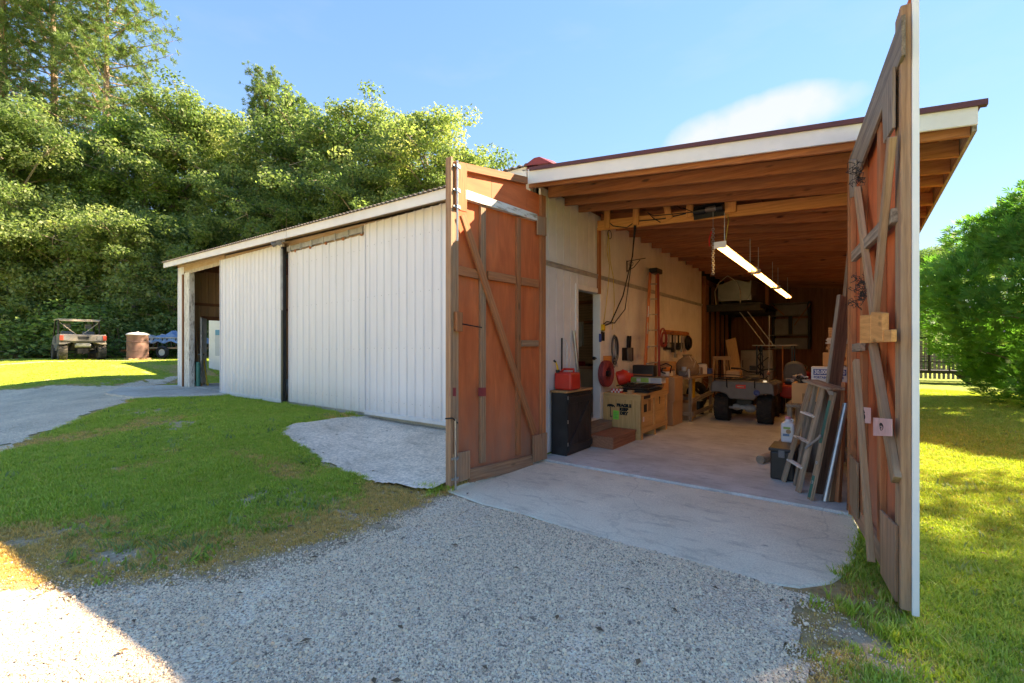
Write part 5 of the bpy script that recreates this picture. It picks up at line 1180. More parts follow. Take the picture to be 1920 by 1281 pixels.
# winch with chain
t = thing('winch', 'black electric winch bolted to the yellow header beam', 'winch', onY(1330, 388, 6.8))
x0, x1, z0, z1 = rectY(1300, 406, 1358, 383, 6.80)
z0, z1 = z0 + (z1 - z0) * .12, z1 - (z1 - z0) * .12
b = MB(); b.box(x0, 6.82, z0, x1, 6.858, z1); obj('mount_plate', b, M['blackmetal'], t)
zc = (z0 + z1) / 2; b = MB(); b.cyl((x0 + .01, 6.78, zc), (x0 + .17, 6.78, zc), .045, n=14); b.cyl((x1 - .10, 6.78, zc), (x1 - .005, 6.78, zc), .05, n=14); obj('motor', b, M['blackmetal'], t, bev=.006)
b = MB(); b.cyl((x0 + .171, 6.78, zc + .005), (x1 - .101, 6.78, zc + .005), .034, n=14)
for k in range(9): b.torus((x0 + .18 + k * .014, 6.78, zc + .005), .035, .006, (1, 0, 0), 14, 5)
obj('cable_drum', b, M['galv'], t)
obj('power_cord', WCORD, M['ink'], t, smooth=True)
p = onY(1337, 405, 6.78); b = MB(); b.tube([(p.x, 6.78, zc - .03), (p.x, 6.78, p.z - .19)], .004, 5)
zz = p.z - .19; k = 0
q = onY(1337, 515, 6.78)
while zz > q.z:
    b.torus((p.x, 6.78, zz), .018, .0055, ((1, 0, 0) if k % 2 else (0, 1, 0)), 8, 4, sq=(1, 1)); zz -= .028; k += 1
obj('chain', b, M['galv_dull'], t)
b = MB(); b.tube([(p.x - .02, 6.775, p.z - .22), (p.x - .05, 6.77, p.z - .32), (p.x - .045, 6.77, p.z - .42)], .011, 6); obj('red_hook_strap', b, M['redplastic'], t)

# ------------------------------------------------------------------ quad bike (rear towards the camera)
def wheel(parent, c, r, w, tyre, rim, lug=18, hub=.55, local=False, muddy=0):
    b = MB(); x, y, z = c
    pr = [(r * hub, -w * .42), (r * .75, -w * .5), (r * .92, -w * .48), (r * .975, -w * .36), (r * .985, 0), (r * .975, w * .36), (r * .92, w * .48), (r * .75, w * .5), (r * hub, w * .42)]
    b.lathe(pr, c, 28, axis=(1, 0, 0))
    for k in range(lug):
        a = 2 * math.pi * k / lug
        for s in (-1, 1):
            aa = a + (math.pi / lug if s > 0 else 0); rad = Vector((0, math.cos(aa), math.sin(aa))); tan = Vector((0, -math.sin(aa), math.cos(aa)))
            p0 = Vector(c) + rad * (r * .985) + tan * (r * .10); p1 = Vector(c) + rad * (r * .955) + Vector((s * w * .47, 0, 0)) - tan * (r * .10)
            b.beam(p0, p1, r * .07, r * .10, up=rad)
    o = obj('wheel', b, tyre, parent, local=local)
    b = MB(); b.lathe([(r * .56, -w * .40), (r * .52, -w * .36), (r * .45, -w * .20), (.0, -w * .16)], c, 20, axis=(1, 0, 0)); b.lathe([(0, w * .16), (r * .45, w * .20), (r * .52, w * .36), (r * .56, w * .40)], c, 20, axis=(1, 0, 0)); b.cyl((x - w * .3, y, z), (x + w * .3, y, z), r * .12, n=10); obj('rim', b, rim, o, local=local, smooth=True)
    return o
AX, AY = -1.81, 10.17
t = thing('quad_bike', 'grey quad bike parked rear first with fat knobbly tyres', 'quad bike', (AX, AY, 0))
for dx in (-.39, .39):
    wheel(t, (AX + dx, AY, .275), .275, .27, M['rubber'], M['black']); wheel(t, (AX + dx * .95, AY + 1.22, .28), .28, .22, M['rubber'], M['black'])
b = MB(); pf = [(-.57, .56), (-.56, .78), (-.50, .83), (.50, .83), (.56, .78), (.57, .56), (.52, .60), (.40, .60), (.28, .56), (.22, .47), (-.22, .47), (-.28, .56), (-.40, .60), (-.52, .60)]
b.prism(pf, lambda a, c, w: (AX + a, AY + w, c), -.26, .30, (1, 0)); rf = obj('rear_fender', b, M['greyplastic'], t, bev=.035, seg=3, smooth=True)
b = MB(); b.box(AX - .10, AY - .275, .69, AX + .08, AY - .262, .765); obj('tail_badge', b, M['redplastic'], rf, bev=.004)
text_mesh('~~~~', .05, M['paperwhite'], frame4((AX - .01, AY - .277, .727), (1, 0, 0), (0, 0, 1)), rf, name='badge_print') if 0 else None
b = MB(); b.box(AX - .07, AY - .2755, .72, AX + .05, AY - .2765, .737); obj('badge_print', b, M['dusty'], rf)
b = MB(); b.torus((AX + .27, AY - .265, .62), .045, .013, (0, 1, 0), 16, 6); b.cyl((AX + .27, AY - .27, .62), (AX + .27, AY - .262, .62), .03, n=12); obj('hitch_light', b, M['bluelabel'], rf)
b = MB(); b.prism([(-.50, .50), (-.52, .74), (-.38, .80), (.38, .80), (.52, .74), (.50, .50), (.30, .58), (-.30, .58)], lambda a, c, w: (AX + a, AY + w, c), .95, 1.5, (1, 0)); obj('front_fender', b, M['greyplastic'], t, bev=.03, seg=2, smooth=True)
b = MB(); b.box(AX - .14, AY + .15, .60, AX + .14, AY + .85, .86); obj('seat', b, M['black'], t, bev=.06, seg=3, smooth=True)
b = MB(); b.box(AX - .13, AY + .85, .62, AX + .13, AY + 1.3, .90); obj('tank', b, M['greyplastic'], t, bev=.06, seg=3, smooth=True)
b = MB(); b.tube([(AX - .42, AY + .95, 1.04), (AX - .25, AY + 1.02, 1.03), (AX - .1, AY + 1.08, .96), (AX + .1, AY + 1.08, .96), (AX + .25, AY + 1.02, 1.03), (AX + .42, AY + .95, 1.04)], .014, 8); hb_ = obj('handlebar', b, M['blackmetal'], t)
b = MB(); b.tube([(AX - .43, AY + .94, 1.04), (AX - .29, AY + 1.0, 1.032)], .02, 8); b.tube([(AX + .43, AY + .94, 1.04), (AX + .29, AY + 1.0, 1.032)], .02, 8); b.beam((AX - .2, AY + 1.0, 1.06), (AX - .2, AY + 1.0, 1.22), .012, .012); b.cbox((AX, AY + 1.02, 1.05), (.12, .1, .1)); obj('grip', b, M['rubber'], hb_)
b = MB()
for z, x in ((.865, .50),):
    b.tube([(AX - x, AY - .30, z), (AX + x, AY - .30, z), (AX + x, AY + .30, z), (AX - x, AY + .30, z), (AX - x, AY - .30, z)], .011, 6)
    b.tube([(AX - x, AY - .30, z + .09), (AX - .1, AY - .30, z + .09), (AX + x, AY - .22, z + .03)], .009, 6)
    for k in range(6): b.tube([(AX - .4 + k * .16, AY - .30, z), (AX - .4 + k * .16, AY + .30, z)], .008, 6)
for dx in (-.26, .24): b.tube([(AX + dx, AY - .30, .865), (AX + dx, AY - .30, .72), (AX + dx, AY - .2, .68)], .011, 6)
obj('rear_rack', b, M['blackmetal'], t)
b = MB(); b.cyl((AX - .38, AY, .275), (AX + .38, AY, .275), .026, n=10); b.lathe([(0, -.10), (.06, -.09), (.085, -.03), (.085, .03), (.05, .09), (.0, .1)], (AX + .12, AY, .28), 14, axis=(1, 0, 0)); b.lathe([(0, -.08), (.05, -.07), (.07, 0), (.05, .07), (0, .08)], (AX - .13, AY, .29), 14, axis=(1, 0, 0)); b.cbox((AX - .02, AY + .02, .29), (.16, .10, .07)); obj('rear_axle', b, M['galv_dull'], t, smooth=True)
b = MB(); b.box(AX - .16, AY + .05, .30, AX + .16, AY + 1.2, .58); obj('engine', b, M['black'], t, bev=.03)
p = onY(1441, 722, AY - .25); b = MB(); b.tube([(p.x, AY - .26, .83), (p.x + .01, AY - .26, 1.3), (p.x + .015, AY - .26, 2.12)], .006, 6); wm = obj('whip_antenna', b, M['dusty'], t)
b = MB(); b.ball((p.x, AY - .26, 1.0), .03, 10, 8); obj('antenna_ball', b, M['framered'], wm, smooth=True)
b = MB(); b.box(p.x - .08, AY - .32, .835, p.x - .02, AY - .27, .87); obj('latch', b, M['chrome'], wm)
carton(AX - .33, AX - .08, AY + .0, AY + .28, .895, 1.02, 'dark carton riding on the rear rack of the quad bike')

# red mower behind it
t = thing('riding_mower', 'red riding mower with dark high-back seat behind the quad bike', 'mower', (-1.05, 12.2, 0))
b = MB(); b.prism([(-.40, .42), (-.42, .66), (.42, .66), (.40, .42), (.2, .36), (-.2, .36)], lambda a, c, w: (-1.08 + a, 11.8 + w, c), 0, .7, (1, 0)); obj('rear_body', b, M['red'], t, bev=.04, seg=2, smooth=True)
b = MB(); b.box(-1.22, 12.5, .4, -.86, 13.5, .9); obj('hood', b, M['red'], t, bev=.06, seg=2, smooth=True)
b = MB(); b.box(-1.30, 12.05, .66, -.88, 12.45, .76); obj('seat', b, M['black'], t, bev=.03, seg=2)
b = MB(); b.prism([(-.21, 0), (-.23, .22), (-.17, .42), (-.06, .47), (.06, .47), (.17, .42), (.23, .22), (.21, 0)], lambda a, c, w: (-1.10 + a, 11.97 + w + c * -.12, .72 + c), 0, .12, (0, 1)); obj('seat_back', b, M['greyplastic'], t, bev=.05, seg=3, smooth=True)
for x in (-1.42, -.74): wheel(t, (x, 12.0, .25), .25, .24, M['rubber'], M['dusty'], 12)
for x in (-1.32, -.84): wheel(t, (x, 13.3, .19), .19, .15, M['rubber'], M['dusty'], 10)
b = MB(); b.torus((-1.07, 12.55, 1.02), .17, .016, (0, -.5, 1), 20, 6); obj('steering_wheel', b, M['black'], t)

# ------------------------------------------------------------------ right side of the shop
t = thing('storage_bin', 'black plastic storage box with lid on the floor by the old ladder', 'bin', (-.66, 6.1, 0))
b = MB(); b.box(-.785, 5.93, .0, -.545, 6.36, .32); obj('body', b, M['greyplastic'] if 0 else M['black'], t, bev=.02, seg=2)
b = MB(); b.box(-.80, 5.915, .3205, -.53, 6.375, .36); obj('lid', b, M['black'], t, bev=.012, seg=2)
b = MB(); b.box(-.70, 5.912, .26, -.64, 5.9295, .34); obj('latch', b, M['greyplastic'], t)
t = thing('cardboard_tube', 'rolled tan tube lying behind the black storage box', 'tube', (-.9, 6.75, .05))
b = MB(); b.lathe([(.047, 0), (.052, 0), (.052, .75), (.047, .75), (.047, 0)], (-.99, 6.62, .053), 18, axis=(.25, .97, 0)); obj('tube', b, M['dusty'], t, smooth=True)
t = thing('low_wood_box', 'low grey wooden box carrying the white jug', 'box', (-.55, 6.9, 0))
for i, (a_) in enumerate(((-.80, 6.62, 0, -.30, 6.64, .275), (-.80, 7.18, 0, -.30, 7.2, .275), (-.80, 6.641, 0, -.78, 7.179, .275), (-.32, 6.641, 0, -.30, 7.179, .275), (-.80, 6.62, .2755, -.30, 7.2, .29))):
    b = MB(); b.box(*a_); obj('board', b, M['grey_wood'], t)
t = thing('white_jug', 'white plastic jug with pink cap and printed label', 'jug', (-.70, 6.74, .29))
b = MB(); b.box(-.765, 6.68, .2905, -.615, 6.79, .55); obj('body', b, M['jug'], t, bev=.03, seg=3, smooth=True)
b = MB(); b.lathe([(.05, 0), (.03, .03), (.028, .05)], (-.69, 6.735, .545), 14); b.tube([(-.65, 6.735, .55), (-.63, 6.735, .585), (-.66, 6.735, .59)], .012, 6); obj('neck', b, M['jug'], t, smooth=True)
b = MB(); b.cyl((-.69, 6.735, .59), (-.69, 6.735, .622), .032, n=16); obj('cap', b, M['pinkcap'], t, bev=.003)
b = MB(); b.box(-.745, 6.6775, .37, -.635, 6.6795, .50); lb = obj('label', b, M['trailer_white'], t)
b = MB(); b.box(-.74, 6.6755, .38, -.67, 6.677, .41); obj('label_print', b, M['bluelabel'] if 0 else M['bluetarp'], lb)
b = MB(); b.cyl((-.68, 6.677, .44), (-.68, 6.6755, .44), .028, n=14); obj('label_print', b, M['cardboard'], lb)
b = MB(); b.box(-.735, 6.6755, .47, -.66, 6.677, .495); obj('label_print', b, M['green'], lb)
t = thing('side_table', 'narrow wooden table against the right wall under the cartons', 'table', (-.40, 7.9, 0))
b = MB(); b.box(-.78, 7.35, .675, -.09, 8.6, .715); obj('top', b, M['grey_wood'], t)
for x in (-.74, -.14):
    for y in (7.4, 8.5): b = MB(); b.box(x - .03, y, 0, x + .03, y + .06, .6745); obj('leg', b, M['grey_wood'], t)
t = thing('tan_carton', 'tan carton with worn front on the narrow right table', 'box', (-.43, 7.7, .715))
b = MB(); b.box(-.725, 7.52, .7155, -.10, 7.95, 1.0); obj('body', b, M['oranbox'], t, bev=.004)
b = MB(); b.box(-.6, 7.518, .74, -.48, 7.5195, .86); obj('label', b, M['plytan'], t)
x0, x1, z0, z1 = rectY(1521, 725, 1585, 694, 7.50); z0 = 1.0005; z1 = 1.235
t = thing('heater_carton', 'white heater carton with dark blue band reading 30,000-80,000', 'box', (x0 + .2, 7.62, z0))
b = MB(); b.box(x0, 7.50, z0, x1 + .02, 7.82, z1); obj('body', b, M['paperwhite'], t, bev=.003)
b = MB(); b.box(x0 + .025, 7.497, z0 + .125, x1 + .01, 7.4995, z1 - .03); bl = obj('blue_band', b, M['bluelabel'], t)
text_mesh('30,000-80,000', .075, M['silverlet'], frame4((x0 + .035, 7.4955, (z0 + .125 + z1 - .03) / 2), (1, 0, 0), (0, 0, 1)), bl, bold=.002, align='LEFT', sx=.80)
text_mesh('PORTABLE PROPANE', .042, M['bluelabel'], frame4((x0 + .03, 7.4985, z0 + .092), (1, 0, 0), (0, 0, 1)), t, bold=.0015, align='LEFT', sx=.85)
t = thing('tow_ball', 'shiny steel tow ball standing on the white heater carton', 'tow ball', (x1 - .03, 7.6, z1))
b = MB(); b.lathe([(.045, 0), (.045, .025), (.02, .03), (.018, .06), (.026, .075), (.043, .095), (.046, .12), (.035, .15), (.012, .162), (0, .163)], (x1 - .04, 7.6, z1 + .001), 18); obj('ball', b, M['chrome'], t, smooth=True)
b = MB(); b.box(x1 - .075, 7.56, z1 + .0005, x1 - .06 + .06, 7.64, z1 + .018); obj('shank', b, M['galv'], t)
t = thing('hardware_pile', 'jumble of silver fittings and tools on the tan carton', 'fittings', (-.62, 7.65, 1.0))
for k in range(22):
    c = Vector((random.uniform(-.73, -.55), random.uniform(7.53, 7.8), 1.012 + random.uniform(0, .09))); b = MB(); r_ = random.random()
    if r_ < .4: b.cyl(c, c + Vector((random.uniform(-.1, .1), random.uniform(-.06, .06), random.uniform(0, .05))), random.uniform(.008, .02), n=8)
    elif r_ < .7: b.cbox(c, (random.uniform(.03, .09), random.uniform(.03, .07), random.uniform(.015, .04)), random.uniform(0, 3))
    else: b.torus(c, random.uniform(.015, .03), .008, (random.random(), random.random(), .5), 12, 5)
    obj('fitting', b, M[random.choice(['galv', 'galv', 'greyplastic', 'paperwhite', 'darkpanel', 'dusty'])], t)
# shelf, stacked lumber
t = thing('lumber_shelf', 'wall shelf holding stacked boards near the right leaf', 'shelf', (-.25, 9.5, 1.1))
b = MB(); b.box(-.46, 8.7, 1.12, .018, 10.6, 1.16); obj('shelf', b, M['grey_wood'], t)
for y in (8.75, 10.5): b = MB(); b.beam((-.42, y, 1.12), (.0, y, .7), .04, .04); obj('brace', b, M['grey_wood'], t)
carton(-.42, -.10, 8.72, 9.2, 1.1605, 1.42, 'tan carton on the wall shelf under stacked boards', 'oranbox')
zz = 1.4245
for k in range(9):
    h = .045 if k < 3 else (.022 if k < 7 else .08); b = MB(); x0 = -.36 + random.uniform(-.03, .02); b.box(x0, 8.74 + random.uniform(0, .05), zz, -.06, 9.9, zz + h); zz += h + .001
    solo('stacked_board', b, M['paperwhite'] if 3 <= k < 7 else M['lumber'], ['lowest tan board of the stack on the carton', 'second tan board up in the stack on the carton', 'third tan board of the stack just under the white slats', 'lowest white slat in the board stack', 'second white slat in the board stack', 'third white slat in the board stack', 'top white slat in the board stack', 'thick board lying on the white slats', 'thick topmost board of the stack by the right leaf'][k], 'board', (x0, 9.2, zz - h), group='boards stacked on the wall shelf', bev=.003)

# old paint-spattered ladder, folded
t = thing('wooden_ladder', 'old folded wooden step ladder spattered with paint', 'ladder', (-.5, 5.6, 0))
def top(u, v, y): return onY(u, v, y)
A0, A1 = Vector((-.65, 5.89, 0)), onY(1521, 716, 6.0); B0, B1 = Vector((-.48, 5.55, 0)), onY(1544, 722, 5.74)
C0, C1 = Vector((-.36, 5.34, 0)), onY(1563, 736, 5.55); D0_, D1_ = Vector((-.53, 5.80, 0)), onY(1531, 716, 5.95)
wdir = (B0 - A0).normalized()
for nm, a, c, w_, m_, lb in (('rail', A0, A1, .075, 'oldladder', None), ('rail', B0, B1, .075, 'oldladder', None), ('rear_rail', C0, C1, .075, 'oldladder', 'rail with old green paint'), ('rear_rail', D0_, D1_, .06, 'grey_wood', None)):
    b = MB(); b.beam(a, c, .028, w_, up=wdir); obj(nm, b, M[m_], t, bev=.003, label=lb)
b = MB(); e_ = (C1 - C0).normalized(); n_ = e_.cross(wdir).normalized(); n_ = n_ if n_.y < 0 else -n_
for s0, s1, dw in ((.02, .22, 0), (.52, .92, -.01)): b.beam(C0.lerp(C1, s0) + n_ * .0155 + wdir * dw, C0.lerp(C1, s1) + n_ * .0155 + wdir * dw, .002, .05, up=wdir)
obj('green_paint', b, M['tealpaint'], t)
for s in (.22, .46, .70):
    b = MB(); b.beam(A0.lerp(A1, s) + n_ * .004, B0.lerp(B1, s) + n_ * .004, .05, .02, up=(0, 0, 1)); obj('tread', b, M['white_old'], t, bev=.003)
b = MB(); b.beam(A1 + Vector((-.01, .02, .012)), C1 + Vector((.02, -.02, .035)), .16, .024); obj('top_step', b, M['oldladder'], t, bev=.003)
b = MB(); b.prism([(0, 0), (.13, .0), (.13, -.11)], lambda a, c, w: C1 + wdir * (a - .10) + Vector((0, 0, c + .01)) + n_ * w, .017, .021); obj('bracket', b, M['galv_dull'], t)
b = MB(); q_ = B0.lerp(B1, .40) + n_ * .03; r_ = C0.lerp(C1, .58) + n_ * .03; b.beam(q_, r_, .006, .022); b.cyl(r_, r_ + n_ * .012, .018, n=10); obj('spreader', b, M['galv_dull'], t)
for s in (.34, .16): b = MB(); c_ = C0.lerp(C1, s) + n_ * .0165; b.torus(c_, .014, .004, n_, 12, 5); obj('washer', b, M['galv'], t)
# pipe and leaning lumber
b = MB(); b.cyl((-.24, 5.37, .001), (-.08, 5.60, .945), .027, n=16); solo('galvanised_pipe', b, M['galv'], 'shiny galvanised pipe leaning between the old ladder and boards', 'pipe', (-.24, 5.37, 0), smooth=True)
lean = [((-.30, 5.62, .0), (-.10, 6.15, 2.05), .20, 'grey_wood', 'wide dark grey plank leaning directly behind the pipe'),
        ((-.20, 5.40, .0), (-.10, 5.62, .80), .09, 'plank', 'short plank leaning right of the galvanised pipe'),
        ((-.14, 5.43, .0), (-.09, 5.66, 1.15), .05, 'framered', 'narrow reddish board leaning closest to the door leaf'),
        ((-.42, 6.7, .0), (-.06, 7.3, 2.36), .09, 'lumber', 'long pale board leaning farthest left behind the ladder top'),
        ((-.34, 6.35, .0), (-.06, 6.9, 2.30), .14, 'plank', 'broad tan plank leaning beside the grey plank'),
        ((-.25, 6.1, .0), (-.045, 6.6, 2.62), .09, 'grey_wood', 'tall weathered board whose top reaches highest by the leaf')]
for p0, p1, w_, m_, lb in lean:
    b = MB(); b.beam(p0, p1, .038, w_, up=(0, 1, .2) if 0 else (.6, 1, 0)); solo('leaning_plank', b, M[m_], lb, 'plank', p0, group='boards leaning by the right door leaf', bev=.003)
b = MB(); b.prism([(0, 0), (.34, 0), (.34, .84), (0, .84)], lambda a, c, w: Vector((-.56, 6.5, 0)) + Vector((.95, .1, 0)) * a + Vector((.06, .16, 1)) * c + Vector((0, 1, 0)) * w, 0, .015); solo('grey_panel', b, M['grey_wood'], 'grey plywood offcut standing behind the old wooden ladder', 'panel', (-.4, 6.55, 0))

# things inside the dark room behind the doorway
t = thing('dark_workbench', 'dim workbench seen through the inner doorway', 'workbench', (-4.4, 8.2, .29))
b = MB(); b.box(-5.2, 7.6, 1.10, -3.7, 9.0, 1.15); obj('top', b, M['framered'], t); b = MB(); b.box(-5.15, 7.65, .29, -3.75, 8.95, 1.099); obj('front', b, M['cardboard'], t)
b = MB(); b.box(-4.55, 7.7, 1.151, -4.25, 8.0, 1.23); solo('red_tray', b, M['red'], 'red tray on the dim workbench beyond the doorway', 'tray', (-4.4, 7.85, 1.15))
b = MB()
p0 = Vector((-4.45, 7.75, 1.92))
for k in range(6): b.prism([(k * .05, .0 + .1 * (k % 2)), (k * .05 + .052, .03), (k * .05 + .052, .5), (k * .05, .5)], lambda a, c, w: p0 + Vector((a, .02 * math.sin(a * 60), c - .42)) + Vector((0, w, 0)), 0, .01)
solo('hanging_rag', b, M['towel'], 'beige rag hanging in the dim room beyond the doorway', 'rag', p0)
t = thing('dark_shelf', 'dim plank shelf high in the room beyond the doorway', 'shelf', (-4.6, 9.2, 2.0))
for z in (2.05, 2.5): b = MB(); b.box(-5.4, 9.0, z, -3.8, 9.4, z + .04); obj('plank', b, M['framered'], t)
for x in (-5.35, -3.85): b = MB(); b.box(x, 9.05, .3, x + .05, 9.1, 2.6); obj('post', b, M['framered'], t)

# tools in the far bay, by the post
for k, (dy, mat, h, lb) in enumerate(((.10, 'orangebright', 2.25, 'orange handled tool leaning in the far bay corner'), (.22, 'lumber', 2.05, 'wooden rake handle leaning in the far bay'), (.36, 'yellow', 1.7, 'yellow handled tool leaning in the far bay'))):
    b = MB(); y = 5.36 + dy; b.tube([(-16.75 + k * .12, y - .02, .30), (EX + .12 + .05 * k, y + .05, h)], .022, 8); b.cbox((-16.75 + k * .12, y - .02, .33), (.10, .04, .07)); solo('garden_tool', b, M[mat], lb, 'tool', (-16.75 + k * .12, y, .29))
b = MB(); b.cyl((-16.45, 5.42, .29), (-16.45, 5.42, 1.05), .06, n=14); solo('green_cylinder', b, M['greenpost'], 'green metal cylinder standing by the white side door', 'cylinder', (-16.45, 5.42, .29), bev=.015)
b = MB(); b.cbox((-16.6, 5.30, .38), (.18, .12, .17), .4); solo('tan_brush', b, M['dusty'], 'tan block at the foot of the leaning tools', 'brush', (-16.6, 5.3, .29))
# ------------------------------------------------------------------ yard: vehicle, drum, trailers, fence
UX, UY = -28.2, 4.75; uz = tzs(UX, UY)
t = thing('utility_vehicle', 'dusty grey side-by-side utility vehicle parked tail first at the wood edge', 'utility vehicle', (UX, UY, uz), R(178 - 90))
lo = dict(local=True)
for x in (-.66, .66):
    wheel(t, (x, .35, .36), .36, .30, M['rubber_mud'], M['blackmetal'], 16, local=True); wheel(t, (x, 2.5, .36), .36, .27, M['rubber_mud'], M['blackmetal'], 16, local=True)
b = MB(); b.box(-.78, .0, .86, .78, .06, 1.16); tg = obj('tailgate', b, M['mudgrey'], t, bev=.02, seg=2, **lo)
b = MB(); b.prism([(-.19, 1.02), (-.15, .95), (.15, .95), (.19, 1.02), (.19, 1.08), (-.19, 1.08)], lambda a, c, w: (a, w, c), -.012, -.0005); obj('handle', b, M['black'], tg, **lo)
for s in (-1, 1):
    b = MB(); b.prism([(s * .74, .90), (s * .52, .90), (s * .46, .95), (s * .46, 1.11), (s * .74, 1.11)], lambda a, c, w: (a, w, c), -.014, -.001); obj('tail_recess', b, M['greyplastic'], tg, **lo)
    b = MB(); b.box(min(s * .66, s * .79), -.03, .90, max(s * .66, s * .79), -.0145, 1.12); obj('tail_light', b, M['tail'], t, bev=.01, **lo)
b = MB(); b.box(-.78, .0605, .80, -.72, 1.1, 1.18); b.box(.72, .0605, .80, .78, 1.1, 1.18); b.box(-.72, 1.04, .80, .72, 1.1, 1.2); b.box(-.72, .0605, .80, .72, 1.04, .86); obj('cargo_bed', b, M['mudgrey'], t, bev=.012, **lo)
b = MB(); b.box(-.72, 1.11, .42, .72, 2.2, .80); b.prism([(2.2, .45), (3.0, .50), (3.0, .85), (2.6, 1.08), (2.2, 1.15)], lambda a, c, w: (w, a, c), -.74, .74); obj('body', b, M['mudgrey'], t, bev=.03, seg=2, **lo)
b = MB(); b.box(-.74, 1.0, 1.86, .74, 2.45, 1.91); b.box(-.70, .98, 1.80, .70, 1.02, 1.86); obj('roof', b, M['dusty'], t, bev=.02, seg=2, **lo)
for s in (-1, 1):
    b = MB(); b.tube([(s * .72, 1.14, .9), (s * .70, 1.12, 1.86)], .035, 8); b.tube([(s * .72, 2.55, 1.1), (s * .68, 2.3, 1.87)], .03, 8); b.tube([(s * .71, 1.12, 1.84), (s * .69, 2.35, 1.87)], .03, 8); obj('cage_post', b, M['blackmetal'], t, **lo)
    b = MB(); b.tube([(s * .66, 1.13, 1.74), (s * .12, 1.13, 1.20)], .018, 6); obj('cage_brace', b, M['dusty'], t, **lo)
    b = MB(); b.box(s * .37 - .22, 1.45, .80, s * .37 + .22, 1.56, 1.35); b.box(s * .37 - .13, 1.47, 1.48, s * .37 + .13, 1.56, 1.72); b.box(s * .37 - .22, 1.55, .78, s * .37 + .22, 2.0, .90); obj('seat', b, M['greyplastic'], t, bev=.04, seg=2, **lo)
    b = MB(); b.tube([(s * .30, .45, .85), (s * .48, .35, .42)], .045, 8); b.tube([(s * .10, .40, .33), (s * .55, .35, .36)], .025, 8); b.tube([(s * .10, .55, .45), (s * .55, .40, .44)], .02, 8); obj('suspension_arm', b, M['blackmetal'], t, **lo)
    b = MB(); b.prism([(s * .42, .80), (s * .80, .80), (s * .80, .72), (s * .62, .72)], lambda a, c, w: (a, w, c), .0, .8); obj('mudguard', b, M['mudgrey'] if s < 0 else M['dusty'], t, **lo)
b = MB(); b.cyl((-.27, .20, .68), (.27, .20, .68), .10, n=16); b.box(-.24, .08, .70, .24, .20, .77); obj('muffler', b, M['galv_dull'], t, bev=.01, **lo)
b = MB(); b.box(-.20, .15, .28, .20, .8, .52); b.box(-.03, .02, .24, .03, .2, .34); obj('transaxle', b, M['blackmetal'], t, bev=.02, **lo)
b = MB(); b.torus((-.37, 2.1, 1.22), .17, .018, (0, -.6, 1), 18, 6); obj('steering_wheel', b, M['black'], t, **lo)

BX, BY = -27.1, 6.45; bz = tzs(BX, BY)
t = thing('pallet', 'small pale pallet under the rusty drum', 'pallet', (BX, BY, bz))
for k in range(4): b = MB(); b.box(BX - .42, BY - .42 + k * .23, bz + .06, BX + .42, BY - .28 + k * .23, bz + .085); obj('slat', b, M['lumber'], t)
for k in range(3): b = MB(); b.box(BX - .42 + k * .37, BY - .42, bz - .02, BX - .32 + k * .37, BY + .41, bz + .0595); obj('runner', b, M['lumber'], t)
t = thing('drum', 'rusty brown steel drum with pale domed lid', 'drum', (BX, BY, bz + .086)); c = (BX, BY, bz + .086)
b = MB(); b.lathe([(.40, 0), (.41, .01), (.41, .33), (.425, .345), (.425, .365), (.41, .38), (.41, .72), (.425, .735), (.425, .755), (.41, .77), (.41, 1.06), (.42, 1.08), (.40, 1.08)], c, 30); obj('body', b, M['rustdrum'], t, smooth=True)
b = MB(); b.lathe([(.44, 1.081), (.44, 1.11), (.38, 1.17), (.2, 1.21), (.05, 1.215), (.05, 1.25), (0, 1.25)], c, 30); obj('lid', b, M['drumlid'], t, smooth=True)
b = MB(); b.beam((BX - 2.5, BY + 1.0, bz - .02), (BX - 2.45, BY + 1.0, bz + 1.25), .05, .05); solo('stake', b, M['dusty'], 'thin pale stake in the grass left of the drum', 'stake', (BX - 2.5, BY + 1, bz))
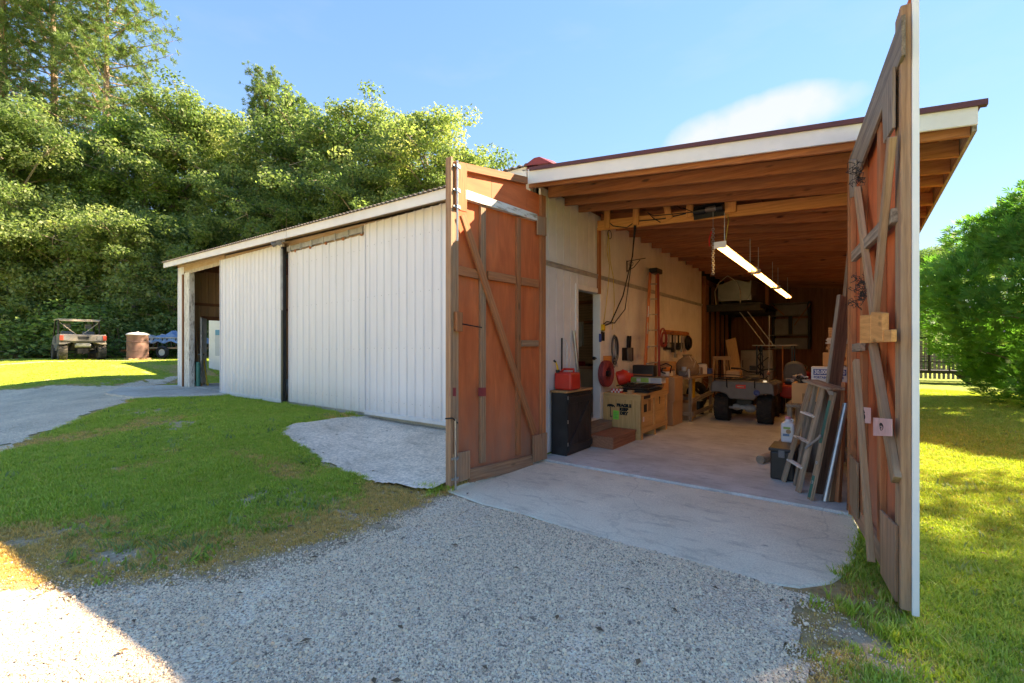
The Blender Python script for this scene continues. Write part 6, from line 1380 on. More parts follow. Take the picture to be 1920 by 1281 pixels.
def box_trailer_open():
    X, Y = -28.7, 8.35; z = tzs(X, Y); t = thing('utility_trailer', 'old wooden utility trailer heaped under blue tarpaulin', 'trailer', (X, Y, z), R(32)); k = dict(local=True)
    b = MB(); b.box(-1.7, -.8, .52, 1.7, .8, .60); obj('deck', b, M['plank'], t, **k)
    for s in (-1, 1):
        for j in range(14):
            b = MB(); b.box(-1.65 + j * .245, s * .8 - .015, .601, -1.60 + j * .245, s * .8 + .015, 1.05); obj('picket', b, M['darkpanel'], t, **k)
        b = MB(); b.box(-1.7, s * .8 - .025, 1.05, 1.7, s * .8 + .025, 1.10); obj('rail', b, M['galv_dull'], t, **k)
    for j in range(3): b = MB(); b.box(-1.72, -.8, .62 + j * .16, -1.69, .8, .76 + j * .16); obj('end_board', b, M['grey_wood'], t, **k)
    b = MB(); b.box(-1.75, -.82, .5, -1.66, -.74, 1.12); b.box(-1.75, .74, .5, -1.66, .82, 1.12); obj('corner_post', b, M['framered'], t, **k)
    b = MB(); b.beam((-1.7, 0, .45), (-3.0, 0, .42), .1, .1); b.beam((-1.7, -.7, .47), (-2.6, 0, .43), .06, .08); b.beam((-1.7, .7, .47), (-2.6, 0, .43), .06, .08); obj('drawbar', b, M['framered'], t, **k)
    for s in (-1, 1):
        b = MB(); b.torus((.2, s * .92, .34), .25, .09, (0, 1, 0), 22, 8); w_ = obj('wheel', b, M['rubber'], t, smooth=True, **k); b = MB(); b.cyl((.2, s * .92 - .05, .34), (.2, s * .92 + .05, .34), .17, n=14); obj('rim', b, M['drumlid'], w_, **k)
    def heap(cx, rx, h, mat, lb):
        n, m = 22, 14; vs = []; fs = []
        for j in range(m):
            for i in range(n):
                u, v = i / (n - 1) * 2 - 1, j / (m - 1) * 2 - 1; r_ = max(0, 1 - u * u) ** .5 * max(0, 1 - v * v) ** .5
                vs.append((cx + rx * u, .86 * v, .85 + h * r_ + .10 * random.random() * (r_ > 0) + .06 * math.sin(u * 9 + v * 5)))
        for j in range(m - 1):
            for i in range(n - 1): fs.append((j * n + i, j * n + i + 1, (j + 1) * n + i + 1, (j + 1) * n + i))
        b = MB(); b.add([Vector(p) for p in vs], fs); m4 = Matrix.Translation((X, Y, z)) @ Matrix.Rotation(R(32), 4, 'Z'); b.v = [tuple(m4 @ Vector(p)) for p in b.v]
        solo('tarpaulin', b, M[mat], lb, 'tarpaulin', (X, Y, z + 1))
    heap(.55, 1.1, .55, 'bluetarp', 'crumpled bright blue tarpaulin on the wooden trailer'); heap(-.75, .95, .32, 'greytarp', 'grey sheet heaped on the wooden trailer beside blue tarpaulin')
    b = MB(); p = Vector((X, Y, z)); b.beam(p + Vector((-.3, .2, 1.35)), p + Vector((1.2, .9, 1.6)), .05, .05); b.beam(p + Vector((-.1, .5, 1.5)), p + Vector((1.4, .6, 1.45)), .04, .04); solo('loose_pole', b, M['galv_dull'], 'two thin poles lying across the tarpaulin heap', 'poles', p + Vector((0, 0, 1.4)))
box_trailer_open()
# white enclosed trailer seen through the side doorway
X, Y = -19.65, 10.75; z = .5
t = thing('box_trailer', 'white enclosed trailer with teal stripe seen through the far doorway', 'trailer', (X, Y, tzs(X, Y)), R(20)); k = dict(local=True); zz0 = .25
b = MB(); b.box(-3.2, -2.2, zz0, 1.2, .2, zz0 + 2.6); obj('body', b, M['trailer_white'], t, bev=.06, seg=2, **k)
b = MB(); b.box(-2.8, -2.212, zz0 + .63, 1.1, -2.2005, zz0 + 1.5); obj('grey_panel', b, M['trailer_grey'], t, **k)
b = MB(); b.box(-2.78, -2.224, zz0 + 1.5, 1.1, -2.213, zz0 + 1.72); obj('teal_stripe', b, M['teal'], t, **k)
for x in (-1.3, -.4):
    b = MB(); b.torus((x, -2.1, .33), .25, .085, (0, 1, 0), 22, 8); obj('wheel', b, M['rubber'], t, smooth=True, **k)
b = MB(); b.box(-4.3, -1.2, .35, -3.19, -1.1, .45); b.cyl((-4.0, -1.15, .0), (-4.0, -1.15, .7), .04, n=10); b.box(-4.1, -1.3, .5, -3.6, -1.0, .62); obj('drawbar', b, M['greyplastic'], t, **k)

# picket fence and black flat trailer behind the right-hand tree
FYY = 28.6
t = thing('picket_fence', 'grey wooden picket fence behind the black flat trailer', 'fence', (4, FYY, 0))
for k_ in range(46):
    x = 1.2 + k_ * .155; b = MB(); h = 1.30 + random.uniform(-.02, .02) + (.55 if 5 <= k_ <= 9 else 0)
    b.prism([(x - .05, .05), (x + .05, .05), (x + .05, h - .06), (x, h), (x - .05, h - .06)], lambda a, c, w: (a, w, c), FYY, FYY + .02, (0, 1)); obj('picket', b, M['grey_wood'], t)
for z_ in (.35, 1.05): b = MB(); b.box(1.1, FYY + .021, z_, 8.3, FYY + .06, z_ + .09); obj('rail', b, M['grey_wood'], t)
for k_ in range(4): b = MB(); b.box(1.85 + k_ * 2.1, FYY + .061, -.1, 1.97 + k_ * 2.1, FYY + .17, 1.45 + (.5 if k_ == 0 else 0)); obj('post', b, M['grey_wood'], t)
TX, TY = 3.2, 26.3
t = thing('flat_trailer', 'black flat trailer with mesh end gate parked before the fence', 'trailer', (TX, TY, 0))
b = MB(); b.box(TX - 2.6, TY - .5, .42, TX + 1.9, TY - .42, .55); b.box(TX - 2.6, TY + .9, .42, TX + 1.9, TY + .98, .55); b.box(TX - 2.6, TY - .42, .47, TX + 1.9, TY + .9, .53); obj('deck', b, M['blackmetal'], t)
for k_ in range(8): b = MB(); b.box(TX - 2.55 + k_ * .6, TY - .5, .551, TX - 2.50 + k_ * .6, TY - .45, .88); obj('rail_post', b, M['blackmetal'], t)
b = MB(); b.box(TX - 2.6, TY - .51, .8805, TX + 1.9, TY - .45, .93); obj('rail', b, M['blackmetal'], t)
b = MB(); b.box(TX - 2.2, TY - .40, .55, TX - 2.12, TY - .36, 1.95); b.box(TX - .78, TY - .40, .55, TX - .70, TY - .36, 1.95); b.box(TX - 2.119, TY - .40, 1.88, TX - .781, TY - .36, 1.95)
for k_ in range(12): b.box(TX - 2.1 + k_ * .11, TY - .385, .56, TX - 2.085 + k_ * .11, TY - .375, 1.88)
for k_ in range(12): b.box(TX - 2.119, TY - .374, .6 + k_ * .105, TX - .781, TY - .366, .612 + k_ * .105)
obj('mesh_gate', b, M['blackmetal'], t)
for y in (TY - .62, TY + 1.1):
    b = MB(); b.torus((TX + 1.5, y, .33), .24, .09, (0, 1, 0), 22, 8); obj('wheel', b, M['rubber'], t, smooth=True)
b = MB(); b.prism([(.1, .42), (.42, .42), (.62, .05), (.5, .02)], lambda a, c, w: (TX - .1 + a, w, c), TY - .48, TY - .44); obj('ramp_leg', b, M['blackmetal'], t)

# ------------------------------------------------------------------ vegetation
def leaf_quads(cent, nrm, size, rng, asp=.62):
    n = len(cent); a = rng.normal(size=(n, 3)); a -= nrm * (a * nrm).sum(1, keepdims=True); a /= np.linalg.norm(a, axis=1, keepdims=True) + 1e-9
    b_ = np.cross(nrm, a); s = size[:, None]
    V = np.stack([cent - a * s, cent - b_ * s * asp, cent + a * s, cent + b_ * s * asp], 1).reshape(-1, 3)
    F = np.arange(n * 4).reshape(n, 4); return V, F
def clump_leaves(cl, rng, per, size, rnd_shift=.0):
    C_ = []; N_ = []; Rn = []
    for c, r in cl:
        k = max(6, int(per * (r[0] * r[1] * r[2]) ** (2 / 3.)))
        d = rng.normal(size=(k, 3)); d /= np.linalg.norm(d, axis=1, keepdims=True)
        rad = rng.uniform(.35, 1.08, size=(k, 1)) ** .55
        p = np.array(c) + d * rad * np.array(r) + rng.normal(0, .06, (k, 3))
        nn = d * .55 + rng.normal(size=(k, 3)) * .55 + np.array([0, 0, .55]); nn /= np.linalg.norm(nn, axis=1, keepdims=True)
        C_.append(p); N_.append(nn); Rn.append(np.clip(rng.normal(.5 + rng.normal(0, .2) + rnd_shift, .17, k), 0, 1))
    C_ = np.concatenate(C_); N_ = np.concatenate(N_); Rn = np.concatenate(Rn)
    sz = size * rng.uniform(.6, 1.25, len(C_)); V, F = leaf_quads(C_, N_, sz, rng)
    return V, F, np.repeat(Rn, 4)
def broadleaf(seed, H, Rw, base, leaf=.10, per=330, nl=26, mat='leaf'):
    """returns (crown mesh, trunk mesh): limbs spiralling up the trunk, leaf clumps along and at the ends of the limbs"""
    rng = np.random.default_rng(seed); rr = random.Random(seed); b = MB(); cl = []
    tp = [Vector((rr.uniform(-.15, .15) * i, rr.uniform(-.15, .15) * i, H * .92 * i / 6 - (.3 if i == 0 else 0))) for i in range(7)]
    r0 = .016 * H + .05; b.tube(tp, [r0 * (1 - .13 * i) for i in range(7)], 8)
    for k in range(nl):
        f = (k + rr.random()) / nl; z = base + (H * .97 - base) * f ** .9; ang = k * 2.4 + rr.uniform(-.4, .4)
        prof = math.sin(math.pi * min(1, .22 + .78 * f) ** 1.15) ** .6 if f < .93 else .45
        ln = Rw * prof * rr.uniform(.5, 1.28)
        i = min(5, int(z / (H * .92) * 6)); o = tp[i].lerp(tp[i + 1], min(1, max(0, z / (H * .92) * 6 - i)))
        rise = ln * rr.uniform(.05, .55) if f > .25 else ln * rr.uniform(-.15, .25)
        e = o + Vector((math.cos(ang) * ln, math.sin(ang) * ln, rise)); mid = o.lerp(e, .5) + Vector((0, 0, .12 * ln))
        b.tube([o, mid, e], [r0 * .34 * (1 - .5 * f), r0 * .2 * (1 - .4 * f), .02], 5)
        for s in (.42, .62, .80, 1.0):
            c = o.lerp(mid, s * 2) if s < .5 else mid.lerp(e, s * 2 - 1)
            for q in range(3 if s > .5 else 2):
                rad = rr.uniform(.22, .66) * (.55 + Rw * .16); off = Vector((rr.gauss(0, .62), rr.gauss(0, .62), rr.gauss(.05, .42))) * (.35 + rad)
                p = c + off; cl.append((tuple(p), (rad * rr.uniform(.9, 1.3), rad * rr.uniform(.9, 1.3), rad * rr.uniform(.4, .8))))
                if rr.random() < .5: b.tube([c, p], [.02, .008], 4)
    for q in range(4): cl.append(((rr.gauss(0, .5), rr.gauss(0, .5), H * .97 + rr.uniform(-.6, .5)), (.7, .7, .6)))
    V, F, Rn = clump_leaves(cl, rng, per, leaf)
    cm = mesh_np('crown', V, F, {'rnd': Rn}); cm.materials.append(M[mat])
    tm = bpy.data.meshes.new('trunk'); tm.from_pydata(b.v, [], b.f); tm.materials.append(M['bark']); return cm, tm
def pine(seed, H, Rw, base, tufts=30):
    rng = np.random.default_rng(seed); rr = random.Random(seed); b = MB(); r0 = .011 * H + .06
    lean = (rr.uniform(-.02, .02), rr.uniform(-.02, .02))
    ax = lambda z: Vector((lean[0] * z, lean[1] * z, z))
    b.tube([ax(-.3), ax(H * .3), ax(H * .6), ax(H * .85), ax(H)], [r0, r0 * .8, r0 * .55, r0 * .28, .03], 8)
    C_ = []; D_ = []; nl = int(H * 4)
    for k in range(nl):
        f = (k + rr.random()) / nl; z = base + (H - base) * f; ang = k * 2.4 + rr.uniform(-.5, .5)
        ln = Rw * (1.0 - .62 * f ** 1.4) * rr.uniform(.45, 1.15) * (1 if f > .15 else .7); o = ax(z)
        e = o + Vector((math.cos(ang) * ln, math.sin(ang) * ln, ln * (.10 + .45 * f) + rr.uniform(-.3, .3))); mid = o.lerp(e, .5) + Vector((0, 0, -.05 * ln))
        b.tube([o, mid, e], [.028 + .018 * (1 - f) * ln * .5, .03, .012], 5)
        for q in range(tufts):
            s = rr.uniform(.35, 1.02) if q else 1.0; c = o.lerp(mid, s * 2) if s < .5 else mid.lerp(e, s * 2 - 1)
            off = Vector((rr.gauss(0, .28), rr.gauss(0, .28), rr.gauss(.10, .18))) * (.5 + .25 * ln)
            C_.append(c + off); D_.append(Vector((math.cos(ang), math.sin(ang), .7)).normalized())
            if q % 4 == 0: b.tube([c, c + off], [.012, .006], 3)
    vs = []; n = len(C_); nb = 24; C_ = np.array(C_); D_ = np.array(D_)
    Ca = np.repeat(C_, nb, 0); d = rng.normal(size=(n * nb, 3)) + np.repeat(D_, nb, 0) * .9; d /= np.linalg.norm(d, axis=1, keepdims=True)
    L_ = rng.uniform(.16, .33, (n * nb, 1)); w = rng.normal(size=(n * nb, 3)); w -= d * (w * d).sum(1, keepdims=True); w /= np.linalg.norm(w, axis=1, keepdims=True)
    V = np.stack([Ca - w * .010, Ca + d * L_ * .6 - w * .019, Ca + d * L_, Ca + d * L_ * .6 + w * .019], 1).reshape(-1, 3); F = np.arange(n * nb * 4).reshape(-1, 4)
    rn = np.repeat(np.clip(rng.normal(.5, .17, n), 0, 1), nb * 4)
    cm = mesh_np('crown', V, F, {'rnd': rn}); cm.materials.append(M['needle'])
    tm = bpy.data.meshes.new('trunk'); tm.from_pydata(b.v, [], b.f); tm.materials.append(M['barkpine']); return cm, tm
def bush(seed, w, h, leaf=.05, n=40, per=620, mat='leaf'):
    rng = np.random.default_rng(seed); rr = random.Random(seed); b = MB(); cl = []
    for k in range(n):
        a = rr.uniform(0, 6.28); f = rr.random(); r_ = w * math.sqrt(rr.random()) * (1 - .55 * f); p = Vector((math.cos(a) * r_, math.sin(a) * r_, .12 + h * f * rr.uniform(.6, 1)))
        s = rr.uniform(.28, .5); cl.append((tuple(p), (s * 1.2, s * 1.2, s * .8))); b.tube([(p.x * .15, p.y * .15, -.1), p * .6, p], [.03, .02, .008], 4)
    V, F, Rn = clump_leaves(cl, rng, per, leaf); cm = mesh_np('crown', V, F, {'rnd': Rn}); cm.materials.append(M[mat])
    tm = bpy.data.meshes.new('stems'); tm.from_pydata(b.v, [], b.f); tm.materials.append(M['bark']); return cm, tm
K = {}
K['b1'] = (broadleaf(11, 14, 4.6, 1.2, nl=40), 14); K['b2'] = (broadleaf(12, 17, 4.2, 4.5, nl=38), 17); K['b3'] = (broadleaf(13, 16, 3.6, 3.0, nl=36, mat='leaf2'), 16); K['b4'] = (broadleaf(14, 9, 3.4, .5, nl=30), 9)
K['p1'] = (pine(21, 26, 5.0, 8), 26); K['p2'] = (pine(22, 24, 3.6, 11), 24)
K['s1'] = (bush(31, 1.5, 2.2), 2.2); K['s2'] = (bush(32, 1.3, 1.5, mat='leaf2'), 1.5)
TREEGRP = 'trees at the edge of the wood'
def tree(kind, name, x, y, H, label, group, cat='tree', wx=1.0, rzz=None, zb=None):
    (cm, tm), h0 = K[kind]; s = H / h0; z = tzs(x, y) - .05 if zb is None else zb
    o = thing(name, label, cat, (x, y, z), random.uniform(0, 6.28) if rzz is None else rzz, group); o.scale = (s * wx, s * wx, s)
    for nm, me in (('crown', cm), ('trunk' if cat == 'tree' else 'stems', tm)):
        c = bpy.data.objects.new(nm, me); COL.objects.link(c); c.parent = o
    return o
def at(u, t):   # ground position on the bearing of image column u, t metres deep
    a = (u - 960) / 852; return (-_s + a * _c) * t, (_c + a * _s) * t
def placed(kind, name, u, vtop, t, label, wx=1.0, group=TREEGRP, cat='tree'):
    x, y = at(u, t); z = tzs(x, y); H = 1.5 + (652 - vtop) / 852 * t - z; return tree(kind, name, x, y, H, label, group, cat, wx)
BT = 'broadleaf_tree'; PT = 'pine_tree'
placed('p1', PT, 10, -190, 33, 'pine at the extreme left edge reaching above the picture')
placed('p1', PT, 110, -120, 34, 'dense tall pine second from the left edge')
placed('p1', PT, 192, -60, 32, 'tall open pine with bare trunk reaching over the sky at left', wx=1.05)
placed('b1', BT, 20, 215, 27, 'bright green rounded tree at the left edge beneath the pines', wx=.98)
placed('b1', BT, -120, 160, 27, 'large leafy tree cut by the left picture border')
placed('b2', BT, 330, 192, 32, 'tall broadleaf tree right of the open pine, topping the skyline', wx=1.05)
placed('b3', BT, 255, 230, 31, 'dark broadleaf tree between the open pine and the tall skyline tree')
placed('b2', BT, 405, 215, 33, 'broadleaf tree just left of the narrow pine')
placed('p2', PT, 492, 148, 36, 'narrow rounded pine rising above the middle of the wood', wx=.95)
placed('p2', PT, 560, 200, 38, 'small pine top just right of the narrow pine')
placed('b1', BT, 590, 240, 33, 'broad yellow-green tree above the left end of the barn roof', wx=1.05)
placed('b2', BT, 660, 212, 33, 'broad yellow-green tree with twin tops above mid barn roof', wx=1.1)
placed('b3', BT, 735, 290, 33, 'darker tree filling the gap left of the last tree')
placed('b2', BT, 800, 212, 30, 'rightmost tree of the wood, next to the swing door', wx=1.05)
placed('b1', BT, 862, 295, 30, 'lower spreading tree hanging just behind the left swing door top')
placed('b1', BT, 470, 330, 31, 'mid-height leafy tree above far end of barn eave')
placed('b4', BT, 250, 415, 27, 'low leafy tree in front of the wood above the drum')
placed('b4', BT, 120, 395, 27, 'low leafy tree directly behind the utility vehicle')
placed('b4', BT, 385, 425, 28, 'low leafy tree touching the far end of the barn eave')
placed('b4', BT, 30, 430, 26, 'low bright tree at the left border behind the lawn')
placed('b4', BT, 320, 470, 27, 'low tree behind the tarpaulin trailer')
placed('b3', BT, 200, 330, 30, 'dark tree in shade behind the low front trees')
placed('b3', BT, 70, 300, 31, 'dark tree behind the bright left-edge tree')
placed('b3', BT, 350, 350, 34, 'deep shaded tree behind the low eave tree')
placed('b1', BT, 545, 380, 30, 'low wide tree seen just over the barn eave')
placed('b1', BT, 690, 330, 29, 'low wide tree seen just over the middle of the eave')
for i, (u, v, t_, k, lb) in enumerate(((10, 560, 25.5, 's1', 'leafy bush at left picture edge behind the lawn'), (55, 585, 25, 's2', 'dark bush left of the utility vehicle'), (95, 575, 26, 's1', 'tall bush behind left side of the utility vehicle'), (150, 570, 26, 's1', 'bush behind the utility vehicle roof'), (200, 580, 26, 's2', 'dark bush right of the utility vehicle'), (228, 590, 25.5, 's1', 'green bush left of the drum'), (265, 590, 26, 's1', 'bush directly behind the drum'), (300, 600, 27, 's1', 'bush behind the left end of the tarpaulin trailer'), (335, 590, 28, 's2', 'dark bush beside the barn corner'), (-40, 560, 25, 's1', 'bush beyond the left picture border'), (125, 600, 29, 's2', 'shaded bush deep under the trees'), (30, 590, 29, 's2', 'shaded bush deep under left trees'), (375, 600, 33, 's1', 'bush beyond the barn end'))):
    placed(k, 'bush', u, v, t_, lb, wx=1.6, group='bushes along the wood edge', cat='bush')
# more of the wood behind, reads as one mass
def mass(name, boxes, seed, mat='leaf2', leaf=.14, per=130):
    rr = random.Random(seed); rng = np.random.default_rng(seed); cl = []
    for x0, y0, x1, y1, zt_, n in boxes:
        for k in range(n):
            f = rr.random(); x = x0 + (x1 - x0) * f + rr.gauss(0, 1.2); y = y0 + (y1 - y0) * f + rr.gauss(0, 1.2); z = rr.uniform(.6, zt_); s = rr.uniform(.8, 1.7); cl.append(((x, y, z), (s, s, s * .75)))
    V, F, Rn = clump_leaves(cl, rng, per, leaf); o = link(name, mesh_np(name, V, F, {'rnd': Rn}), M[mat]); o['kind'] = 'stuff'; return o
p0 = at(-200, 37); p1 = at(330, 38); p2 = at(620, 40); p3 = at(930, 38)
mass('distant_wood', [(*p0, *p1, 11, 210), (*p1, *p2, 9, 150), (*p2, *p3, 8, 120)], 5)
# right background
placed('b3', BT, 1722, 470, 40, 'dark distant tree peeking out left of the right-hand evergreen', group='trees beyond the fence')
placed('b2', BT, 1768, 462, 44, 'distant tree half hidden by the right-hand evergreen', group='trees beyond the fence')
placed('b1', BT, 1640, 490, 46, 'distant tree mostly behind the right swing door', group='trees beyond the fence')
placed('b3', BT, 1850, 455, 46, 'distant tree behind the middle of the evergreen', group='trees beyond the fence')
placed('s2', 'bush', 1728, 640, 34, 'dark rounded bush just above the picket fence', wx=1.7, group='trees beyond the fence', cat='bush')
q0 = at(1560, 52); q1 = at(1990, 52); mass('far_treeline', [(*q0, *q1, 4.5, 90)], 6)
# big pine off to the right whose shade lies across the foreground
for x, y, H, lb in ((10.3, 15.4, 18.5, 'tall pine beyond the right picture border shading the gravel'), (8.9, 14.8, 17.5, 'second tall pine beyond the right picture border')):
    tree('p1', PT, x, y, H, lb, 'pines beyond the right border', wx=1.0)

# right-hand evergreen: overlapping plumes of flat sprays
def evergreen(seed, Rw, H, zb):
    rng = np.random.default_rng(seed); rr = random.Random(seed); P_ = []; D_ = []; rn = []
    lobes = []
    for k in range(150):
        a = rr.uniform(0, 6.283); f = rr.random(); z = zb + (H - zb) * f
        prof = (min(1, .60 + f * 1.4) if f < .29 else 1) * math.sqrt(max(.02, 1 - max(0, (f - .3) / .7) ** 2.2)); r_ = Rw * prof * rr.uniform(.72, 1.0)
        lobes.append((Vector((math.cos(a) * r_, math.sin(a) * r_, z)), rr.uniform(.30, .62), Vector((math.cos(a), math.sin(a), .55)).normalized()))
    for c, s, d in lobes:
        n = int(520 * s * s * 2.6); v = rng.normal(size=(n, 3)); v /= np.linalg.norm(v, axis=1, keepdims=True)
        dd = np.array(d); keep = (v @ dd) > -.45; v = v[keep]; p = np.array(c) + v * np.array([s, s, s * 1.25]) * rng.uniform(.7, 1.05, (len(v), 1))
        P_.append(p); q = v * .8 + dd * .35 + np.array([0, 0, .55]) + rng.normal(size=v.shape) * .22; D_.append(q / np.linalg.norm(q, axis=1, keepdims=True)); rn.append(np.clip(rng.normal(.48, .14, len(v)) , 0, .8))
    n = 900; v = rng.normal(size=(n, 3)); v /= np.linalg.norm(v, axis=1, keepdims=True); v *= rng.uniform(.3, .8, (n, 1)); p = v * np.array([Rw, Rw, (H - zb) * .42]) + np.array([0, 0, (H + zb) * .44]); P_.append(p); D_.append(v / np.linalg.norm(v, axis=1, keepdims=True)); rn.append(np.full(n, .95))
    P_ = np.concatenate(P_); D_ = np.concatenate(D_); rn = np.concatenate(rn); n = len(P_)
    sd_ = rng.normal(size=(n, 3)) * np.array([1, 1, .35]); sd_ -= D_ * (sd_ * D_).sum(1, keepdims=True); sd_ /= np.linalg.norm(sd_, axis=1, keepdims=True)
    V = []; L_ = rng.uniform(.10, .19, (n, 1))
    for k in range(5):                     # a flat fan of five narrow blades
        a = (k - 2) * .42; dv = D_ * math.cos(a) + sd_ * math.sin(a); w = np.cross(D_, sd_) * .12 + (sd_ * math.cos(a) - D_ * math.sin(a)); ln = L_ * (1 - .12 * abs(k - 2)); base = P_ + D_ * L_ * .12 * (2 - abs(k - 2))
        V.append(np.stack([base, base + dv * ln * .55 - w * .014, base + dv * ln, base + dv * ln * .55 + w * .014], 1))
    V = np.stack(V, 1).reshape(-1, 3); F = np.arange(len(V)).reshape(-1, 4); cm = mesh_np('crown', V, F, {'rnd': np.repeat(rn, 20)}); cm.materials.append(M['thuja'])
    b = MB(); b.tube([(0, 0, -.2), (0.05, 0, H * .4), (0, .05, H * .85)], [.14, .10, .03], 8)
    for k in range(26): a = rr.uniform(0, 6.28); z = zb * .7 + rr.random() * H * .5; b.tube([(0, 0, z * .8), (math.cos(a) * Rw * .5, math.sin(a) * Rw * .5, z + .25), (math.cos(a) * Rw * .85, math.sin(a) * Rw * .85, z + .7)], [.04, .025, .01], 5)
    tm = bpy.data.meshes.new('trunk'); tm.from_pydata(b.v, [], b.f); tm.materials.append(M['barkpine'])
    cb = MB(); idx = rng.integers(0, n - 900, 420)
    for i in idx: p = P_[i] + D_[i] * .13; s = rng.uniform(.008, .017); cb.add([p + np.array(q) * s for q in ((1, 0, 0), (-1, 0, 0), (0, 1, 0), (0, -1, 0), (0, 0, 1.3), (0, 0, -1.3))], [(0, 2, 4), (2, 1, 4), (1, 3, 4), (3, 0, 4), (2, 0, 5), (1, 2, 5), (3, 1, 5), (0, 3, 5)])
    return cm, tm, cb
EX_, EY_ = 5.95, 18.3
cm, tm, cb = evergreen(41, 2.8, 5.3, .30)
o = thing('evergreen_tree', 'bushy bright green evergreen with pale cones on the right lawn', 'tree', (EX_, EY_, -.03)); o.scale = (1.46, 1.46, 1.12)
for nm, me in (('crown', cm), ('trunk', tm)):
    c = bpy.data.objects.new(nm, me); COL.objects.link(c); c.parent = o
cn = obj('cones', cb, plain('pale_cone', (.52, .60, .66), .6), o, local=True); cn['kind'] = 'stuff'

# ------------------------------------------------------------------ grass and loose stones (instanced)
def instancer(name, pts, rot, scl, srcs, kind='stuff'):
    n = len(pts); me = bpy.data.meshes.new(name); me.vertices.add(n); me.vertices.foreach_set('co', pts.astype('f').ravel())
    a = me.attributes.new('rot', 'FLOAT_VECTOR', 'POINT'); a.data.foreach_set('vector', rot.astype('f').ravel())
    a = me.attributes.new('scl', 'FLOAT', 'POINT'); a.data.foreach_set('value', scl.astype('f'))
    o = bpy.data.objects.new(name, me); COL.objects.link(o); o['kind'] = kind
    co = bpy.data.collections.new(name + '_pieces')
    for s in srcs: co.objects.link(s)
    ng = bpy.data.node_groups.new(name, 'GeometryNodeTree'); ng.interface.new_socket('Geometry', in_out='INPUT', socket_type='NodeSocketGeometry'); ng.interface.new_socket('Geometry', in_out='OUTPUT', socket_type='NodeSocketGeometry')
    N = ng.nodes.new; gi = N('NodeGroupInput'); go = N('NodeGroupOutput'); ip = N('GeometryNodeInstanceOnPoints'); ci = N('GeometryNodeCollectionInfo'); ci.inputs[0].default_value = co; ci.inputs[1].default_value = True; ci.inputs[2].default_value = True
    r_ = N('GeometryNodeInputNamedAttribute'); r_.data_type = 'FLOAT_VECTOR'; r_.inputs[0].default_value = 'rot'; s_ = N('GeometryNodeInputNamedAttribute'); s_.data_type = 'FLOAT'; s_.inputs[0].default_value = 'scl'
    mp_ = N('GeometryNodeMeshToPoints'); lk = ng.links.new
    lk(gi.outputs[0], mp_.inputs[0]); lk(mp_.outputs[0], ip.inputs['Points']); lk(ci.outputs[0], ip.inputs['Instance']); ip.inputs['Pick Instance'].default_value = True
    lk(r_.outputs[0], ip.inputs['Rotation']); lk(s_.outputs[0], ip.inputs['Scale']); lk(ip.outputs[0], go.inputs[0])
    md = o.modifiers.new('scatter', 'NODES'); md.node_group = ng; return o
def tuft(seed, n, h, spread, mat, w=.0035, lean=.5, mean=.5):
    rng = np.random.default_rng(seed); V = []; rn = []
    for k in range(n):
        a = rng.uniform(0, 6.28); r_ = spread * math.sqrt(rng.random()); x, y = math.cos(a) * r_, math.sin(a) * r_; hh = h * rng.uniform(.5, 1.15); b_ = rng.uniform(0, 6.28); l_ = lean * hh * rng.uniform(.2, 1.2); dx, dy = math.cos(b_) * l_, math.sin(b_) * l_; px, py = -math.sin(b_) * w, math.cos(b_) * w
        V += [(x - px, y - py, -.01), (x + px, y + py, -.01), (x + dx * .45 + px * .8, y + dy * .45 + py * .8, hh * .62), (x + dx * .45 - px * .8, y + dy * .45 - py * .8, hh * .62),
              (x + dx * .45 - px * .8, y + dy * .45 - py * .8, hh * .62), (x + dx * .45 + px * .8, y + dy * .45 + py * .8, hh * .62), (x + dx + px * .15, y + dy + py * .15, hh), (x + dx - px * .15, y + dy - py * .15, hh)]
        rn += [np.clip(rng.normal(mean, .2), 0, 1)] * 8
    V = np.array(V); F = np.arange(len(V)).reshape(-1, 4); me = mesh_np('grass_tuft', V, F, {'rnd': np.array(rn)}); me.materials.append(M[mat]); return bpy.data.objects.new('grass_tuft', me)
def scatter(n, reg, rng):
    """random points biased towards the camera, inside the view wedge"""
    out = []
    (x0, x1, y0, y1) = reg
    while sum(map(len, out)) < n:
        x = rng.uniform(x0, x1, n * 3); y = rng.uniform(y0, y1, n * 3); f = -_s * x + _c * y; r_ = _c * x + _s * y
        ok = (f > 1.6) & (np.abs(r_ / np.maximum(f, .1)) < 1.45); d = np.hypot(x, y); ok &= rng.random(n * 3) < np.minimum(1, (4.5 / d) ** 1.35)
        out.append(np.stack([x[ok], y[ok]], 1))
    return np.concatenate(out)[:n]
rng = np.random.default_rng(77)
P = np.concatenate([scatter(90000, (-19, -2.2, -3, 6), rng), scatter(45000, (-.6, 7, 2.0, 22), rng), scatter(26000, (-34, -14, -6, 16), rng)])
x, y = P[:, 0], P[:, 1]; dg = sdf(GRAVEL, x, y); dl = sdf(LANE, x, y); drp = sdf(RAMP, x, y); dpd = sdf(PAD, x, y); di, dr = dirt_dry(x, y)
nzz = vnoise(x * 9, y * 9, 21) * .6 + vnoise(x * 3, y * 3, 22) * .4
ok = (dg > -.02) & (dl > .0) & (drp > -.05 + .05 * vnoise(x * 5, y * 5, 14)) & (dpd > .02) & ~((x > -17.6) & (x < .3) & (y > 5.12)) & (sdf(APR, x, y) > -.02)
ok &= ~((x > -3.3) & (x < -.45) & (y < 3.4)) | (sdf(GRAVEL, x, y) > 0)
dens = np.clip(1.15 - di * 1.35 + (nzz - .5) * .9, 0, 1) * np.clip(.25 + dg / .5, .15, 1)
ok &= rng.random(len(x)) < dens
x, y, dr_, nz_ = x[ok], y[ok], dr[ok], nzz[ok]
isdry = (dr_ + (nz_ - .5) * .5 + rng.normal(0, .15, len(x))) > .52
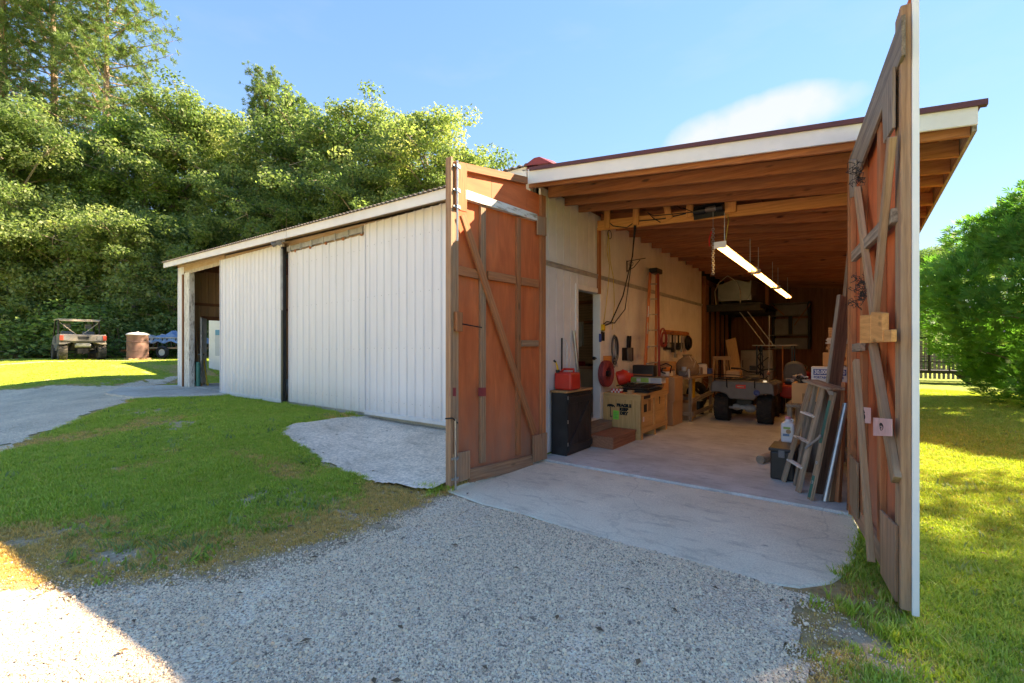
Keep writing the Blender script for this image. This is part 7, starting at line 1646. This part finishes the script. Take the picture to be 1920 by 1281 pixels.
def rots(n): return np.stack([rng.normal(0, .12, n), rng.normal(0, .12, n), rng.uniform(0, 6.28, n)], 1)
hgt = (.65 + .7 * vnoise(x * 1.5, y * 1.5, 33)) * np.clip(1.0 - .35 * dr_, .5, 1)
dist = np.hypot(x, y); scl = hgt * np.clip(dist / 9, 1, 1.35) * np.clip(1.25 - dist / 30, .6, 1)
pts = np.stack([x, y, tz(x, y)], 1)
gm = ~isdry
instancer('grass', pts[gm], rots(gm.sum()), scl[gm], [tuft(51, 16, .040, .05, 'grass', lean=1.1, mean=.3), tuft(52, 12, .047, .045, 'grass', lean=.9, mean=.5), tuft(53, 18, .033, .055, 'grass', lean=1.4, mean=.7), tuft(57, 12, .03, .05, 'grass', lean=1.6, mean=.9), tuft(58, 9, .055, .03, 'grass', lean=.8, mean=.35)])
instancer('dry_grass', pts[isdry], rots(isdry.sum()), scl[isdry] * .8, [tuft(54, 14, .04, .055, 'drygrass', lean=1.3), tuft(55, 12, .035, .06, 'drygrass', lean=1.8)])
# broad-leaved weeds low in the turf
cp = scatter(1500, (-15, -2.6, .2, 5), rng); cp = np.concatenate([cp, scatter(500, (.2, 5, 2, 12), rng)]); cd = sdf(GRAVEL, cp[:, 0], cp[:, 1]); ck = (cd > .15) & (sdf(LANE, cp[:, 0], cp[:, 1]) > .1) & (sdf(RAMP, cp[:, 0], cp[:, 1]) > .1) & (sdf(PAD, cp[:, 0], cp[:, 1]) > .1) & ~((cp[:, 0] > -17.6) & (cp[:, 0] < .25) & (cp[:, 1] > 3.3) & ((cp[:, 1] > 5.1) | (cp[:, 0] > -3.6))) & (vnoise(cp[:, 0] * .9, cp[:, 1] * .9, 44) > .5)
cp = cp[ck]; instancer('clover', np.stack([cp[:, 0], cp[:, 1], tz(cp[:, 0], cp[:, 1])], 1), rots(len(cp)), rng.uniform(.6, 1.5, len(cp)), [tuft(61, 9, .04, .06, 'grass', w=.009, lean=1.5, mean=.15), tuft(62, 7, .055, .05, 'leaf', w=.007, lean=1.2, mean=.6)])
# taller weeds against the apron corners
cw = [(-3.68, 3.46), (-3.75, 3.52), (-3.62, 3.38), (-3.85, 3.40), (.18, 3.42), (.22, 3.62), (.12, 3.85), (-.05, 3.3), (.1, 3.15), (.3, 3.2), (-13.3, 5.05), (-10.2, 5.08), (-7.7, 5.05), (-9.0, 5.1), (-11.5, 5.05)]
wp = np.array([(a + rng.normal(0, .09), b_ + rng.normal(0, .05)) for a, b_ in cw for k in range(16)]); wx_, wy_ = wp[:, 0], np.minimum(wp[:, 1], 5.1)
instancer('weeds', np.stack([wx_, wy_, np.maximum(tz(wx_, wy_), -.06)], 1), rots(len(wp)), rng.uniform(.5, 1.1, len(wp)), [tuft(56, 12, .075, .04, 'grass', w=.004, lean=.9)])

def stone(seed):
    rng_ = np.random.default_rng(seed); b = MB(); b.ball((0, 0, 0), 1, 6, 4); V = np.array(b.v) * np.array([1, .8, .6]) * rng_.uniform(.75, 1.2, (len(b.v), 1)); me = bpy.data.meshes.new('pebble'); me.from_pydata([tuple(v) for v in V], [], b.f); me.materials.append(M['stone']); return bpy.data.objects.new('pebble', me)
G = scatter(330000, (-9, 1.2, .2, 3.6), rng); x, y = G[:, 0], G[:, 1]; d = sdf(GRAVEL, x, y) + .22 * (vnoise(x * 3, y * 3, 61) - .5)
far = rng.random(len(x)) < np.where(d < 0, 1, .55 * np.exp(-d / .12) + .12 * np.exp(-d / .5)); pt_ = vnoise(x * 1.7, y * 2.4, 71) * .6 + vnoise(x * 6, y * 7, 72) * .4; far &= rng.random(len(x)) < np.clip(1.25 - 2.2 * S((pt_ - .58) / .22), .12, 1)
ok = far & ~((x > -3.58) & (x < .03) & (y > 3.37 + .06 * vnoise(x * 4, y, 3)))
x, y = x[ok], y[ok]; s = rng.lognormal(math.log(.0041), .40, len(x)); s = np.clip(s, .0025, .016)
instancer('loose_gravel', np.stack([x, y, tz(x, y) + .012 + s * .15 - np.where(sdf(GRAVEL, x, y) > .05, .008, 0)], 1), rng.uniform(0, 6.28, (len(x), 3)) * np.array([.15, .15, 1]), s, [stone(k) for k in range(6)])
# fallen leaves and twigs on the gravel
b = MB()
for k in range(120):
    a = scatter(1, (-5, .2, .6, 3.3) if k < 34 else ((-9, -3, .3, 4.6) if k < 90 else (.3, 3, 2.4, 7)), rng)[0]; z = tzs(*a) + .026; r_ = random.uniform(0, 6.28); s_ = random.uniform(.018, .035); ca, sa = math.cos(r_), math.sin(r_)
    pt = lambda u_, v_, h_: (a[0] + (u_ * ca - v_ * sa) * s_, a[1] + (u_ * sa + v_ * ca) * s_, z + h_)
    b.add([pt(-1, 0, .002), pt(0, -.5, .008), pt(1, 0, .003), pt(0, .5, .01)], [(0, 1, 2, 3)])
o = obj('fallen_leaves', b, plain('dead_leaf', (.16, .095, .05), .8, var=.5, scale=3), kind='stuff')
